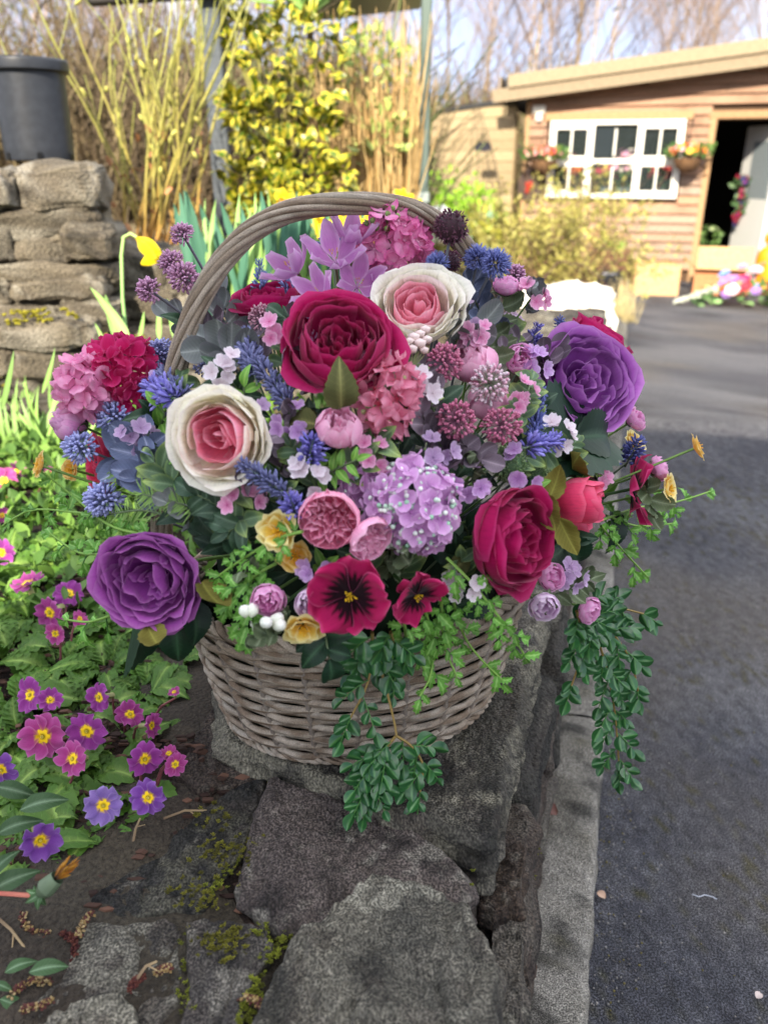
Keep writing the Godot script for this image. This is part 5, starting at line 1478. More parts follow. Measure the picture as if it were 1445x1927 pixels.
# ---------- garden plants ----------
func garden() -> void:
	rng.seed = 501
	# dogwood with yellow-green stems
	var dg := thing("dogwood_shrub", "bare shrub with bright yellow-green upright stems, brown at the base, behind the stone wall", "shrub", Transform3D(Basis(), Vector3(-0.9184, 0.889, -3.363)))
	for q in 25:
		var b := MB.new()
		var dir := Vector3(rr(-0.55, 0.5), 1.0, rr(-0.3, 0.3)).normalized()
		var h := rr(0.7, 1.5)
		var st := Vector3(rr(-0.1, 0.14), -0.05, rr(-0.1, 0.1))
		var path := PackedVector3Array([st])
		var d := dir
		for k in 7:
			d = (d + Vector3(rr(-1, 1), rr(-0.2, 0.5), rr(-1, 1)) * 0.14).normalized()
			path.append(path[k] + d * h / 7)
		var r := rr(0.004, 0.0075)
		var low := mixc(L("8a5a34"), L("a8743c"), rng.randf()); var hi := mixc(L("7c8038"), L("a4a85c"), rng.randf())
		b.tube(PackedVector3Array([path[0], path[1], path[2]]), r, r * 0.8, 5, low, mixc(low, hi, 0.7))
		b.tube(path.slice(2), r * 0.8, r * 0.35, 5, mixc(low, hi, 0.7), hi)
		for k in 4:
			var i := 1 + rng.randi() % 6
			var sd := (d + Vector3(rr(-1, 1), rr(0, 0.6), rr(-1, 1))).normalized()
			var l := rr(0.08, 0.3)
			b.tube(PackedVector3Array([path[i], path[i] + sd * l * 0.5 + UP * l * 0.1, path[i] + sd * l + UP * l * 0.35]), r * 0.45, r * 0.25, 4, mixc(low, hi, 0.5 + i * 0.08), hi)
			if k % 2 == 0: b.bead(path[i] + sd * l * 0.9, path[i] + sd * l * 0.9 + Vector3(rr(-1, 1), 1, rr(-1, 1)) * 0.03, 0.008, hi, L("b8b05c"), 4)
		part(dg, "stem", b.mesh(), mat("woody"))
	var dl := facing_leaves(70, [[Vector3(0, 0.1, 0), 0.28], [Vector3(0.1, 0.25, 0), 0.2]], 0.035, ["8a5c3c", "b08058"], 502)
	multi(dg, "dead_leaves", plainleaf(), mat("thinleaf"), dl[0], dl[1])
	# variegated evergreen
	rng.seed = 511
	var eu := thing("variegated_shrub", "tall evergreen shrub with glossy gold and green variegated leaves, behind the handle", "shrub", Transform3D(Basis(), Vector3(-0.4428, 0.8769, -3.63)))
	var base: Vector3 = eu.position
	var pts := [[Vector3(-0.5892, 1.76, -4.069), 0.148], [Vector3(-0.3738, 1.668, -3.974), 0.139], [Vector3(-0.2625, 1.718, -4.05), 0.0984], [Vector3(-0.3048, 1.52, -3.91), 0.123], [Vector3(-0.6592, 1.664, -4.027), 0.0984], [Vector3(-0.7058, 1.803, -4.088), 0.107], [Vector3(-0.5192, 1.611, -4.004), 0.0984], [Vector3(-0.5497, 1.359, -3.785), 0.0902], [Vector3(-0.6177, 1.401, -3.804), 0.0656], [Vector3(-0.4428, 1.383, -3.85), 0.082], [Vector3(-0.5118, 1.225, -3.781), 0.082], [Vector3(-0.3738, 1.183, -3.763), 0.107], [Vector3(-0.2858, 1.311, -3.874), 0.082], [Vector3(-0.595, 1.141, -3.691), 0.082], [Vector3(-0.459, 1.11, -3.677), 0.0902], [Vector3(-0.2777, 1.12, -3.682), 0.082], [Vector3(-0.3457, 1.016, -3.636), 0.0984], [Vector3(-0.5014, 1.007, -3.611), 0.082], [Vector3(-0.595, 1.027, -3.641), 0.0574], [Vector3(-0.1898, 1.141, -3.745), 0.0492], [Vector3(-0.4025, 1.91, -4.134), 0.164]]
	for k in pts.size(): pts[k] = [pts[k][0] - base, pts[k][1]]
	var tr := MB.new()
	for p in pts:
		tr.tube(PackedVector3Array([Vector3(rr(-0.04, 0.04), -0.1, 0), Vector3(p[0].x * 0.25, p[0].y * 0.5, p[0].z * 0.5), p[0]]), 0.014, 0.005, 5, L("6a543c"), L("7a7a3c"))
	part(eu, "branches", tr.mesh(), mat("woody"))
	for q in 290:
		var c: Array = pts[rng.randi() % pts.size()]
		var d := Vector3(rr(-1, 1), rr(-1, 1), rr(-0.2, 1.3)).normalized()
		var p: Vector3 = c[0] + d * c[1] * rr(0.75, 1.05)
		var dir := (d + Vector3(rr(-1, 1), rr(-0.4, 1), rr(-1, 1)) * 0.8).normalized()
		part(eu, "leaf", leafmesh("gold"), mat("leafgloss"), along(p, p + dir * rr(0.055, 0.09), Vector3(rr(-0.7, 0.4), 0.9, 0.5)))
	var fl := facing_leaves(430, pts, 0.075, ["ffffff", "b8c490"], 512)
	multi(eu, "foliage", leafmesh("gold"), mat("leafgloss"), fl[0], fl[1])
	# dried grass
	rng.seed = 521
	var gr := thing("dried_grass", "tall clump of straw coloured dried ornamental grass left of the metal post", "grass clump", Transform3D(Basis(), Vector3(-0.0615, 0.8574, -4.33)))
	var gm := MB.new()
	for q in 420:
		var s := Vector3(rr(-0.2, 0.2), 0, rr(-0.15, 0.15))
		var t := s * rr(0.9, 1.9) + Vector3(rr(-0.12, 0.08), rr(0.45, 1.0), rr(-0.1, 0.1))
		var c := mixc(L("9a7840"), L("d8bc84"), rng.randf())
		gm.tube(PackedVector3Array([s, s.lerp(t, 0.5) + Vector3(rr(-1, 1), 0, 0) * 0.02, t]), 0.0045, 0.0015, 3, c, mixc(c, L("c8a878"), 0.5))
	part(gr, "stalks", gm.mesh(), mat("thinleaf")).set_meta("kind", "stuff")
	var gl := facing_leaves(220, [[Vector3(0.02, 0.75, 0.05), 0.16], [Vector3(0.05, 0.45, 0.1), 0.15]], 0.05, ["8aa04c", "b0bc70"], 522)
	multi(gr, "green_shoots", plainleaf(), mat("thinleaf"), gl[0], gl[1])
	# steel post, old post and frame
	var po := thing("metal_post", "slim grey-green metal post standing upright behind the basket handle", "post", Transform3D(Basis(), Vector3(0.1933, 0.9141, -4.246)))
	part(po, "shaft", boxm(Vector3(0.048, 2.4, 0.048), 0.006, L("55625d")), mat("metal"), Transform3D(Basis(), Vector3(0, 1.0, 0)))
	part(po, "bracket", boxm(Vector3(0.06, 0.05, 0.06), 0.006, L("8a9490")), mat("metal"), Transform3D(Basis(), Vector3(0, 0.12, 0)))
	var wp := thing("pergola", "weathered grey garden frame of post and beam with a sheet roof at the top edge", "pergola", Transform3D(Basis(), Vector3(-0.7362, 0.8849, -3.961)))
	part(wp, "post", boxm(Vector3(0.085, 2.0, 0.085), 0.008, L("5c6268")), mat("wood"), Transform3D(Basis(), Vector3(0, 0.55, 0)))
	part(wp, "beam", boxm(Vector3(0.75, 0.085, 0.07), 0.008, L("3c3a36")), mat("wood"), Transform3D(Basis(Vector3(0, 0, 1), 0.06), Vector3(-0.12, 0.97, 0.07)))
	part(wp, "roof_sheet", boxm(Vector3(0.8, 0.02, 0.7), 0.006, L("5c6a58")), mat("plastic"), Transform3D(Basis(Vector3(0, 0, 1), 0.10), Vector3(-0.161, 2.061, -5.399) - wp.position + Vector3(0, 0.02, -0.3)))
	var pa := thing("cordyline", "spiky yellow-green palm-like rosette at the top edge above the variegated shrub", "plant", Transform3D(Basis(), Vector3(-0.3325, 1.801, -4.141)))
	for q in 26:
		var d := Vector3(rr(-1, 1), rr(0.1, 1.3), rr(-0.6, 0.6)).normalized()
		part(pa, "leaf", leafmesh("blade"), mat("thinleaf"), Transform3D(Basis(), Vector3.ZERO) * along(Vector3.ZERO, d * rr(0.2, 0.34), Vector3(0, 0.4, 1)))
	var ptk := MB.new()
	ptk.tube(PackedVector3Array([Vector3(0, -0.2, -0.05), Vector3(0, 0, 0)]), 0.02, 0.015, 6, L("6a5a48"), L("7a6a50"))
	part(pa, "trunk", ptk.mesh(), mat("woody"))
	# daffodils
	rng.seed = 531
	for w in [[Vector3(-0.4191, 0.8227, -2.407), 60, 0.30, "clump of blue-green daffodil leaves between the handle and the mauve alliums", 0, "daffodil_leaves"], [Vector3(-0.1878, 0.8514, -2.365), 46, 0.24, "second clump of daffodil leaves seen inside the handle's arch", 0, "daffodil_leaves"], [Vector3(-0.1305, 0.8355, -2.794), 40, 0.26, "yellow flowering daffodil clump seen through the basket handle", 34, "daffodil_clump"]]:
		var o := thing(w[5], w[3], "plant", Transform3D(Basis(), w[0]))
		for q in int(w[1]):
			var s := Vector3(rr(-0.17, 0.17), -0.04, rr(-0.1, 0.1))
			var t := s + Vector3(rr(-0.07, 0.07), rr(0.7, 1.15) * w[2], rr(-0.06, 0.06))
			var xf := along(s, t, Vector3(rr(-0.6, 0.6), 0.1, 1))
			part(o, "leaf", leafmesh("blade"), mat("thinleaf"), xf) if q % 2 else part(o, "leaf", blueblade(), mat("thinleaf"), xf)
		for q in int(w[4]):
			var s := Vector3(rr(-0.22, 0.24), rr(0.10, 0.24), rr(-0.1, 0.12))
			part(o, "flower", daffodil(), mat("petal"), Transform3D(aim(Vector3(rr(-1, 1), rr(-0.3, 0.6), 1.0), rr(0, 6)).scaled(Vector3.ONE * rr(0.035, 0.05)), s))
	var sd := thing("single_daffodil", "single drooping yellow daffodil bud on a hooked green stem, left of the mauve alliums", "flower", Transform3D(Basis(), Vector3(-0.6433, 0.7658, -2.001)))
	var dm := MB.new()
	var hook := PackedVector3Array()
	for q in [Vector3(-0.6433, 0.7658, -2.001), Vector3(-0.6553, 0.8759, -2.049), Vector3(-0.658, 0.9737, -2.091), Vector3(-0.6527, 1.015, -2.109), Vector3(-0.6353, 1.023, -2.112), Vector3(-0.6193, 1.015, -2.109)]: hook.append(q - sd.position)
	dm.tube(hook, 0.0045, 0.004, 6, L("7aa860"), L("a8c070"))
	part(sd, "stem", dm.mesh(), mat("thinleaf"))
	for w in [[Vector3(-0.622, 1.016, -2.11), Vector3(-0.5565, 0.9772, -2.082), 0.7], [Vector3(-0.614, 1.01, -2.107), Vector3(-0.5577, 0.9879, -2.075), 0.6], [Vector3(-0.5579, 0.9772, -2.082), Vector3(-0.6026, 0.9552, -2.061), 0.9], [Vector3(-0.6193, 1.013, -2.108), Vector3(-0.5654, 0.9696, -2.057), 0.6]]:
		part(sd, "petal", yellowpetal(), mat("petal"), sd.transform.affine_inverse() * along(w[0], w[1], Vector3(0.2, 0.3, 1), w[2]))
	for w in [[Vector3(-0.6208, 0.7881, -1.956), Vector3(-0.7208, 0.9312, -2.018), .05], [Vector3(-0.6467, 0.7762, -1.951), Vector3(-0.6948, 0.9216, -2.014), .03], [Vector3(-0.6597, 0.7881, -1.956), Vector3(-0.6573, 0.8443, -2.002), .04], [Vector3(-0.5986, 0.7881, -1.956), Vector3(-0.5804, 0.8596, -1.987), .05], [Vector3(-0.5633, 0.7781, -2.006), Vector3(-0.5687, 0.8759, -2.049), .04], [Vector3(-0.5233, 0.7781, -2.006), Vector3(-0.5474, 0.8871, -2.108), .04], [Vector3(-0.6618, 0.7807, -1.898), Vector3(-0.6872, 0.8446, -1.926), .04]]:
		part(sd, "leaf", leafmesh("blade"), mat("thinleaf"), sd.transform.affine_inverse() * along(w[0], w[1], Vector3(0.3, 0.1, 1), 1.6))
	# shrub of fine olive foliage right of the basket
	var he := thing("heather_shrub", "bushy olive-brown heather-like shrub behind the right end of the handle", "shrub", Transform3D(Basis(), Vector3(1.184, 0.2068, -6.556)))
	rng.seed = 541
	var hb := MB.new(); var tips := []
	for q in 26:
		grow(hb, Vector3(rr(-0.12, 0.12), -0.15, rr(-0.1, 0.1)), Vector3(rr(-1.1, 1.1), 1.0, rr(-0.8, 0.8)).normalized(), rr(0.55, 0.95), 0.012, 0, [6, 4], [L("5c4a38"), L("6a5640"), L("7a6a44")], 0.18, 0.05, tips)
	part(he, "branches", hb.mesh(), mat("woody"))
	var ctr := []
	for t in tips: ctr.append([t[0], 0.06])
	for w in [[0.0, 0.35, 0.0, 0.32], [-0.3, 0.3, 0.05, 0.25], [0.3, 0.35, 0.0, 0.28]]: ctr.append([Vector3(w[0], w[1], w[2]), w[3]])
	var hl := facing_leaves(5200, ctr, 0.036, ["7a7038", "b4b060"], 542)
	multi(he, "foliage", plainleaf(0.25), mat("thinleaf"), hl[0], hl[1])
	for w in [[Vector3(0.9967, 0.4529, -5.354), [Vector3(0.9967, 0.4529, -5.354), Vector3(1.135, 0.6055, -5.42), Vector3(1.309, 0.58, -5.409), Vector3(1.482, 0.437, -5.347)], "dark arching bare twig over the white boulder"], [Vector3(0.8738, 0.345, -4.98), [Vector3(0.8575, 0.3151, -4.967), Vector3(1.004, 0.39, -5), Vector3(1.233, 0.345, -4.98), Vector3(1.331, 0.2851, -4.954)], "lower bare twig lying across the white boulder"]]:
		var o := thing("bare_twig", w[2], "twig", Transform3D(Basis(), w[0]))
		var m := MB.new(); var pth := PackedVector3Array()
		for q in w[1]: pth.append(q - w[0])
		m.tube(pth, 0.008, 0.003, 5, L("4a3830"), L("5a4638"))
		for q in 6:
			var i := rng.randi() % 3
			var s: Vector3 = pth[i].lerp(pth[i + 1], rng.randf())
			m.tube(PackedVector3Array([s, s + Vector3(rr(0, 0.12), rr(-0.12, 0.14), rr(-0.05, 0.05))]), 0.003, 0.0015, 4, L("54423a"), L("54423a"))
		part(o, "twig", m.mesh(), mat("woody"))
	for w in [[Vector3(0.68, 0.7461, -8.535), 0.42, 700, ["7aa82c", "a8c84c"], "bright green leafy perennial in front of the board fence"], [Vector3(0.852, 0.5474, -7.576), 0.30, 420, ["a8a83c", "c8c458"], "yellow-green low plant left of the heather-like shrub"], [Vector3(0.2893, 0.5339, -5.825), 0.4, 500, ["7a8040", "a09a58"], "low olive ground shrub behind the white rose"]]:
		var o := thing("leafy_plant", w[4], "plant", Transform3D(Basis(), w[0]))
		var l2 := facing_leaves(w[2], [[Vector3(0, 0, 0), w[1]], [Vector3(-0.2, 0.05, 0), w[1] * 0.7], [Vector3(0.2, -0.1, 0.1), w[1] * 0.8]], 0.075, w[3], 550 + int(w[2]))
		multi(o, "foliage", plainleaf(), mat("thinleaf"), l2[0], l2[1])
	var tw := MB.new()
	rng.seed = 561
	var wy := thing("wiry_shrub", "thin wiry twiggy shrub with brown shoots in front of the workshop window", "shrub", Transform3D(Basis(), Vector3(1.878, 0.0826, -8.901)))
	for q in 30: grow(tw, Vector3(rr(-0.2, 0.2), -0.3, rr(-0.1, 0.1)), Vector3(rr(-0.6, 0.8), 1.0, rr(-0.3, 0.3)).normalized(), rr(0.7, 1.35), 0.008, 0, [5], [L("8a6a4c"), L("a07c58")], 0.2, 0.1, tips)
	part(wy, "branches", tw.mesh(), mat("woody"))
	var wl := facing_leaves(260, [[Vector3(0, 0.35, 0), 0.3], [Vector3(0.15, 0.1, 0), 0.28]], 0.05, ["a08850", "b8a868"], 562)
	multi(wy, "foliage", plainleaf(), mat("thinleaf"), wl[0], wl[1])
	var eg := thing("edge_grass", "dry straw tuft at the far end of the kerb beside the white boulder", "grass tuft", Transform3D(Basis(), Vector3(1.678, 0.1915, -5.677)))
	var em := MB.new()
	for q in 90:
		var s := Vector3(rr(-0.05, 0.05), 0, rr(-0.2, 0.2))
		em.tube(PackedVector3Array([s, s + Vector3(rr(-0.08, 0.08), rr(0.1, 0.28), rr(-0.05, 0.05))]), 0.003, 0.001, 3, L("a89868"), L("d0c090"))
	part(eg, "blades", em.mesh(), mat("thinleaf")).set_meta("kind", "stuff")
func blueblade() -> ArrayMesh:
	if not meshes.has("bb"):
		LEAVES_ADD = ["4c7a68", "5a8674"]
		var b := MB.new(); var p := PackedVector3Array(); var c := PackedColorArray()
		for j in 6:
			for i in 3:
				var v := j / 5.0
				p.append(Vector3((i - 1) * 0.036 * (1.0 if v < 0.8 else (1.02 - v) * 4.8), v, absf(i - 1) * 0.02 + 0.05 * v * v)); c.append(mixc(L("3c6450"), L("54806a"), v))
		b.grid(p, 3, c)
		meshes["bb"] = b.mesh()
	return meshes["bb"]
var LEAVES_ADD := []
func yellowpetal() -> ArrayMesh:
	if not meshes.has("yp"):
		var b := MB.new(); var p := PackedVector3Array(); var c := PackedColorArray()
		for j in 8:
			for i in 5:
				var v := j / 7.0; var u := (i - 2) / 2.0
				p.append(Vector3(u * 0.3 * sin(PI * (0.1 + 0.85 * v)), v, -u * u * 0.12 + 0.1 * sin(v * 3.0))); c.append(mixc(L("c8b018"), L("f0d41c"), v * 2.0))
		b.grid(p, 5, c)
		meshes["yp"] = b.mesh()
	return meshes["yp"]
func daffodil() -> ArrayMesh:
	if not meshes.has("daf"):
		var b := MB.new()
		for q in 6: b.add(fpetal(0.26, 0.0, 0.2, 0.05, [L("e8c010"), L("f0d020"), L("f4dc3c")], 0.0, 3, 4), Transform3D(Basis(UP, TAU * q / 6), Vector3.ZERO))
		b.tube(PackedVector3Array([Vector3(0, 0, 0), Vector3(0, 0.25, 0), Vector3(0, 0.5, 0)]), 0.16, 0.32, 8, L("e0a00c"), L("f0b818"))
		meshes["daf"] = b.mesh()
	return meshes["daf"]

func woodland() -> void:
	rng.seed = 601
	# three kinds of bare tree, copied
	var kinds := []
	for v in 4:
		var pale := v % 2 == 0
		var m := MB.new(); var tips := []
		var cols := [L("c8b89c"), L("9a8474"), L("94806f"), L("9a8578")] if pale else [L("8a7658"), L("7a6850"), L("84705a"), L("8e7864")]
		rng.seed = 610 + v
		grow(m, Vector3(0, -0.5, 0), Vector3(rr(-0.08, 0.08), 1, rr(-0.08, 0.08)).normalized(), 9.0, 0.05, 0, [18, 9, 7, 3], cols, 0.1, 0.1, tips)
		var t := thing("birch_tree" if pale else "bare_tree", "", "tree", Transform3D())
		part(t, "trunk", m.mesh(), mat("woody"))
		if v == 3:
			var nl := facing_leaves(3500, tips.map(func(q): return [q[0], 0.25]), 0.16, ["4c5430", "74703c"], 620)
			multi(t, "crown", plainleaf(0.2), mat("thinleaf"), nl[0], nl[1])
		remove_child(t)
		kinds.append(t)
	names.erase("birch_tree"); names.erase("bare_tree")
	var used := [false, false, false, false]
	for w in [[Vector3(3.1, -0.5, -21.08), 0, 1.42, 1.00, "pale birch trunk standing behind the workshop's left end"],
		[Vector3(3.712, -0.5, -17.81), 3, 0.62, 0.90, "dark evergreen-leaning tree behind the workshop roof, left of its middle"],
		[Vector3(2.36, -0.5, -25.44), 0, 2.38, 1.00, "bare mauve-brown birch in the wood behind the garden"],
		[Vector3(3.285, -0.5, -28.71), 2, 0.93, 1.00, "bare mauve-brown birch in the wood behind the garden"],
		[Vector3(6.625, -0.5, -26.53), 2, 0.40, 1.05, "bare mauve-brown birch in the wood behind the garden"],
		[Vector3(8.54, -0.5, -29.8), 0, 2.41, 1.10, "bare mauve-brown birch in the wood behind the garden"],
		[Vector3(8.6, -0.5, -25.44), 2, 5.51, 1.00, "bare mauve-brown birch in the wood behind the garden"],
		[Vector3(10.94, -0.5, -28.71), 0, 4.80, 1.05, "bare mauve-brown birch in the wood behind the garden"],
		[Vector3(10.39, -0.5, -24.35), 2, 4.59, 0.95, "bare mauve-brown birch in the wood behind the garden"],
		[Vector3(1.433, -0.5, -21.08), 1, 1.33, 0.80, "bare brown tree in the wood behind the garden"],
		[Vector3(0.575, -0.5, -24.35), 2, 3.22, 0.95, "bare mauve-brown birch in the wood behind the garden"],
		[Vector3(-0.3, -0.5, -21.08), 0, 1.66, 0.85, "bare mauve-brown birch in the wood behind the garden"],
		[Vector3(-1.32, -0.5, -25.44), 1, 1.04, 0.90, "bare brown tree in the wood behind the garden"],
		[Vector3(4.983, -0.5, -27.62), 0, 0.64, 1.05, "bare mauve-brown birch in the wood behind the garden"],
		[Vector3(7.35, -0.5, -31.98), 2, 1.29, 1.20, "bare mauve-brown birch in the wood behind the garden"],
		[Vector3(13.87, -0.5, -30.89), 0, 5.56, 1.20, "bare mauve-brown birch in the wood behind the garden"],
		[Vector3(-3.725, -0.5, -15.63), 1, 4.97, 0.70, "bare brown tree in the wood behind the garden"],
		[Vector3(-5.352, -0.5, -19.99), 0, 4.84, 0.85, "bare mauve-brown birch in the wood behind the garden"],
		[Vector3(-4.355, -0.5, -13.45), 1, 4.80, 0.62, "bare brown tree in the wood behind the garden"],
		[Vector3(-6.488, -0.5, -17.81), 2, 1.16, 0.75, "bare mauve-brown birch in the wood behind the garden"],
		[Vector3(-5.997, -0.5, -14.54), 3, 1.86, 0.60, "bare brown tree in the wood behind the garden"],
		[Vector3(-7.848, -0.5, -17.81), 1, 3.76, 0.75, "bare brown tree in the wood behind the garden"],
		[Vector3(-7.023, -0.5, -14.54), 0, 4.39, 0.62, "bare mauve-brown birch in the wood behind the garden"],
		[Vector3(-4.3, -0.5, -21.08), 2, 5.13, 0.90, "bare mauve-brown birch in the wood behind the garden"],
		[Vector3(-3.03, -0.5, -18.9), 1, 5.28, 0.80, "bare brown tree in the wood behind the garden"],
		[Vector3(-2.677, -0.5, -23.26), 0, 0.52, 0.90, "bare mauve-brown birch in the wood behind the garden"],
		[Vector3(-1.552, -0.5, -19.99), 2, 3.64, 0.80, "bare mauve-brown birch in the wood behind the garden"],
		[Vector3(-8.983, -0.5, -23.26), 0, 4.03, 1.00, "bare mauve-brown birch in the wood behind the garden"],
		[Vector3(-7.4, -0.5, -25.44), 2, 3.04, 1.10, "bare mauve-brown birch in the wood behind the garden"],
		[Vector3(10.61, -0.5, -34.16), 0, 1.07, 1.30, "bare mauve-brown birch in the wood behind the garden"],
		[Vector3(12.71, -0.5, -35.25), 2, 2.84, 1.30, "bare mauve-brown birch in the wood behind the garden"],
		[Vector3(5.665, -0.5, -35.25), 2, 0.54, 1.30, "bare mauve-brown birch in the wood behind the garden"]]:
		var v: int = w[1]
		var t: Node3D = kinds[v] if not used[v] else kinds[v].duplicate()
		used[v] = true
		t.name = numbered("birch_tree" if v % 2 == 0 else "bare_tree")
		add_child(t, true)
		t.transform = Transform3D(Basis(UP, w[2]).scaled(Vector3.ONE * w[3]), w[0])
		t.set_meta("label", w[4])
		t.set_meta("category", "tree")
		t.set_meta("group", "bare trees of the wood behind the garden")
	for v in 4:
		if not used[v]: kinds[v].free()
	# brush below the trees
	var b := MB.new()
	rng.seed = 631
	for q in 70:
		var s := Vector3(rr(-0.5, 0.5), 0, rr(-0.5, 0.5))
		var h := rr(0.6, 1.5)
		var d := Vector3(rr(-0.5, 0.5), 1, rr(-0.5, 0.5)).normalized()
		var c := Color.WHITE * rr(0.7, 1.0)
		b.tube(PackedVector3Array([s, s + d * h * 0.5, s + d * h + Vector3(rr(-0.2, 0.2), 0, rr(-0.2, 0.2))]), 0.012, 0.004, 3, c, c)
		for k in 3:
			var p := s + d * h * rr(0.4, 0.9)
			b.tube(PackedVector3Array([p, p + Vector3(rr(-1, 1), rr(0, 1), rr(-1, 1)) * 0.3]), 0.006, 0.003, 3, c, c)
	var bush := b.mesh()
	var xs := []; var cs := []
	for q in 420:
		var k := rr(13.5, 30.0)
		var n := rr(-0.75, 0.35) * k
		if k < 17.0 and n > -2.5: continue
		var sc := rr(0.9, 2.0) * (0.6 + k / 26.0)
		xs.append(Transform3D(Basis(UP, rr(0, 6)).scaled(Vector3(sc, sc * rr(0.8, 1.15), sc)), Y(n, -0.4, k)))
		cs.append([L("74664a"), L("6a5c44"), L("80704e"), L("746a48"), L("7a6656"), L("78804c")][rng.randi() % 6])
	multi(self, "woodland_brush", bush, mat("woody"), xs, cs)
	var o := get_child(get_child_count() - 1)
	tag(o, "dense olive-brown brush and saplings along the edge of the wood", "brush", "", "stuff")
	# nearer hedge twigs behind the stone wall
	xs = []; cs = []
	for q in 150:
		var k := rr(4.2, 9.0)
		var n := rr(-1.15, -0.32) * k
		var sc := rr(0.5, 0.95) * (0.7 + k / 18.0)
		xs.append(Transform3D(Basis(UP, rr(0, 6)).scaled(Vector3(sc, sc * rr(0.8, 1.2), sc)), Y(n, gh(n, k) - 0.1, k)))
		cs.append([L("6e604a"), L("62543e"), L("7c6e50"), L("686044"), L("5a4c3a"), L("74804a")][rng.randi() % 6])
	multi(self, "hedge_twigs", bush, mat("woody"), xs, cs)
	tag(get_child(get_child_count() - 1), "brown tangle of bare hedge twigs behind the stone wall and the yellow-green stems", "hedge", "", "stuff")

# ---------- the primrose bed ----------
var PRIM := {
	"magenta": [["e8c21e", "a03c84", "b4549a", "c878b2"]],
	"rose": [["e8c21e", "b04488", "c05ca0", "d484ba"]],
	"violet": [["e8c21e", "7a449a", "8e5cae", "a880c4"]],
	"mauve": [["e8c21e", "8a6cb2", "a084c6", "b8a0d4"]],
	"purple": [["e8c21e", "963c90", "a850a4", "be74bc"]],
}
func prim_petal(hues: String) -> ArrayMesh:
	var key := "pp%s%d" % [hues, rng.randi() % 3]
	if not meshes.has(key):
		var h: Array = PRIM[hues][0]
		var b := fpetal(0.5, 0.22, 0.10, 0.10, [L(h[1]), L(h[1]), L(h[2]), L(h[3])], 0.0, 8, 8, 0.45)
		for q in b.v.size():
			var r := Vector2(b.v[q].x, b.v[q].z).length()
			if r < 0.30 - 0.16 * absf(b.v[q].z) / 0.3: b.c[q] = L("ecc31c")
			elif r < 0.36: b.c[q] = mixc(L("c8901c"), b.c[q], 0.6)
		meshes[key] = b.mesh()
	return meshes[key]
func prim_flower(o: Node3D, pos: Vector3, r: float, face: Vector3, hues: String, n := 6) -> void:
	face = face.normalized() + Vector3(rr(-0.35, 0.35), rr(-0.1, 0.4), rr(-0.1, 0.1))
	r *= 0.88
	var f := part(o, "flower", prim_eye(), mat("latex"), o.transform.affine_inverse() * Transform3D(aim(face, rr(0, 6)).scaled(Vector3.ONE * r), pos))
	for k in n:
		part(f, "petal", prim_petal(hues), mat("petal"), Transform3D(Basis(UP, TAU * k / n + rr(-0.08, 0.08)) * Basis(Vector3(0, 0, 1), rr(-0.28, 0.34)) * Basis.from_scale(Vector3.ONE * rr(0.92, 1.05)), Vector3(0, 0.012 * (k % 3), 0)))
	var b := MB.new()
	var e := o.transform.affine_inverse() * (pos - face.normalized() * r * 0.1)
	var g := Vector3(e.x * 0.3, -0.01, e.z * 0.3)
	var back := e - (face.normalized() * r * 1.0)
	b.tube(PackedVector3Array([e, e.lerp(back, 0.5), back]), r * 0.14, r * 0.2, 6, L("a8a878"), L("8a8a58"))
	b.tube(PackedVector3Array([back, back.lerp(g, 0.35) + UP * 0.008, back.lerp(g, 0.7), g]), 0.0016, 0.0022, 5, L("86504c"), L("6a3444"))
	part(o, "flower_stalk", b.mesh(), mat("thinleaf"))
func prim_eye() -> ArrayMesh:
	if not meshes.has("eye"):
		var b := MB.new()
		var p := PackedVector3Array(); var c := PackedColorArray()
		for j in 4:
			for i in 25:
				var a := TAU * i / 24
				var rad: float = [0.0, 0.06, 0.17, 0.27][j] * (1.0 + (0.22 * cos(a * 6) if j == 3 else 0.0))
				p.append(Vector3(cos(a) * rad, [0.03, 0.05, 0.06, 0.045][j], sin(a) * rad)); c.append([L("6a5a10"), L("8a7a14"), L("f0c81c"), L("f2ca20")][j])
		b.grid(p, 25, c)
		for k in 5: b.bead(Vector3(cos(TAU * k / 5) * 0.05, 0.04, sin(TAU * k / 5) * 0.05), Vector3(cos(TAU * k / 5) * 0.04, 0.14, sin(TAU * k / 5) * 0.04), 0.03, L("c8b020"), L("e0d060"), 4)
		meshes["eye"] = b.mesh()
	return meshes["eye"]
func primrose(pos: Vector3, leaves: int, ll: float, label: String, group := "") -> Node3D:
	var o := thing("primrose_plant", label, "plant", Transform3D(Basis(), pos), group)
	for k in leaves:
		var a := k * 2.4 + rr(-0.3, 0.3)
		var up := rr(0.25, 0.9) if k < leaves * 0.6 else rr(0.9, 1.8)
		var d := Vector3(cos(a), up, sin(a)).normalized()
		var l := ll * rr(0.75, 1.15)
		var st := Vector3(cos(a), 0, sin(a)) * 0.012
		part(o, "leaf", leafmesh("primrose" if rng.randf() < 0.6 else "primrose2"), mat("living"), along(st, st + d * l, UP * 1.2 - Vector3(cos(a), 0, sin(a)) * 0.8 + Vector3(rr(-0.3, 0.3), 0, rr(0, 0.5))))
	return o
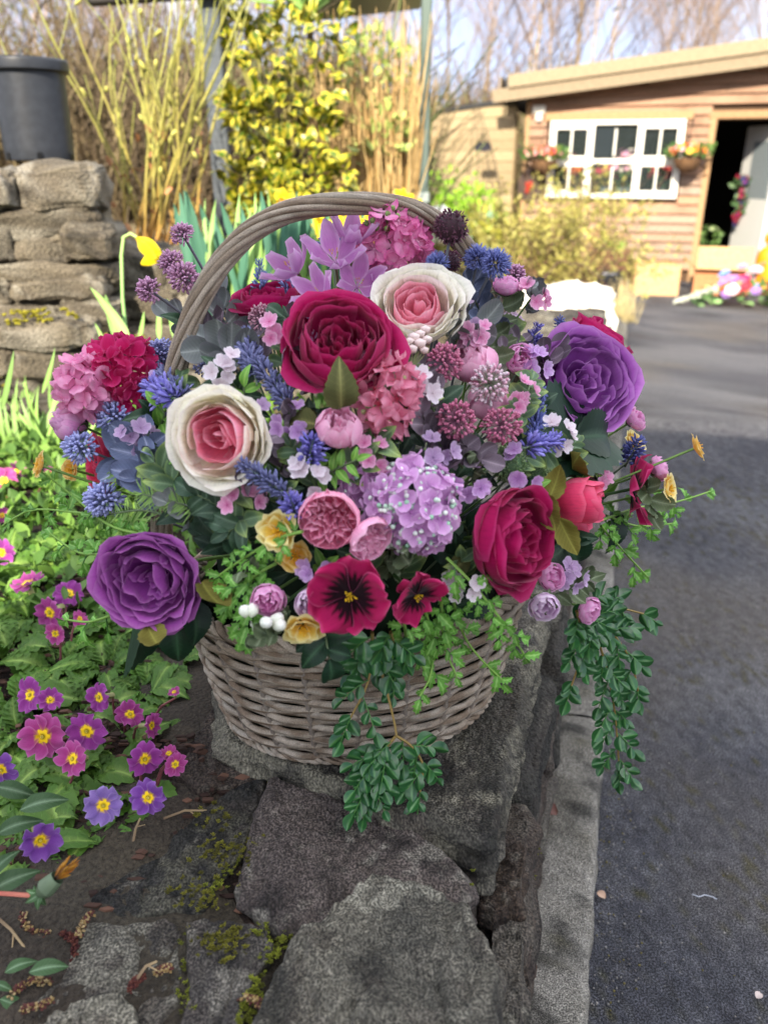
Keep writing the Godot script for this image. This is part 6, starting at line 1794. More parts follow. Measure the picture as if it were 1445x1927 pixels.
func bed() -> void:
	rng.seed = 701
	var p: Node3D
	p = primrose(Vector3(-0.4236, 0.45, -0.7779), 13, 0.075, "primrose in front with the largest magenta flowers and big crinkled leaves")
	for w in [[Vector3(-0.43, 0.519, -0.8106), 0.0359, Vector3(-.1,.35,.95), "rose", 6], [Vector3(-0.378, 0.5186, -0.8214), 0.0319, Vector3(.1,.3,.95), "purple", 5], [Vector3(-0.376, 0.5212, -0.7658), 0.0256, Vector3(-.05,.6,.8), "rose", 5], [Vector3(-0.4829, 0.5158, -0.8998), 0.0291, Vector3(-.1,.7,.7), "purple", 5], [Vector3(-0.4514, 0.5159, -0.8878), 0.0211, Vector3(.5,.6,.3), "purple", 5]]: prim_flower(p, w[0], w[1], w[2], w[3], w[4])
	p = primrose(Vector3(-0.3157, 0.45, -0.7872), 9, 0.06, "primrose beside the dark slab with violet flowers low over the stone")
	for w in [[Vector3(-0.2661, 0.5245, -0.6985), 0.0265, Vector3(.2,.2,1), "violet", 6], [Vector3(-0.313, 0.525, -0.6857), 0.0265, Vector3(0,.5,.9), "mauve", 6], [Vector3(-0.2892, 0.5212, -0.7658), 0.0263, Vector3(.25,.2,.95), "purple", 5], [Vector3(-0.2502, 0.5215, -0.7561), 0.0181, Vector3(.4,.3,.8), "rose", 5], [Vector3(-0.2627, 0.521, -0.7755), 0.0138, Vector3(.3,.9,.2), "rose", 5]]: prim_flower(p, w[0], w[1], w[2], w[3], w[4])
	p = primrose(Vector3(-0.3741, 0.45, -0.9124), 8, 0.06, "primrose between the slab and the basket with half-turned mauve flowers")
	for w in [[Vector3(-0.3866, 0.5162, -0.8945), 0.0257, Vector3(-.2,.4,.9), "purple", 5], [Vector3(-0.3336, 0.5177, -0.8548), 0.0239, Vector3(.3,.8,.5), "magenta", 5], [Vector3(-0.2995, 0.5184, -0.8322), 0.0201, Vector3(.8,.4,.4), "magenta", 5], [Vector3(-0.2885, 0.5155, -0.9073), 0.0113, Vector3(.2,.9,.2), "rose", 4]]: prim_flower(p, w[0], w[1], w[2], w[3], w[4])
	p = primrose(Vector3(-0.4061, 0.45, -0.6851), 9, 0.062, "primrose at the lower left edge with a single drooping blue-violet flower")
	for w in [[Vector3(-0.362, 0.5284, -0.6327), 0.0273, Vector3(.3,.1,.9), "violet", 5]]: prim_flower(p, w[0], w[1], w[2], w[3], w[4])
	p = primrose(Vector3(-0.4939, 0.45, -0.7779), 8, 0.07, "primrose cut off by the left edge with one dark violet flower")
	for w in [[Vector3(-0.4536, 0.5219, -0.7465), 0.0248, Vector3(.3,.1,.9), "violet", 5]]: prim_flower(p, w[0], w[1], w[2], w[3], w[4])
	p = primrose(Vector3(-0.5139, 0.45, -1.055), 12, 0.075, "primrose with a nodding magenta flower, left of the large purple rose")
	for w in [[Vector3(-0.5463, 0.5087, -1.132), 0.0340, Vector3(.1,.3,1), "magenta", 5], [Vector3(-0.6262, 0.5061, -1.235), 0.0347, Vector3(-.2,.95,.1), "magenta", 5], [Vector3(-0.5392, 0.5068, -1.196), 0.0312, Vector3(.2,.7,.6), "purple", 5], [Vector3(-0.5121, 0.5102, -1.065), 0.0224, Vector3(.2,.2,.9), "rose", 5], [Vector3(-0.4904, 0.5093, -1.11), 0.0176, Vector3(.5,.5,.5), "rose", 5]]: prim_flower(p, w[0], w[1], w[2], w[3], w[4])
	var g := "leafy primroses filling the bed left of the basket"
	for w in [[Vector3(-0.5002, 0.455, -0.8835), 10, .07], [Vector3(-0.4354, 0.455, -1.048), 11, .07], [Vector3(-0.3538, 0.455, -0.9926), 10, .062], [Vector3(-0.3306, 0.455, -1.062), 9, .06], [Vector3(-0.6045, 0.455, -1.092), 10, .08], [Vector3(-0.5335, 0.455, -1.264), 12, .08], [Vector3(-0.4391, 0.455, -1.173), 11, .075], [Vector3(-0.6505, 0.455, -1.367), 12, .085], [Vector3(-0.7418, 0.455, -1.412), 11, .085], [Vector3(-0.6364, 0.455, -1.535), 12, .085], [Vector3(-0.7831, 0.455, -1.648), 12, .09], [Vector3(-0.52, 0.455, -1.412), 10, .08], [Vector3(-0.9232, 0.455, -1.775), 12, .09], [Vector3(-0.7695, 0.455, -1.809), 12, .09], [Vector3(-0.9374, 0.455, -1.999), 11, .09], [Vector3(-0.6676, 0.455, -1.775), 10, .09], [Vector3(-0.3845, 0.455, -1.173), 9, .07], [Vector3(-0.3626, 0.45, -0.7008), 6, .06], [Vector3(-0.4249, 0.45, -0.8361), 10, .07], [Vector3(-0.4729, 0.45, -0.816), 10, .075], [Vector3(-0.5411, 0.45, -0.9607), 11, .075], [Vector3(-0.4464, 0.45, -0.9361), 9, .065], [Vector3(-0.3829, 0.45, -0.816), 9, .06], [Vector3(-0.3504, 0.45, -0.8464), 8, .055], [Vector3(-0.4193, 0.45, -0.7337), 9, .065], [Vector3(-0.3331, 0.45, -0.7253), 7, .055], [Vector3(-0.5128, 0.45, -1.148), 11, .075], [Vector3(-0.6141, 0.45, -1.199), 11, .08], [Vector3(-0.3089, 0.45, -0.8785), 7, .05], [Vector3(-0.7112, 0.45, -1.293), 11, .085]]:
		primrose(w[0], w[1], w[2], "leafy primrose plant out of flower in the bed left of the basket", g)
	p = primrose(Vector3(-0.8235, 0.45, -1.573), 8, 0.08, "primrose at the left edge level with the yellow flower, with magenta-pink blooms")
	for w in [[Vector3(-0.896, 0.4972, -1.754), 0.0390, Vector3(.3,.4,.9), "rose", 5], [Vector3(-0.8926, 0.4963, -1.817), 0.0305, Vector3(.2,.4,.9), "rose", 5], [Vector3(-0.8053, 0.4966, -1.802), 0.0228, Vector3(.2,.5,.9), "rose", 5], [Vector3(-0.8074, 0.5002, -1.545), 0.0216, Vector3(.2,.4,.9), "magenta", 5], [Vector3(-0.7296, 0.5033, -1.362), 0.0317, Vector3(.5,.4,.8), "purple", 5]]: prim_flower(p, w[0], w[1], w[2], w[3], w[4])
	# grassy bulb leaves at the back
	rng.seed = 711
	for w in [[Vector3(-0.9392, 0.46, -2.116), 46, .2, "grassy clump of bright green bulb leaves below the dry stone wall"], [Vector3(-1.129, 0.46, -2.315), 26, .16, "smaller grassy clump at the left edge below the dry stone wall"], [Vector3(-0.9389, 0.46, -2.369), 30, .2, "grassy clump behind the pale pink flowers at the left"]]:
		var o := thing("bulb_leaves", w[3], "plant", Transform3D(Basis(), w[0]))
		for q in int(w[1]):
			var s := Vector3(rr(-0.13, 0.13), -0.02, rr(-0.08, 0.08))
			part(o, "leaf", leafmesh("blade"), mat("thinleaf"), along(s, s + Vector3(rr(-0.09, 0.09), rr(0.5, 1.1) * w[2], rr(-0.05, 0.06)), Vector3(rr(-0.5, 0.5), 0.2, 1)))
	for w in [[Vector3(-0.8132, 0.7032, -1.646), Vector3(-0.7814, 0.8332, -1.703), "lone tall green blade at the left edge, before the dry stone wall"], [Vector3(-0.771, 0.7082, -1.758), Vector3(-0.7326, 0.8072, -1.801), "lone green blade rising from the grassy clump under the dry stone wall"]]:
		var o := thing("grass_blade", w[2], "grass", Transform3D(Basis(), w[0]))
		leaf(o, "blade", w[0], w[1], Vector3(0.5, 0.1, 1), "leaf")
	# ground cover of small leaves between the plants
	var xs := []; var cs := []
	rng.seed = 721
	for q in 2600:
		var k := rr(0.95, 2.3); var n := rr(-1.8, -0.45)
		if k < 1.2 and n > -0.55: continue
		xs.append(Transform3D(aim(Vector3(rr(-1, 1), rr(0.3, 1.2), rr(-1, 1)), rr(0, 6)).scaled(Vector3.ONE * rr(0.018, 0.045)), Y(n, gh(n, k) + rr(0.0, 0.05), k)))
		cs.append(mixc(L("3e5e26"), L("6e903c"), rng.randf()))
	multi(self, "ground_cover", plainleaf(), mat("thinleaf"), xs, cs)
	tag(get_child(get_child_count() - 1), "low green ground cover leaves between the primroses", "ground cover", "", "stuff")
	var bkx := []; var bkc := []
	for q in 2600:
		var k := rr(0.35, 1.2); var n := rr(-0.95, -0.28)
		var c := Y(n, 0, k)
		bkx.append(Transform3D((Basis(UP, rr(0, 6)) * Basis(Vector3.RIGHT, rr(-0.6, 0.6))).scaled(Vector3(rr(0.004, 0.018), rr(0.002, 0.006), rr(0.003, 0.008))), Vector3(c.x, gh(n, k) + rr(0.0, 0.008), c.z)))
		bkc.append(mixc(L("2a1c16"), L("6a4c3c"), rng.randf() * rng.randf()))
	multi(self, "bark_mulch", boxm(Vector3.ONE, 0.1), mat("woody"), bkx, bkc)
	tag(get_child(get_child_count() - 1), "dark brown bark mulch over the soil of the bed", "mulch", "", "stuff")
	# two smooth sage-like leaves at the lower left
	var sg := thing("smooth_leaved_plant", "plant with smooth grey-green pointed leaves at the lower left edge", "plant", Transform3D(Basis(), Vector3(-0.4523, 0.46, -0.6834)))
	for w in [[Vector3(-0.3907, 0.6084, -0.6238), Vector3(-0.3516, 0.6107, -0.6139)], [Vector3(-0.3605, 0.5938, -0.6066), Vector3(-0.321, 0.6107, -0.6139)], [Vector3(-0.3783, 0.5798, -0.5895), Vector3(-0.3445, 0.5988, -0.5978)], [Vector3(-0.3762, 0.544, -0.5522), Vector3(-0.34, 0.569, -0.5576)], [Vector3(-0.3762, 0.5556, -0.5573), Vector3(-0.361, 0.5812, -0.5684)]]: leaf(sg, "smooth", w[0], w[1], Vector3(0, 0.8, 0.6))
	var nt := thing("lobed_leaf_weed", "blue-green seedling with notched leaves at the bottom left corner", "plant", Transform3D(Basis(), Vector3(-0.3738, 0.46, -0.5215)))
	for w in [[Vector3(-0.3562, 0.4836, -0.515), Vector3(-0.3338, 0.4974, -0.521)], [Vector3(-0.3315, 0.4883, -0.5116), Vector3(-0.2992, 0.4983, -0.516)], [Vector3(-0.3564, 0.4703, -0.4983), Vector3(-0.3295, 0.4683, -0.492)], [Vector3(-0.3614, 0.4839, -0.5042), Vector3(-0.3442, 0.4841, -0.4989)]]: leaf(nt, "smooth", w[0], w[1], Vector3(0, 0.9, 0.4))

# ---------- bits lying about ----------
func debris() -> void:
	rng.seed = 801
	var dn := thing("wilted_dandelion", "closed dandelion head with shrivelled orange petals on a red stalk, lower left", "flower", Transform3D(Basis(), Vector3(-0.3158, 0.5551, -0.5516)))
	var m := MB.new()
	m.tube(PackedVector3Array([Vector3(-0.3712, 0.5524, -0.5449) - dn.position, Vector3(-0.3284, 0.5454, -0.5474) - dn.position]), 0.0022, 0.0024, 6, L("a05448"), L("b4705c"))
	part(dn, "stalk", m.mesh(), mat("stem"))
	var cup := MB.new()
	var ax: Vector3 = (Vector3(-0.3058, 0.5644, -0.5556) - Vector3(-0.3274, 0.5454, -0.5474)).normalized()
	var b0: Vector3 = Vector3(-0.3264, 0.5464, -0.5478) - dn.position
	cup.tube(PackedVector3Array([b0, b0 + ax * 0.004, b0 + ax * 0.009]), 0.004, 0.0095, 12, L("55664e"), L("5c6c54"))
	cup.tube(PackedVector3Array([b0 + ax * 0.009, b0 + ax * 0.018, b0 + ax * 0.024]), 0.0095, 0.007, 12, L("5c6c54"), L("66765c"))
	part(dn, "bud", cup.mesh(), mat("thinleaf"))
	for q in 9:
		var d := (aim(ax) * Vector3(cos(q * 0.7), -0.6, sin(q * 0.7))).normalized()
		part(dn, "bract", leafmesh("smooth"), mat("thinleaf"), along(b0 + ax * 0.003, b0 + ax * 0.003 + d * 0.015, Vector3(0, 0.6, 1)))
	var pt := MB.new()
	for q in 46:
		var d := (ax + Vector3(rr(-1, 1), rr(-1, 1), rr(-1, 1)) * 0.35).normalized()
		pt.bead(b0 + ax * 0.02, b0 + ax * 0.02 + d * rr(0.016, 0.03), 0.0016, L("8c4c10"), mixc(L("a8641c"), L("c89434"), rng.randf()), 3)
	part(dn, "petals", pt.mesh(), mat("petal")).set_meta("kind", "stuff")
	for w in [[Vector3(-0.3752, 0.462, -0.5937), Vector3(-0.338, 0.462, -0.5687), "catkin lying on the mulch below the dandelion, yellow-tipped"], [Vector3(-0.3229, 0.468, -0.567), Vector3(-0.3022, 0.468, -0.5389), "dark red-brown catkin on the stone's corner"], [Vector3(-0.303, 0.472, -0.5578), Vector3(-0.299, 0.472, -0.5854), "curled crimson and yellow catkin on the edge of the grey stone"], [Vector3(-0.3467, 0.47, -0.4985), Vector3(-0.3147, 0.47, -0.5116), "upper of two straw and red catkins in the bottom left corner"], [Vector3(-0.3268, 0.475, -0.4825), Vector3(-0.3022, 0.475, -0.4899), "lower of two straw and red catkins in the bottom left corner"], [Vector3(-0.1288, 0.485, -0.4855), Vector3(-0.1014, 0.49, -0.4626), "pinkish catkin with a pale stalk at the bottom edge by the moss"], [Vector3(-0.2333, 0.478, -0.4991), Vector3(-0.2248, 0.478, -0.5111), "small dark shrivelled catkin in the middle of the grey stones"], [Vector3(-0.2131, 0.478, -0.516), Vector3(-0.2031, 0.478, -0.5203), "second shrivelled catkin, joined by a pale twig"]]:
		var o := thing("catkin", w[2], "catkin", Transform3D(Basis(), w[0] + UP * 0.004))
		var c := MB.new()
		var e: Vector3 = w[1] - w[0]
		var bow := e.cross(UP).normalized() * e.length() * rr(-0.25, 0.25)
		for q in 90:
			var f := rng.randf()
			var p := e * f + bow * sin(f * PI)
			var d := Vector3(rr(-1, 1), rr(-0.2, 1), rr(-1, 1)).normalized()
			var cl := L(["5c3430", "8c7448", "9c8860", "4c3028"][rng.randi() % 4]) if not w[2].contains("dark") else L(["4a2420", "3a1c1a", "5c3428"][rng.randi() % 3])
			c.bead(p, p + d * 0.0055, 0.0017, cl, cl, 3)
		part(o, "scales", c.mesh(), mat("woody")).set_meta("kind", "stuff")
	var y := 0
	for w in [[Vector3(-0.3973, 0.462, -0.5873), Vector3(-0.3561, 0.462, -0.5538), "thin dark twig lying beside the catkins"], [Vector3(-0.2304, 0.48, -0.507), Vector3(-0.2153, 0.484, -0.5229), "short pale forked twig on the grey stone"], [Vector3(-0.2618, 0.462, -0.7258), Vector3(-0.2112, 0.47, -0.7304), "pale dry stem at the bed's edge over the dark slab"], [Vector3(-0.2899, 0.455, -0.6882), Vector3(-0.2871, 0.47, -0.7177), "upright dry pale stem below the violet primrose"]]:
		var o := thing("twig", w[2], "twig", Transform3D(Basis(), w[0] + UP * 0.004))
		var t := MB.new()
		var e: Vector3 = w[1] - w[0]
		t.tube(PackedVector3Array([Vector3.ZERO, e * 0.5 + UP * 0.006, e]), 0.0018, 0.0012, 5, L("6a5844"), L("a08c68"))
		t.tube(PackedVector3Array([e * 0.6 + UP * 0.005, e * 0.8 + e.cross(UP).normalized() * 0.008]), 0.001, 0.0007, 4, L("8a7458"), L("a08c68"))
		part(o, "twig", t.mesh(), mat("woody"))
	for w in [[Vector3(0.3803, 0, -1.013), "b89880", "small fallen pinkish petal on the tarmac by the kerb", 0.008], [Vector3(0.5762, 0, -0.8286), "c8b8b0", "tiny pale fragment on the tarmac in the lower right corner", 0.006], [Vector3(0.2111, 0.06, -0.8283), "5c3828", "dry rust-brown leaf wedged between wall and kerb", 0.02], [Vector3(0.3076, 0.062, -1.15), "5c3a30", "dead reddish leaf in the gap behind the kerb", 0.018]]:
		var o := thing("fallen_leaf", w[2], "fallen leaf", Transform3D(Basis(UP, rr(0, 6)), w[0] + UP * 0.008))
		var pl := MB.new(); var pm := PackedVector3Array(); var pc := PackedColorArray()
		for j in 5:
			for i in 5:
				var u := (i - 2) / 2.0; var v := j / 4.0
				pm.append(Vector3(u * 0.5 * sin(PI * (0.1 + 0.8 * v)), 0.12 * u * u + 0.1 * sin(v * 4.0), v - 0.5) * w[3] * 2.0); pc.append(L(w[1]))
		pl.grid(pm, 5, pc)
		part(o, "blade", pl.mesh(), mat("thinleaf"))
	# loose grit on the tarmac, thickest along the kerb
	var gx := []; var gc := []
	for q in 5200:
		var k := rr(0.5, 3.7)
		var n := 0.075 + (absf(rng.randfn(0, 0.05)) if q < 1500 else rr(0.0, 1.4))
		gx.append(Transform3D(Basis(Vector3(rr(-1, 1), rr(-1, 1), rr(-1, 1)).normalized(), rr(0, 6)).scaled(Vector3.ONE * rr(0.001, 0.0026)), Y(n, tarmac_y(k) + 0.001, k)))
		gc.append(L(["7a7874", "5c5a5a", "8a8680", "4a4848", "74706c", "6a6238"][rng.randi() % 6]))
	var gm := MB.new()
	gm.bead(Vector3(0, -0.8, 0), Vector3(0, 0.8, 0), 0.9, Color.WHITE, Color.WHITE, 5)
	multi(self, "grit", gm.mesh(true), mat("woody"), gx, gc)
	tag(get_child(get_child_count() - 1), "loose grit scattered on the tarmac, thickest along the kerb", "grit", "", "stuff")
	var th := thing("thread", "short curled white thread on the tarmac at the lower right", "thread", Transform3D(Basis(), Vector3(0.562, 0.004, -1.014)))
	var tm := MB.new()
	tm.tube(PackedVector3Array([Vector3(-0.02, 0, -0.004), Vector3(-0.012, 0.003, 0.004), Vector3(0, 0.002, -0.001), Vector3(0.012, 0.003, 0.004), Vector3(0.018, 0.002, 0.008)]), 0.0011, 0.0011, 4, L("d8dce4"), L("d8dce4"))
	part(th, "strand", tm.mesh(), mat("petal"))
# ---------- the flowers in the basket ----------
func bouquet() -> void:
	rng.seed = 901
	var o: Node3D
	# large roses
	o = rose("cabbage", "crimson", Vector3(-0.0442, 1.013, -0.7827), 0.0523, Vector3(.05,.68,.72), "large crimson cabbage rose at the centre of the basket, heart tilted upwards")
	leaf(o, "olive", Vector3(-0.0399, 0.9713, -0.7207), Vector3(-0.039, 1.012, -0.6996), Vector3(.1,.2,1)); leaf(o, "olive", Vector3(-0.0616, 0.9547, -0.7243), Vector3(-0.0983, 0.9617, -0.7321), Vector3(.1,.7,.7)); leaf(o, "rose", Vector3(-0.0636, 0.9617, -0.7537), Vector3(-0.0837, 0.942, -0.7391))
	o = rose("garden", "blush", Vector3(-0.1512, 0.9444, -0.7204), 0.04628, Vector3(-.18,.24,.95), "white rose with bright pink heart facing forwards, left of the crimson rose")
	leaf(o, "tipped", Vector3(-0.1456, 0.8946, -0.7192), Vector3(-0.1251, 0.8875, -0.6896)); leaf(o, "bright", Vector3(-0.145, 0.898, -0.7318), Vector3(-0.132, 0.881, -0.6985))
	o = rose("garden", "blushpale", Vector3(0.0376, 1.034, -0.8765), 0.04712, Vector3(-.05,.72,.68), "white rose with pale pink heart high in the basket, right of the large crimson rose")
	o = rose("open", "plum", Vector3(-0.2324, 0.8037, -0.7071), 0.04898, Vector3(-.08,.06,1.0), "large purple rose hanging over the basket's left rim")
	leaf(o, "rose", Vector3(-0.2423, 0.7513, -0.7092), Vector3(-0.3321, 0.671, -0.7912), Vector3(-.1,.5,.8)); leaf(o, "rose", Vector3(-0.2151, 0.7584, -0.7132), Vector3(-0.2102, 0.707, -0.6817), Vector3(.3,.3,.9)); leaf(o, "rose", Vector3(-0.1963, 0.7733, -0.7091), Vector3(-0.1801, 0.7377, -0.6807), Vector3(.6,.3,.7))
	leaf(o, "sepal", Vector3(-0.2386, 0.7524, -0.6919), Vector3(-0.2125, 0.7378, -0.6542), Vector3(.5,.1,.9), "sepal"); leaf(o, "sepal", Vector3(-0.1793, 0.8038, -0.6926), Vector3(-0.1507, 0.7825, -0.6527), Vector3(.6,.4,.7), "sepal")
	o = rose("open", "purple", Vector3(0.2396, 0.9357, -0.9545), 0.05836, Vector3(.25,.5,.8), "large purple rose at the upper right of the basket")
	leaf(o, "rose", Vector3(0.2614, 0.8853, -0.9475), Vector3(0.1557, 0.908, -0.7994), Vector3(0,.6,.8)); leaf(o, "rose", Vector3(0.2181, 0.8925, -0.8731), Vector3(0.3009, 0.8905, -0.9137), Vector3(.1,.5,.8)); leaf(o, "rose", Vector3(0.2013, 0.8908, -0.8499), Vector3(0.2801, 0.8503, -0.9284), Vector3(0,.6,.8)); leaf(o, "rose", Vector3(0.1874, 0.8884, -0.8385), Vector3(0.2188, 0.8514, -0.8442))
	o = rose("cabbage", "crimson", Vector3(0.1206, 0.8364, -0.7251), 0.05239, Vector3(.68,.2,.68), "large crimson rose low on the right, turned away to the right")
	leaf(o, "olive", Vector3(0.0679, 0.8045, -0.708), Vector3(0.086, 0.8261, -0.7122)); leaf(o, "rose", Vector3(0.1111, 0.7575, -0.7367), Vector3(0.0741, 0.7704, -0.7034))
	rose("cabbage", "crimson", Vector3(-0.138, 1.021, -0.9688), 0.04189, Vector3(-.1,.92,.15), "half hidden crimson rose behind the handle's left side")
	rose("cabbage", "crimson", Vector3(0.272, 0.9632, -1.031), 0.04539, Vector3(.5,.7,.0), "crimson rose peeping out behind the upper right purple rose")
	o = rose("rosebud", "coral", Vector3(0.207, 0.8387, -0.8121), 0.02936, Vector3(.95,.08,.3), "coral red rosebud with olive sepals pointing right", "rose_bud")
	leaf(o, "sepal", Vector3(0.1698, 0.8591, -0.7637), Vector3(0.188, 0.8895, -0.7847), Vector3(-.2,.6,.8), "sepal"); leaf(o, "sepal", Vector3(0.1633, 0.8686, -0.7622), Vector3(0.1786, 0.8338, -0.7358), Vector3(-.3,.0,1), "sepal"); leaf(o, "sepal", Vector3(0.1857, 0.8348, -0.7775), Vector3(0.206, 0.796, -0.7703), Vector3(0,.1,1), "sepal"); leaf(o, "sepal", Vector3(0.224, 0.8565, -0.8563), Vector3(0.1872, 0.8819, -0.8053), Vector3(0,.7,.6), "sepal")
	leaf(o, "rose", Vector3(0.1876, 0.7905, -0.7972), Vector3(0.2874, 0.7277, -0.9029), Vector3(0,.4,.9)); leaf(o, "rose", Vector3(0.2022, 0.7961, -0.813), Vector3(0.2378, 0.7388, -0.8252), Vector3(.2,.2,1)); leaf(o, "rose", Vector3(0.2025, 0.7845, -0.8095), Vector3(0.1638, 0.7784, -0.7571)); leaf(o, "rose", Vector3(0.2932, 0.7719, -0.9445), Vector3(0.3054, 0.729, -0.9078), Vector3(.6,.3,.7))
	rose("open", "coral", Vector3(-0.3278, 0.8528, -0.8839), 0.03513, Vector3(-.8,.1,.5), "coral pink rose half hidden under the blue alliums at the left")
	# peonies
	o = rose("globe", "pink", Vector3(-0.0427, 0.9508, -0.7166), 0.02346, Vector3(.12,.82,.55), "closed pink globe peony under the large crimson rose", "peony")
	leaf(o, "olive", Vector3(-0.0634, 0.9574, -0.7502), Vector3(-0.0917, 0.9484, -0.7444)); leaf(o, "bright", Vector3(-0.05, 0.922, -0.7264), Vector3(-0.0821, 0.9211, -0.7138))
	rose("austin", "deep", Vector3(-0.049, 0.8835, -0.668), 0.02923, Vector3(-.05,.1,1.0), "open pink peony with a ruffled heart facing the viewer", "peony")
	rose("austin", "pink", Vector3(-0.015, 0.8666, -0.666), 0.02305, Vector3(.6,-.2,.75), "pink ruffled peony turned down to the right, touching the open pink one", "peony")
	rose("globe", "pink", Vector3(0.098, 0.9804, -0.8532), 0.02643, Vector3(-.3,.9,.3), "smooth pink peony behind the white-pink allium", "peony")
	rose("globe", "pink", Vector3(0.1121, 0.944, -0.8355), 0.02524, Vector3(.1,.8,.5), "smooth pink peony below, between the rose coloured alliums", "peony")
	rose("globe", "orchid", Vector3(-0.3512, 0.9138, -0.8619), 0.02271, Vector3(-.7,.4,.4), "pale pink peony bud at the far left of the basket", "peony", "flower", 0.0, "sepalsoft")
	# small ranunculus buds
	for w in [[Vector3(-0.1075, 0.8095, -0.6509), 0.01638, Vector3(0,.1,1), "orchid", "bright pink ranunculus beside the white berries"], [Vector3(-0.0678, 0.8091, -0.6448), 0.01528, Vector3(.1,.2,1), "lilac", "pale lilac ranunculus between the bright pink one and the dark pansy"], [Vector3(0.1777, 0.774, -0.7593), 0.01602, Vector3(.4,.3,.7), "orchid", "pink ranunculus tucked under the low crimson rose"], [Vector3(0.1699, 0.7498, -0.741), 0.01645, Vector3(0,.05,1), "lilac", "pale lilac ranunculus at the right rim of the basket"], [Vector3(0.2387, 0.6997, -0.8174), 0.01694, Vector3(.6,.0,.8), "orchid", "pink ranunculus beside the trailing waxy leaves on the right"], [Vector3(0.2644, 0.8406, -0.9321), 0.01584, Vector3(0,.35,.9), "orchid", "small pink ranunculus above the coral rosebud"], [Vector3(0.1515, 0.9782, -0.8936), 0.018, Vector3(.2,.35,.9), "orchid", "pink ranunculus left of the upper right purple rose"], [Vector3(0.1085, 1.014, -0.9873), 0.01749, Vector3(-.3,.9,.15), "orchid", "pink bud in green sepals right of the upper white rose"], [Vector3(0.1546, 1.001, -0.9964), 0.01642, Vector3(.25,.9,.2), "lilac", "lilac bud in green sepals left of the dark lavender"], [Vector3(0.1423, 1.048, -0.9523), 0.01667, Vector3(0,.9,.15), "orchid", "pink bud beneath the blue thistles, right of the handle"], [Vector3(0.3404, 0.8304, -0.9367), 0.01664, Vector3(.8,.35,.2), "orchid", "pink bud facing right near the yellow flowers"], [Vector3(0.3183, 0.8798, -0.9832), 0.01634, Vector3(.5,.5,.3), "orchid", "pink bud peeping out under the right purple rose"]]:
		rose("bud", w[3], w[0], w[1], w[2], w[4], "ranunculus", "flower", 0.3, "sepalsoft")
	# yellow flowers
	for w in [[Vector3(-0.0979, 0.87, -0.668), 0.01669, Vector3(-.2,.25,.95), "yellow", "yellow flower left of the open pink peony"], [Vector3(-0.0841, 0.8394, -0.6776), 0.01363, Vector3(.1,.1,1), "amber", "amber yellow flower below, half behind a green stalk"], [Vector3(-0.0748, 0.7864, -0.6361), 0.01727, Vector3(.1,-.3,.95), "yellow", "yellow flower hanging over the rim under the lilac ranunculus"], [Vector3(-0.3753, 0.8793, -0.8189), 0.01277, Vector3(-.75,.4,.4), "amber", "yellow flower on a long stalk at the far left"], [Vector3(-0.3613, 0.8575, -0.864), 0.01105, Vector3(-.4,.3,.8), "amber", "small yellow flower behind the blue allium at left"], [Vector3(0.3485, 0.8161, -0.9081), 0.01565, Vector3(.7,.3,.5), "yellow", "pale yellow flower at the far right"], [Vector3(0.3726, 0.8714, -0.9031), 0.01395, Vector3(.85,.5,.2), "amber", "yellow flower on a long stalk over the tarmac, farthest right"], [Vector3(0.3164, 0.8589, -0.9603), 0.01345, Vector3(.4,.6,.5), "yellow", "yellow flower under the leaves of the right purple rose"]]:
		o = rose("double", w[3], w[0], w[1], w[2], w[4], "yellow_flower")
		part(o, "stamens", stamens(14, 0.34, 0.55, L("d89a18"), L("e8b020")), mat("latex"), Transform3D(Basis(), Vector3(0, 0.05, 0)))
	pansy(Vector3(-0.0293, 0.8219, -0.636), 0.03969, Vector3(-.2,.12,.95), 0.75, "large crimson pansy with black heart and yellow stamens at the front rim")
	pansy(Vector3(0.0295, 0.8127, -0.6524), 0.02979, Vector3(.45,-.3,.85), 0.2, "smaller crimson pansy to the right of the large one")
	pansy(Vector3(0.3088, 0.8097, -0.9239), 0.04776, Vector3(.93,.1,.22), 0.9, "crimson pansy seen edge on at the right")
	# clusters
	var lil := [L("c486c4"), L("d8a0d6"), L("e2b2e0"), L("ecc8ea")]
	cluster(Vector3(0.0271, 0.8767, -0.7125), 0.04336, Vector3(.1,.25,1), 46, .0172, func(): return blossom(4, 0.5, 0.06, 0.2, 0.05, lil, "lil"), "round lilac hydrangea with green and white berries at the centre", -0.15, 260, "", "hydrangea_head", ["9cccaa", "d4e4d4", "f0f0ea"])
	var mag := [L("b0104c"), L("bc1658"), L("c82a6c"), L("d64888")]
	cluster(Vector3(-0.2941, 0.9596, -0.895), 0.03877, Vector3(-.4,.6,.6), 34, .021, func(): return blossom(4, 0.44, 0.08, 0.35, 0.07, mag, "mag"), "magenta hydrangea at the left of the basket", -0.3)
	var ppk := [L("dc6ca0"), L("e898c0"), L("f0bad4"), L("e484b4")]
	cluster(Vector3(-0.3279, 0.9552, -0.8644), 0.02823, Vector3(-.5,.4,.6), 24, .019, func(): return blossom(4, 0.44, 0.08, 0.3, 0.07, ppk, "ppk"), "pale pink hydrangea beside the magenta one", -0.3)
	var hot := [L("f0bcd6"), L("ee9cc6"), L("e47cb0"), L("d05498")]
	cluster(Vector3(0.0121, 1.09, -0.9758), 0.03599, Vector3(.1,.7,.6), 40, .0195, func(): return blossom(4, 0.44, 0.05, 0.35, 0.08, hot, "hot"), "bright pink stock with deeper edges at the top inside the handle", -0.4)
	var ros := [L("b83c54"), L("e88ca8"), L("f0b4c6"), L("d8708c")]
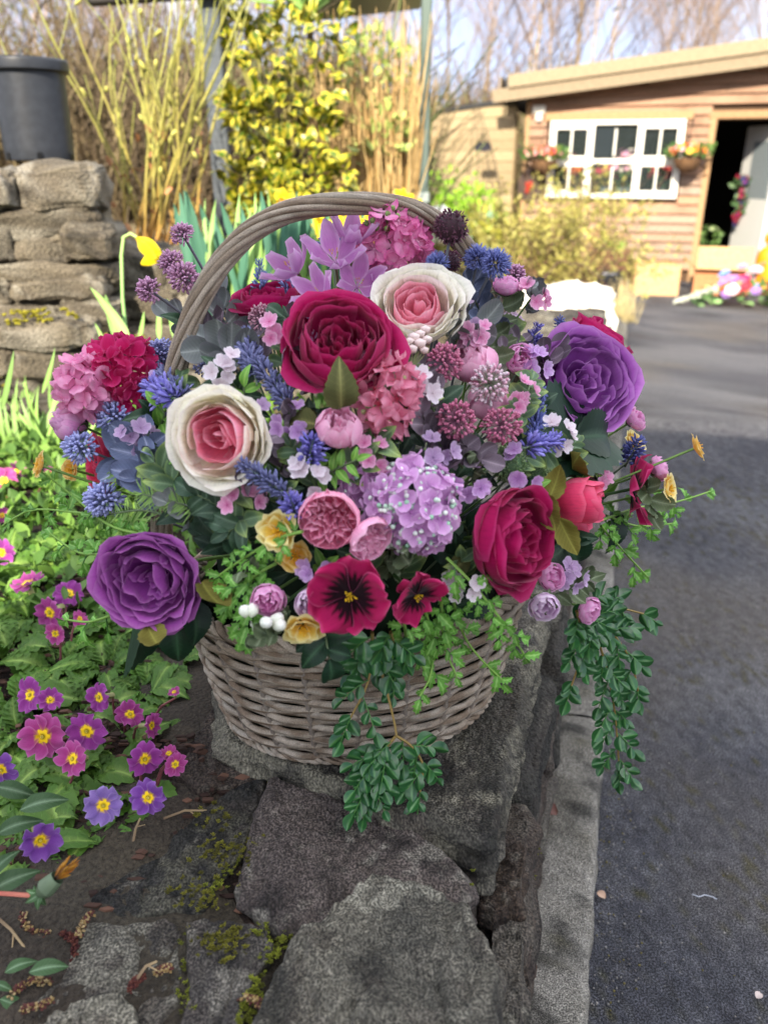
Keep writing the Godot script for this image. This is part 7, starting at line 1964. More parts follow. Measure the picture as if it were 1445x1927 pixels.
	cluster(Vector3(0.0029, 0.9719, -0.7593), 0.03013, Vector3(.1,.3,.95), 20, .0215, func(): return blossom(4, 0.40, 0.05, 0.2, 0.1, ros, "ros"), "rose pink four petalled blossoms between the crimson rose and the alliums", -0.1, 10, "", "blossom_cluster", ["8aa860", "a8bc78", "c8c890"], Vector3(.85, 1, 1.2))
	cluster(Vector3(-0.0171, 0.8931, -0.7372), 0.02319, Vector3(-.3,.1,.9), 16, .017, func(): return blossom(4, 0.5, 0.06, 0.2, 0.05, lil, "lil"), "small lilac side cluster left of the round hydrangea", -0.2, 20)
	# pink sprig at the top of the handle
	o = thing("pink_sprig", "pink flowering sprig with green buds standing up against the top of the handle", "flower", Transform3D(Basis(), Vector3(0.0075, 1.103, -0.9523)))
	for w in [[Vector3(-0.0003, 1.131, -0.946), .019, Vector3(0,.8,.5)], [Vector3(0.0093, 1.135, -0.9673), .017, Vector3(.2,.9,.2)], [Vector3(-0.0039, 1.139, -0.965), .017, Vector3(-.2,.9,.2)], [Vector3(0.0152, 1.122, -0.9496), .017, Vector3(.5,.5,.6)], [Vector3(-0.0099, 1.12, -0.9576), .013, Vector3(-.5,.5,.6)], [Vector3(0.0195, 1.109, -0.9524), .016, Vector3(.5,.6,.6)]]:
		part(o, "floret", blossom(4, 0.34, 0.0, 0.25, 0.08, hot, "sprig"), mat("petal"), Transform3D(aim(w[2], rr(0, 6)).scaled(Vector3.ONE * w[1] * 1.15), w[0] - o.position))
	var sb := MB.new()
	sb.tube(PackedVector3Array([Vector3(0, -0.03, -0.02), Vector3(0, 0.0, 0), Vector3(-0.0003, 1.139, -0.9654) - o.position]), 0.0016, 0.001, 5, L("6a8a4c"), L("7a9a58"))
	for q in 12:
		var c: Vector3 = (Vector3(0.0033, 1.109, -0.9508) - o.position).lerp(Vector3(-0.0063, 1.139, -0.9647) - o.position, rng.randf()) + Vector3(rr(-0.02, 0.02), 0, rr(-0.01, 0.015))
		sb.bead(c, c + Vector3(rr(-0.004, 0.004), 0.008, 0), 0.0035, L("5a7a44"), L("8aa45c"), 6)
	part(o, "buds", sb.mesh(), mat("latex")).set_meta("kind", "stuff")
	stem(o, 0.0016, L("6a8a4c"))
	# mauve star shaped flowers
	var mv := [L("c488bc"), L("bc78b8"), L("d4a2d2"), L("e4c6e4")]
	for w in [[Vector3(-0.097, 1.067, -0.9397), 0.03506, Vector3(-.6,.7,.3), "mauve star flower farthest left inside the handle"], [Vector3(-0.0543, 1.079, -0.9369), 0.03718, Vector3(-.05,.7,.65), "mauve star flower with yellow stamens above the crimson rose"], [Vector3(-0.0668, 1.049, -0.8815), 0.02983, Vector3(-.4,.5,.7), "pale mauve star flower touching the crimson rose's top left"], [Vector3(-0.0303, 1.054, -0.9255), 0.03236, Vector3(.2,.5,.8), "mauve star flower in front of the bright pink stock"], [Vector3(-0.0368, 1.096, -0.958), 0.03405, Vector3(.1,.9,.2), "upright mauve star flower at the back below the handle"], [Vector3(-0.0114, 1.062, -0.9566), 0.03081, Vector3(.4,.6,.6), "mauve star flower left of the upper white rose"]]:
		starflower(w[0], w[1] * 1.1, w[2], w[3], mv)
	# alliums
	var mau := ["906c80", "bc88a8", "d0a2c2"]
	for w in [[Vector3(-0.226, 1.109, -0.946), 0.01433, Vector3(-.3,.7,.6), "topmost mauve allium left of the handle"], [Vector3(-0.2377, 1.079, -0.9344), 0.01734, Vector3(-.5,.5,.6), "mauve allium second from the top left of the handle"], [Vector3(-0.2232, 1.065, -0.9198), 0.01838, Vector3(.0,.5,.8), "mauve allium nearest the handle on the left"], [Vector3(-0.2611, 1.052, -0.9161), 0.01782, Vector3(-.7,.2,.6), "mauve allium farthest left, turned sideways"], [Vector3(0.1566, 1.059, -0.9908), 0.01531, Vector3(.6,.6,.2), "dull mauve allium behind the blue thistles at the right"]]:
		globe(mau, w[0], w[1], w[2], w[3], "rod")
	var dus := ["8a6a78", "bc8898", "d0a0ae"]
	for w in [[Vector3(-0.168, 1.006, -0.8869), 0.01589, Vector3(.3,.5,.7), "dusky pink allium above the left lavender"], [Vector3(-0.1362, 1.024, -0.9027), 0.0178, Vector3(.2,.5,.8), "dusky pink allium beside the half hidden crimson rose"]]: globe(dus, w[0], w[1], w[2], w[3], "bead")
	var rsy := ["8a6074", "b05c7c", "c07890"]
	for w in [[Vector3(0.0617, 0.9943, -0.808), 0.02065, Vector3(-.05,.75,.6), "rose coloured allium right below the upper white rose"], [Vector3(0.071, 0.9495, -0.7568), 0.02043, Vector3(.15,.4,.9), "rose coloured allium in the middle of the group of four"], [Vector3(0.1193, 0.9366, -0.7789), 0.0211, Vector3(.3,.25,.95), "rose coloured allium at the lower right of the group of four"]]: globe(rsy, w[0], w[1], w[2], w[3], "bead")
	globe(["8a9a7a", "e0d4d8", "cc94a8"], Vector3(0.1082, 0.9737, -0.8063), 0.02191, Vector3(.15,.3,.9), "pale allium of white and pink beads among the rose coloured ones", "bead")
	globe(["3a2028", "5c3444", "8a5a70"], Vector3(0.0734, 1.118, -0.9222), 0.01857, Vector3(0,1,.2), "dark burgundy ball allium high on the right side of the handle", "dense")
	globe(["3a2430", "5c3444", "7a4a60"], Vector3(0.0759, 1.078, -0.9606), 0.01474, Vector3(0,1,.2), "dark burgundy ball half hidden behind the blue thistle", "dense")
	var thi := ["5a6088", "707ab8", "8e96d2"]
	for w in [[Vector3(0.0593, 1.077, -0.9298), 0.01668, Vector3(-.4,.6,.6), "blue thistle left of the handle's right end"], [Vector3(0.1041, 1.084, -0.9286), 0.0178, Vector3(-.2,.7,.6), "blue thistle in front of the handle's right end"], [Vector3(0.1232, 1.08, -0.9181), 0.01999, Vector3(.3,.5,.8), "largest blue thistle right of the handle"]]: globe(thi, w[0], w[1], w[2], w[3], "thistle")
	var blu := ["8c94b8", "9ca2d6", "b8bcea"]
	for w in [[Vector3(-0.3001, 0.9226, -0.8572), 0.02192, Vector3(.0,.3,.95), "blue allium in front of the magenta hydrangea"], [Vector3(-0.3341, 0.8944, -0.8355), 0.0223, Vector3(-.4,.5,.8), "blue allium at the far left above the yellow flower"], [Vector3(-0.3044, 0.846, -0.8023), 0.02317, Vector3(-.1,.55,.8), "blue allium above the lower left purple rose"], [Vector3(-0.3237, 0.9334, -0.8907), 0.0183, Vector3(-.3,.6,.6), "pale blue allium behind the one in front of the magenta hydrangea"], [Vector3(-0.2572, 0.9814, -0.9236), 0.01791, Vector3(-.2,.5,.7), "blue allium at the foot of the handle"], [Vector3(-0.2008, 0.9762, -0.8816), 0.01424, Vector3(.1,.4,.8), "violet-blue allium in the shade under the dusty leaves"]]: globe(blu, w[0], w[1], w[2], w[3], "rod" if w[0].y < 0.95 else "bead")
	# lavender
	var lv := ["50547c", "646894", "8084ac"]
	for w in [[Vector3(-0.1308, 0.9892, -0.7924), Vector3(-0.1528, 1.013, -0.8865), .0125, "lavender spike rising over the dusky alliums"], [Vector3(-0.0913, 0.9684, -0.7489), Vector3(-0.1309, 1.003, -0.7989), .0125, "longest lavender spike, left of the large crimson rose"], [Vector3(-0.0895, 0.9017, -0.6812), Vector3(-0.1307, 0.9316, -0.6822), .0125, "lavender spike under the left white rose"], [Vector3(-0.2084, 0.9604, -0.8075), Vector3(-0.261, 0.9695, -0.9), .0125, "lavender spike crossing the foot of the handle"], [Vector3(-0.2157, 0.9589, -0.8028), Vector3(-0.2629, 0.9561, -0.8658), .016, "bright violet lavender tip left of the white rose"], [Vector3(-0.2547, 0.9599, -0.9143), Vector3(-0.2618, 0.9893, -0.9212), .011, "short lavender spike against the left end of the handle"], [Vector3(-0.1487, 1.036, -0.9924), Vector3(-0.1513, 1.074, -1.009), .011, "pale lavender spike behind the half hidden crimson rose"], [Vector3(-0.113, 1.035, -0.9783), Vector3(-0.1213, 1.063, -1.008), .011, "pale lavender spike left of the mauve star flowers"], [Vector3(-0.0638, 1.085, -1.028), Vector3(-0.0662, 1.107, -1.046), .014, "dark lavender tip behind the mauve star flowers"], [Vector3(0.2318, 0.9758, -0.9866), Vector3(0.2172, 1.004, -1.009), .011, "dark lavender spike above the right purple rose"], [Vector3(0.1794, 0.9695, -0.9851), Vector3(0.1896, 0.9994, -0.9925), .011, "violet lavender spike left of the right purple rose"], [Vector3(0.158, 0.912, -0.8049), Vector3(0.1781, 0.9486, -0.8851), .011, "dark lavender spike between the alliums and the right purple rose"], [Vector3(0.1473, 0.912, -0.7842), Vector3(0.1875, 0.9086, -0.8187), .014, "bright violet lavender tip below the right purple rose"], [Vector3(-0.072, 0.9212, -0.7136), Vector3(-0.0655, 0.9472, -0.7071), .014, "small violet lavender tip left of the closed pink peony"], [Vector3(-0.0807, 0.88, -0.6819), Vector3(-0.0858, 0.9034, -0.6708), .013, "small violet lavender tip above the yellow flower"], [Vector3(0.3076, 0.8355, -0.9499), Vector3(0.3141, 0.8671, -0.94), .016, "dark lavender tip above the edge-on pansy"]]:
		var hv := lv
		if w[3].contains("bright") or w[3].contains("small") or w[3].contains("violet lavender spike"): hv = ["5c56a4", "706abc", "908ad2"]
		elif w[3].contains("dark"): hv = ["3c4478", "4c5490", "666ca8"]
		elif w[3].contains("pale"): hv = ["5c689c", "7480b4", "8c98c8"]
		lavender(w[0], w[1], w[2], hv, w[3])
	# buds and berries
	o = cluster(Vector3(-0.1131, 0.7875, -0.6427), 0.009946, Vector3(-.1,0,1), 1, .006, func(): return blossom(4, 0.4, 0.0, 0.3, 0.0, [L("c8d8b0"), L("d8e0c8"), L("e8ece0")], "wb"), "white oval berries under the bright pink ranunculus", -0.3, 0, "", "white_berries")
	for w in [[Vector3(-0.1247, 0.7966, -0.641), Vector3(-0.1371, 0.8004, -0.6346)], [Vector3(-0.1198, 0.7933, -0.6398), Vector3(-0.1336, 0.7893, -0.6322)], [Vector3(-0.1164, 0.7987, -0.6356), Vector3(-0.1245, 0.8082, -0.629)], [Vector3(-0.1041, 0.7942, -0.6336), Vector3(-0.1057, 0.7846, -0.6233)], [Vector3(-0.0991, 0.7954, -0.6334), Vector3(-0.0972, 0.7893, -0.6232)]]:
		var m := MB.new()
		m.tube(PackedVector3Array([w[0], w[0].lerp(w[1], 0.15), w[0].lerp(w[1], 0.4), w[0].lerp(w[1], 0.75), w[0].lerp(w[1], 0.93), w[1]]), 0.0066, 0.0045, 10, L("d4dcc0"), L("ecece4"))
		for q in m.v.size():
			var f: float = [0.1, 0.55, 1.0, 1.0, 0.75, 0.05][q / 11]
			var c: Vector3 = w[0].lerp(w[1], [0.0, 0.15, 0.4, 0.75, 0.93, 1.0][q / 11])
			m.v[q] = c + (m.v[q] - c) * f - o.position
		part(o, "berry", m.mesh(), mat("latex"))
	o = thing("bud_sprig", "pale pink bud sprig in front of the upper white rose", "flower", Transform3D(Basis(), Vector3(0.0252, 0.9909, -0.7854)))
	var bm := MB.new()
	for w in [[Vector3(0.0427, 1.018, -0.8309), .006], [Vector3(0.0369, 1.015, -0.8229), .006], [Vector3(0.0299, 1.013, -0.81), .007], [Vector3(0.0255, 1.011, -0.8042), .006], [Vector3(0.044, 1.01, -0.8195), .006], [Vector3(0.0361, 1.009, -0.8003), .007], [Vector3(0.0199, 1.009, -0.7933), .006], [Vector3(0.0279, 1.006, -0.7927), .006], [Vector3(0.0403, 1.005, -0.7975), .005]]:
		bm.bead(w[0] - o.position, w[0] - o.position + Vector3(0, w[1] * 1.8, 0), w[1], L("d4b8a8"), L("e0ccc8"), 6)
		bm.tube(PackedVector3Array([Vector3.ZERO, w[0] - o.position]), 0.001, 0.0008, 3, L("7a8a5c"), L("9a9a6c"))
	part(o, "buds", bm.mesh(), mat("latex"))
	stem(o, 0.0013, L("7a8a5c"))
	leaf(o, "tipped", Vector3(0.0252, 0.9909, -0.7854), Vector3(0.0065, 1.017, -0.7863)); leaf(o, "tipped", Vector3(0.0252, 0.9909, -0.7854), Vector3(0.0432, 0.9982, -0.7773))
	# little blossom sprigs in the gaps
	rng.seed = 915
	var bl := [[L("d86ca4"), L("e89cc4"), L("f0b8d6"), L("f8d4e6")], [L("b884c4"), L("cca0d8"), L("dab8e4"), L("e8d0ee")], [L("a888b0"), L("bc9cc4"), L("ceb4d4"), L("dcc8e0")], [L("d8c4cc"), L("e8d8e0"), L("f2e8ee"), L("f8f4f6")]]
	for w in [[Vector3(-0.083, 0.9559, -0.7376), 1, "sprig of small lilac blossoms left of the closed pink peony"],
		[Vector3(-0.0693, 0.9079, -0.7062), 3, "sprig of small white blossoms below the small violet lavender tip"],
		[Vector3(-0.0171, 1.002, -0.7851), 0, "sprig of small pink blossoms at the right edge of the crimson centre rose"],
		[Vector3(-0.0089, 0.9237, -0.7216), 0, "sprig of small pink blossoms above the round hydrangea's left side"],
		[Vector3(0.0454, 0.9189, -0.735), 2, "sprig of small mauve blossoms between the hydrangea and the rose coloured alliums"],
		[Vector3(0.0831, 0.8929, -0.7377), 1, "sprig of small lilac blossoms above the low crimson rose"],
		[Vector3(0.102, 1.007, -0.8646), 0, "sprig of small pink blossoms right of the upper white rose"],
		[Vector3(0.0801, 1.026, -0.8856), 2, "sprig of small mauve blossoms under the blue thistles"],
		[Vector3(0.1681, 0.9697, -0.8992), 1, "sprig of small lilac blossoms left of the right purple rose, over the ranunculus"],
		[Vector3(0.1368, 0.9557, -0.8249), 0, "sprig of small pink blossoms right of the pale beaded allium"],
		[Vector3(0.1879, 0.9028, -0.8325), 3, "sprig of small white blossoms under the right purple rose"],
		[Vector3(0.1451, 0.8918, -0.7786), 1, "sprig of small lilac blossoms among the pale green seed heads"],
		[Vector3(0.2533, 0.8331, -0.8913), 0, "sprig of small pink blossoms above the coral rosebud"],
		[Vector3(0.0356, 0.9751, -0.7735), 3, "sprig of small white blossoms between the pink blossoms and the alliums"],
		[Vector3(-0.1303, 0.9581, -0.7478), 2, "sprig of small mauve blossoms right of the left white rose"],
		[Vector3(-0.2477, 0.9549, -0.8611), 1, "sprig of small lilac blossoms right of the magenta hydrangea"],
		[Vector3(-0.2634, 0.912, -0.8051), 2, "sprig of small mauve blossoms between the left blue alliums and the white rose"],
		[Vector3(-0.0709, 1.019, -0.8051), 1, "sprig of small lilac blossoms left of the large crimson rose"],
		[Vector3(-0.1109, 1.025, -0.8285), 0, "sprig of small pink blossoms under the half hidden crimson rose"],
		[Vector3(-0.1357, 0.8876, -0.7024), 0, "sprig of small pink blossoms under the left white rose"],
		[Vector3(0.0838, 0.795, -0.7032), 3, "sprig of small white blossoms below the low crimson rose"],
		[Vector3(-0.062, 0.8279, -0.6746), 1, "sprig of small lilac blossoms above the large pansy"],
		[Vector3(0.2009, 0.7664, -0.7797), 2, "sprig of small mauve blossoms under the dark leaf right of the low crimson rose"],
		[Vector3(0.1716, 1.039, -0.9503), 0, "sprig of small pink blossoms at the right end of the blue-grey leaves"],
		[Vector3(-0.1627, 0.9883, -0.7963), 3, "sprig of small white blossoms above the left white rose, under the grey leaves"]]:
		o = thing("blossom_sprig", w[2], "flower", Transform3D(aim(Vector3(rr(-0.4, 0.4), 0.5, 0.8)), w[0]))
		for q in 6:
			var d := Vector3(rr(-1, 1), rr(0.2, 0.9), rr(-1, 1)) * 0.017
			part(o, "floret", blossom(5, 0.46, 0.06, 0.3, 0.06, bl[w[1]], "spr%d" % w[1]), mat("petal"), Transform3D(aim(d + Vector3.UP * 0.01, rr(0, 6)).scaled(Vector3.ONE * rr(0.008, 0.0115)), d))
		stem(o, 0.0012, L("6a8a50"))
	# leaf sprays
	for w in [["grey", [Vector3(-0.164, 0.973, -0.8597), Vector3(-0.1807, 1.005, -0.9342), Vector3(-0.1936, 1.036, -0.9674)], 13, 0.0344, "grey dusty round leaves inside the left curve of the handle"], ["grey", [Vector3(-0.1673, 0.9814, -0.8491), Vector3(-0.1971, 0.9958, -0.9194), Vector3(-0.245, 1.015, -0.9493)], 10, 0.0295, "grey dusty leaves crossing behind the handle at left"], ["dusk", [Vector3(-0.1265, 0.9826, -0.8438), Vector3(-0.1485, 1.003, -0.8849), Vector3(-0.1408, 1.032, -0.9949)], 9, 0.0279, "dusky leaves between the lavender and the half hidden crimson rose"], ["grey", [Vector3(-0.147, 0.9855, -0.8313), Vector3(-0.1654, 0.994, -0.8439), Vector3(-0.1852, 1.002, -0.8615)], 7, 0.0377, "large pale grey leaf group above the left white rose"], ["blue", [Vector3(-0.21, 0.8836, -0.7691), Vector3(-0.2453, 0.8959, -0.7834), Vector3(-0.3086, 0.874, -0.8617)], 12, 0.0369, "blue-grey leaves behind the left blue alliums"], ["blue", [Vector3(-0.2152, 0.8538, -0.7549), Vector3(-0.2447, 0.8916, -0.7792), Vector3(-0.2526, 0.9115, -0.8064)], 11, 0.0369, "blue-grey leaves left of the left white rose"], ["blue", [Vector3(0.1264, 0.9964, -0.9165), Vector3(0.1111, 1.026, -0.9567), Vector3(0.0959, 1.058, -0.9432)], 11, 0.0328, "blue-grey leaves under the blue thistles"], ["dusk", [Vector3(0.0749, 0.8958, -0.7677), Vector3(0.0409, 0.9433, -0.7609), Vector3(0.0251, 0.9581, -0.7664)], 11, 0.0312, "dusky mauve leaves below the rose coloured alliums"], ["dusk", [Vector3(0.0806, 0.895, -0.7699), Vector3(0.0678, 0.9175, -0.7551), Vector3(0.0962, 0.9125, -0.7455)], 9, 0.0279, "dusky mauve leaves above the low crimson rose"], ["dusk", [Vector3(0.0586, 0.9356, -0.7858), Vector3(0.0414, 0.9698, -0.7831), Vector3(0.0364, 0.9876, -0.7989)], 8, 0.0262, "dusky mauve leaves beside the pink blossom cluster"],
		["dark", [Vector3(-0.1492, 0.8416, -0.7168), Vector3(-0.1562, 0.8728, -0.7109), Vector3(-0.1819, 0.8872, -0.7167)], 14, 0.0328, "dark powdery leaves under the left white rose"], ["dark", [Vector3(-0.1062, 0.844, -0.7116), Vector3(-0.1242, 0.8659, -0.7011), Vector3(-0.1488, 0.8586, -0.6925)], 12, 0.0295, "dark powdery leaves above the lower left purple rose"], ["tipped", [Vector3(-0.1887, 0.8664, -0.7394), Vector3(-0.2119, 0.8958, -0.7376), Vector3(-0.2296, 0.9079, -0.7502)], 9, 0.0328, "green leaves with yellow-green tips left of the left white rose"], ["tipped", [Vector3(-0.0642, 0.8876, -0.7295), Vector3(-0.0781, 0.9178, -0.7231), Vector3(-0.0874, 0.9342, -0.7223)], 12, 0.023, "green tipped leaves left of the closed pink peony"], ["tipped", [Vector3(-0.2092, 0.9385, -0.8138), Vector3(-0.218, 0.9563, -0.8228), Vector3(-0.2191, 0.9679, -0.8449)], 6, 0.0295, "green tipped leaves at the top left of the left white rose"], ["tipped", [Vector3(-0.098, 0.9689, -0.7863), Vector3(-0.1023, 0.9905, -0.81), Vector3(-0.1089, 1.01, -0.851)], 8, 0.0279, "green leaves left of the large crimson rose"], ["tipped", [Vector3(0.1428, 0.9317, -0.8172), Vector3(0.1492, 0.9461, -0.8279), Vector3(0.162, 0.9639, -0.8608)], 9, 0.0262, "green tipped leaves between allium and right purple rose"], ["tipped", [Vector3(0.1341, 0.8752, -0.7908), Vector3(0.1486, 0.9004, -0.7873), Vector3(0.1739, 0.9007, -0.8033)], 10, 0.0246, "green leaves around the bright violet lavender tip"], ["sepalsoft", [Vector3(0.1157, 0.9819, -0.8721), Vector3(0.1278, 1.006, -0.9316), Vector3(0.1417, 1.032, -0.9542)], 10, 0.0295, "soft green leaves around the pink buds at the upper right"], ["sepalsoft", [Vector3(0.186, 0.7455, -0.7694), Vector3(0.2062, 0.7454, -0.7815), Vector3(0.2406, 0.7365, -0.8229)], 9, 0.0213, "soft green leaves among the right rim ranunculus"], ["sepalsoft", [Vector3(-0.0907, 0.7871, -0.6648), Vector3(-0.0963, 0.7813, -0.6451), Vector3(-0.1173, 0.7775, -0.6327)], 9, 0.0246, "soft green leaves among the front ranunculus"], ["rose", [Vector3(-0.0593, 0.7599, -0.6798), Vector3(-0.0549, 0.7592, -0.6521), Vector3(-0.0524, 0.7448, -0.6465)], 5, 0.0328, "dark narrow leaves hanging under the large pansy"], ["sepalsoft", [Vector3(0.3152, 0.816, -0.9446), Vector3(0.3246, 0.8121, -0.918), Vector3(0.3322, 0.7867, -0.9103)], 8, 0.0295, "soft green leaves behind the edge-on pansy"], ["bright", [Vector3(-0.0642, 0.897, -0.7343), Vector3(-0.0412, 0.9198, -0.7029), Vector3(-0.0246, 0.9325, -0.6895)], 9, 0.018, "yellow-green shoots between the pink peonies"]]:
		spray(w[0], w[1], w[2], w[3], w[4])
	# filler leaves in the gaps
	rng.seed = 921
	for w in [[Vector3(-0.0832, 0.8995, -0.8153), Vector3(-0.0885, 0.9259, -0.7805), Vector3(-0.0687, 0.9464, -0.7654)],
		[Vector3(-0.0858, 0.8591, -0.7931), Vector3(-0.0771, 0.8881, -0.7575), Vector3(-0.0555, 0.9095, -0.7416)],
		[Vector3(-0.0041, 0.8771, -0.8099), Vector3(-0.0123, 0.9054, -0.7731), Vector3(0.0047, 0.9265, -0.7609)],
		[Vector3(-0.1468, 0.8573, -0.7976), Vector3(-0.1373, 0.8863, -0.762), Vector3(-0.1287, 0.9107, -0.7468)],
		[Vector3(-0.2136, 0.8195, -0.7977), Vector3(-0.1945, 0.8517, -0.7599), Vector3(-0.1992, 0.8685, -0.7449)],
		[Vector3(0.0947, 0.8617, -0.8342), Vector3(0.101, 0.8885, -0.8039), Vector3(0.0747, 0.9125, -0.7775)],
		[Vector3(0.1764, 0.8934, -0.9106), Vector3(0.1758, 0.9171, -0.8859), Vector3(0.1758, 0.9372, -0.8842)],
		[Vector3(0.082, 0.9888, -0.9387), Vector3(0.0835, 1.008, -0.918), Vector3(0.1176, 1.022, -0.9871)],
		[Vector3(-0.0999, 0.9958, -0.9044), Vector3(-0.0942, 1.016, -0.8771), Vector3(-0.1094, 1.029, -0.8804)],
		[Vector3(-0.1654, 0.9354, -0.855), Vector3(-0.1528, 0.9596, -0.8212), Vector3(-0.1569, 0.974, -0.8096)],
		[Vector3(0.1536, 0.8066, -0.8411), Vector3(0.1507, 0.8371, -0.8085), Vector3(0.1499, 0.8531, -0.7909)],
		[Vector3(0.0838, 0.7925, -0.8), Vector3(0.0888, 0.8238, -0.7676), Vector3(0.0638, 0.8588, -0.7447)],
		[Vector3(-0.0126, 0.7703, -0.7663), Vector3(-0.0177, 0.8055, -0.7294), Vector3(-0.0117, 0.8371, -0.7145)],
		[Vector3(-0.0627, 0.773, -0.7613), Vector3(-0.0556, 0.8074, -0.7255), Vector3(-0.069, 0.8352, -0.7077)],
		[Vector3(-0.1377, 0.8318, -0.7843), Vector3(-0.1204, 0.8629, -0.7476), Vector3(-0.1073, 0.8797, -0.7269)],
		[Vector3(-0.1637, 0.7926, -0.7734), Vector3(-0.1653, 0.8248, -0.7396), Vector3(-0.1486, 0.8424, -0.7169)],
		[Vector3(0.2281, 0.8294, -0.9189), Vector3(0.2365, 0.8503, -0.9091), Vector3(0.2139, 0.8719, -0.8699)],
		[Vector3(0.2929, 0.7633, -0.9916), Vector3(0.2657, 0.8068, -0.9312), Vector3(0.2502, 0.8286, -0.8981)],
		[Vector3(0.2144, 0.7459, -0.8664), Vector3(0.2003, 0.7826, -0.8274), Vector3(0.2167, 0.8058, -0.8328)],
		[Vector3(0.1307, 0.9675, -0.9497), Vector3(0.136, 0.9858, -0.938), Vector3(0.1382, 1.005, -0.9873)],
		[Vector3(0.0308, 0.9051, -0.8349), Vector3(0.032, 0.9309, -0.8009), Vector3(0.0543, 0.9529, -0.7975)],
		[Vector3(-0.2383, 0.8573, -0.8292), Vector3(-0.2144, 0.8877, -0.7897), Vector3(-0.237, 0.9103, -0.7982)],
		[Vector3(-0.2853, 0.8715, -0.8779), Vector3(-0.2855, 0.8925, -0.8635), Vector3(-0.2994, 0.908, -0.8918)],
		[Vector3(-0.0506, 0.8586, -0.7942), Vector3(-0.0393, 0.8874, -0.7592), Vector3(-0.0154, 0.9108, -0.7471)],
		[Vector3(0.015, 0.7678, -0.7711), Vector3(0.0207, 0.8018, -0.7364), Vector3(-0.0011, 0.8399, -0.7175)],
		[Vector3(-0.1482, 0.7369, -0.7553), Vector3(-0.1327, 0.7743, -0.7184), Vector3(-0.1195, 0.8102, -0.7017)],
		[Vector3(0.0707, 0.7483, -0.7824), Vector3(0.0776, 0.7823, -0.7499), Vector3(0.0745, 0.8156, -0.7334)],
		[Vector3(-0.2013, 0.9776, -0.9328), Vector3(-0.2177, 0.9884, -0.9564), Vector3(-0.2292, 1.013, -0.9229)],
		[Vector3(-0.2495, 0.8999, -0.87), Vector3(-0.2479, 0.9224, -0.8476), Vector3(-0.2489, 0.9318, -0.8374)]]:
		spray(["dark", "dark", "rose", "tipped", "dark"][rng.randi() % 5], [w[0], w[1], w[2]], 9, rr(.03, .04), "dark green filler leaves deep between the flowers of the basket", "filler_spray", "foliage", "filler leaves between the flowers")
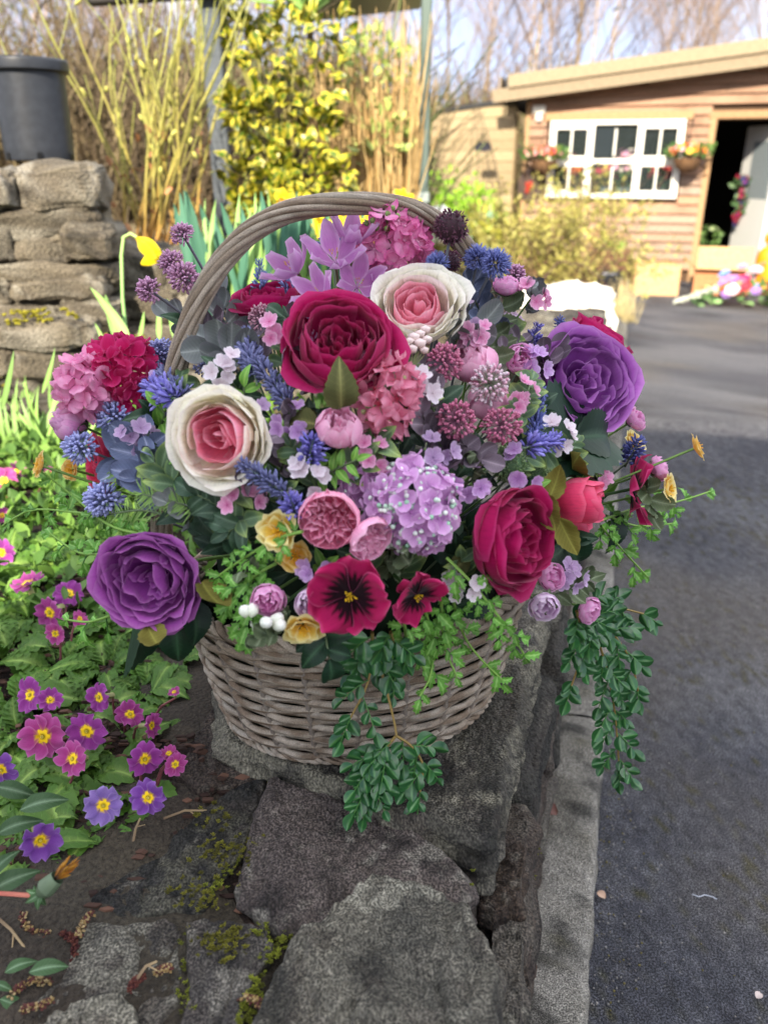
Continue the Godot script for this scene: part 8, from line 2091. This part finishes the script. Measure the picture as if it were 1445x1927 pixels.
	for w in [[Vector3(-0.0893, 0.9205, -0.7828), Vector3(-0.085, 0.9456, -0.7535), Vector3(-0.0923, 0.9623, -0.7413)],
		[Vector3(-0.1071, 0.8917, -0.7664), Vector3(-0.0948, 0.9186, -0.7359), Vector3(-0.0952, 0.9381, -0.7233)],
		[Vector3(-0.0114, 0.895, -0.773), Vector3(-0.017, 0.922, -0.742), Vector3(-0.0048, 0.9383, -0.7293)],
		[Vector3(-0.1401, 0.856, -0.7526), Vector3(-0.1259, 0.8854, -0.7211), Vector3(-0.1315, 0.9058, -0.709)],
		[Vector3(0.0961, 0.8685, -0.7956), Vector3(0.0968, 0.8957, -0.7681), Vector3(0.0837, 0.9112, -0.7462)],
		[Vector3(0.16, 0.9013, -0.86), Vector3(0.1614, 0.9246, -0.8404), Vector3(0.1372, 0.9413, -0.8078)],
		[Vector3(0.0827, 0.9861, -0.8853), Vector3(0.079, 1.007, -0.8649), Vector3(0.1006, 1.016, -0.8867)],
		[Vector3(-0.0867, 1.007, -0.8677), Vector3(-0.0911, 1.026, -0.8501), Vector3(-0.0837, 1.036, -0.8403)],
		[Vector3(-0.1417, 0.9372, -0.8029), Vector3(-0.1399, 0.9607, -0.7765), Vector3(-0.1377, 0.9798, -0.7694)],
		[Vector3(0.1394, 0.8338, -0.8042), Vector3(0.1385, 0.8625, -0.7772), Vector3(0.1513, 0.8725, -0.7708)],
		[Vector3(-0.0109, 0.7929, -0.7321), Vector3(-0.017, 0.8265, -0.6997), Vector3(-0.0222, 0.8458, -0.682)],
		[Vector3(-0.0567, 0.782, -0.7235), Vector3(-0.0585, 0.816, -0.6918), Vector3(-0.0517, 0.8332, -0.6747)],
		[Vector3(-0.1042, 0.8526, -0.7469), Vector3(-0.0996, 0.8818, -0.7163), Vector3(-0.0913, 0.8983, -0.6995)],
		[Vector3(-0.1646, 0.8238, -0.7441), Vector3(-0.1527, 0.8551, -0.7126), Vector3(-0.1328, 0.8706, -0.6919)],
		[Vector3(0.2282, 0.8328, -0.8868), Vector3(0.2319, 0.8552, -0.8773), Vector3(0.2667, 0.8435, -0.9297)],
		[Vector3(0.2912, 0.7743, -0.9782), Vector3(0.2759, 0.8083, -0.9457), Vector3(0.2282, 0.8533, -0.8517)],
		[Vector3(0.132, 0.9692, -0.9063), Vector3(0.1368, 0.9877, -0.9002), Vector3(0.1651, 0.9877, -0.9536)],
		[Vector3(0.0276, 0.9355, -0.8086), Vector3(0.0336, 0.959, -0.7822), Vector3(0.0205, 0.9742, -0.7644)],
		[Vector3(-0.2397, 0.868, -0.797), Vector3(-0.231, 0.8949, -0.7702), Vector3(-0.2142, 0.91, -0.7473)],
		[Vector3(-0.2867, 0.8647, -0.8379), Vector3(-0.2697, 0.8928, -0.8087), Vector3(-0.3038, 0.8852, -0.8513)],
		[Vector3(-0.042, 0.8769, -0.7593), Vector3(-0.0325, 0.9044, -0.7295), Vector3(-0.0183, 0.9255, -0.7185)],
		[Vector3(0.0148, 0.7904, -0.7368), Vector3(0.0092, 0.8242, -0.7044), Vector3(0.0191, 0.8394, -0.6889)],
		[Vector3(0.1841, 0.9424, -0.9388), Vector3(0.1816, 0.9607, -0.9376), Vector3(0.1992, 0.9766, -0.9493)],
		[Vector3(-0.1362, 0.7727, -0.7234), Vector3(-0.1319, 0.8069, -0.6923), Vector3(-0.1342, 0.8232, -0.6754)],
		[Vector3(0.089, 0.7675, -0.7559), Vector3(0.0799, 0.803, -0.7224), Vector3(0.0765, 0.8245, -0.7053)],
		[Vector3(-0.0818, 0.967, -0.8192), Vector3(-0.0709, 0.9893, -0.7922), Vector3(-0.0867, 1.002, -0.7816)],
		[Vector3(-0.2174, 0.9842, -0.9522), Vector3(-0.2085, 1.008, -0.9209), Vector3(-0.1884, 1.022, -0.9037)],
		[Vector3(-0.2479, 0.9133, -0.8418), Vector3(-0.2318, 0.9385, -0.814), Vector3(-0.2354, 0.9482, -0.8115)],
		[Vector3(-0.2074, 0.8339, -0.7617), Vector3(-0.198, 0.8638, -0.7318), Vector3(-0.2129, 0.8752, -0.7238)],
		[Vector3(0.1117, 1.011, -1.018), Vector3(0.1001, 1.035, -0.9762), Vector3(0.0792, 1.051, -0.9522)],
		[Vector3(0.2073, 0.8517, -0.8726), Vector3(0.2024, 0.8782, -0.8497), Vector3(0.2167, 0.8898, -0.865)],
		[Vector3(0.1791, 1.011, -1.014), Vector3(0.1753, 1.036, -0.9708), Vector3(0.1701, 1.046, -0.9476)]]:
		var kind: String = ["tipped", "grey", "sepalsoft", "tipped", "bright", "dusk"][rng.randi() % 6]
		spray(kind, [w[0], w[1], w[2]], 8, rr(.022, .032), "small pale leaf sprig tucked between the flower heads", "leaf_sprig", "foliage", "small leaf sprigs among the flowers")
	# fine ferny sprays: feathery shapes with many small leaflets
	for w in [[[Vector3(-0.2098, 0.8522, -0.7318), Vector3(-0.2456, 0.8571, -0.7474), Vector3(-0.3335, 0.8126, -0.8274)], "feathery green fern spray above the lower left purple rose"], [[Vector3(-0.1806, 0.8663, -0.726), Vector3(-0.2049, 0.8766, -0.7219), Vector3(-0.2404, 0.8785, -0.7379)], "grey-green fern spray left under the white rose"], [[Vector3(-0.2318, 0.8636, -0.7599), Vector3(-0.2709, 0.8769, -0.7864), Vector3(-0.2976, 0.8742, -0.8261)], "small red-tipped fern between the blue alliums"]]:
		spray("blade", w[0], 60, .02, w[1], "fern_spray")
	for w in [[Vector3(0.1316, 0.8927, -0.7889), 0.02011, "pale green seed head spray right of the rose coloured alliums"], [Vector3(0.1602, 0.8763, -0.812), 0.01731, "pale green seed head spray beside the coral bud"], [Vector3(0.1721, 0.8629, -0.8147), 0.01514, "lower pale green seed head spray left of the coral bud"]]:
		globe(["4c6a44", "7a9a5c", "b4c898"], w[0], w[1], Vector3(.1, .5, .8), w[2], "dense", "", "seed_spray")
	# bright green serrated vines
	for w in [[[Vector3(0.0614, 0.8258, -0.7012), Vector3(0.0872, 0.8034, -0.6879), Vector3(0.1202, 0.7547, -0.6984), Vector3(0.1495, 0.7001, -0.723)], 10, 3, "bright green serrated vine arching from the pansies to the right rim"], [[Vector3(0.0401, 0.7816, -0.674), Vector3(0.0536, 0.702, -0.7408), Vector3(0.0508, 0.6701, -0.727), Vector3(0.0389, 0.6518, -0.7136)], 7, 3, "bright green serrated vine hanging down the basket's front"], [[Vector3(0.0674, 0.7878, -0.6945), Vector3(0.0856, 0.7126, -0.7455), Vector3(0.103, 0.6887, -0.7351), Vector3(0.1305, 0.6588, -0.733)], 7, 3, "bright green serrated vine hanging in front of the basket's right side"], [[Vector3(0.0566, 0.7845, -0.6897), Vector3(0.0649, 0.7047, -0.7366), Vector3(0.0793, 0.6703, -0.7216)], 7, 3, "shorter serrated vine between the two longer ones"], [[Vector3(0.0193, 0.7741, -0.6666), Vector3(0.0274, 0.6994, -0.7343), Vector3(0.0447, 0.6783, -0.7251)], 6, 3, "short serrated vine under the smaller pansy"], [[Vector3(-0.0737, 0.8746, -0.6581), Vector3(-0.0995, 0.863, -0.6655), Vector3(-0.1333, 0.8359, -0.6811), Vector3(-0.1624, 0.8112, -0.6898)], 9, 3, "serrated vine crossing in front of the yellow flower"], [[Vector3(-0.1038, 0.8281, -0.6853), Vector3(-0.1285, 0.8164, -0.6746), Vector3(-0.1506, 0.7887, -0.6721)], 7, 3, "serrated vine right of the lower left purple rose"], [[Vector3(-0.1144, 0.8177, -0.6832), Vector3(-0.1238, 0.8014, -0.6703), Vector3(-0.1367, 0.7682, -0.6569)], 7, 3, "serrated vine above the white berries"], [[Vector3(-0.2255, 0.838, -0.7244), Vector3(-0.2914, 0.8261, -0.7762), Vector3(-0.3496, 0.8367, -0.8324), Vector3(-0.3807, 0.863, -0.8391)], 9, 3, "serrated vine reaching left over the primroses"], [[Vector3(-0.2385, 0.8494, -0.738), Vector3(-0.3626, 0.8003, -0.8708), Vector3(-0.4284, 0.7953, -0.8905), Vector3(-0.4688, 0.7733, -0.8918)], 10, 3, "lower serrated vine reaching left over the primroses"], [[Vector3(-0.2819, 0.8051, -0.7547), Vector3(-0.3511, 0.7701, -0.825), Vector3(-0.4006, 0.78, -0.862)], 7, 3, "serrated vine left of the lower left purple rose"], [[Vector3(-0.2777, 0.7462, -0.7338), Vector3(-0.3315, 0.7075, -0.7759), Vector3(-0.3695, 0.6998, -0.7944)], 5, 3, "short serrated vine below the lower left purple rose"], [[Vector3(0.2632, 0.7839, -0.8843), Vector3(0.3374, 0.7628, -0.9745), Vector3(0.3942, 0.7616, -0.9957), Vector3(0.4492, 0.7673, -1.02)], 9, 3, "serrated vine reaching far right over the tarmac"], [[Vector3(0.2629, 0.7784, -0.8806), Vector3(0.3107, 0.7211, -0.9236), Vector3(0.3468, 0.6827, -0.9287)], 6, 3, "serrated vine drooping over the kerb at the right"], [[Vector3(0.2818, 0.7723, -0.9266), Vector3(0.3343, 0.7443, -0.9555), Vector3(0.3906, 0.7352, -0.9843)], 7, 3, "middle serrated vine at the right of the coral bud"]]:
		trailer("ivy", w[0], w[1], w[2], .013, .0215, w[3], "foliage", "", "7aa048", 1.0, "serrated_vine")
	# waxy trailing sprays
	for w in [[[Vector3(-0.0115, 0.7671, -0.6586), Vector3(-0.0129, 0.6917, -0.7255), Vector3(-0.0186, 0.6654, -0.714), Vector3(-0.036, 0.6307, -0.7044)], 9, 6, .03, "waxy green spray hanging down the front of the basket"], [[Vector3(-0.013, 0.7074, -0.7377), Vector3(0.0014, 0.6642, -0.7157), Vector3(0.0113, 0.6222, -0.7061), Vector3(0.0136, 0.6089, -0.7004)], 0, 0, .03, "bare brown stalk that carries the waxy sprays in front"], [[Vector3(0.013, 0.6089, -0.7004), Vector3(-0.0061, 0.5842, -0.6951), Vector3(-0.015, 0.5558, -0.6936), Vector3(-0.0193, 0.5343, -0.6897)], 10, 7, .03, "brightest waxy green spray hanging lowest over the stone"], [[Vector3(0.0137, 0.6056, -0.7044), Vector3(0.031, 0.5882, -0.7077), Vector3(0.0433, 0.5624, -0.7074), Vector3(0.0405, 0.5314, -0.6994)], 6, 6, .028, "darker waxy spray beside the lowest one, touching the stone"], [[Vector3(0.0065, 0.7622, -0.6664), Vector3(0.013, 0.6925, -0.7345), Vector3(0.0113, 0.6686, -0.7241)], 5, 6, .022, "short dark waxy spray close under the pansies"], [[Vector3(0.2325, 0.7057, -0.8146), Vector3(0.2744, 0.6189, -0.8574), Vector3(0.3056, 0.5198, -0.8688), Vector3(0.3245, 0.4142, -0.8665)], 17, 6, .028, "long waxy green spray hanging over the kerb at the right"], [[Vector3(0.2325, 0.7057, -0.8146), Vector3(0.2878, 0.6374, -0.8654), Vector3(0.3176, 0.5952, -0.8689), Vector3(0.3343, 0.5453, -0.869)], 8, 6, .028, "waxy spray at the right side, outer branch"], [[Vector3(0.2316, 0.7132, -0.8139), Vector3(0.2878, 0.6683, -0.8788), Vector3(0.3348, 0.6487, -0.8921)], 6, 6, .026, "waxy spray at the right reaching level over the tarmac"], [[Vector3(0.224, 0.7046, -0.8042), Vector3(0.2483, 0.6244, -0.8489), Vector3(0.2397, 0.5697, -0.8469)], 5, 6, .026, "waxy spray at the right, inner branch before the kerb"]]:
		trailer("waxy", w[0], w[1], w[2], w[3], .019, w[4], "foliage", "", "8a7440", 0.9, "waxy_spray")
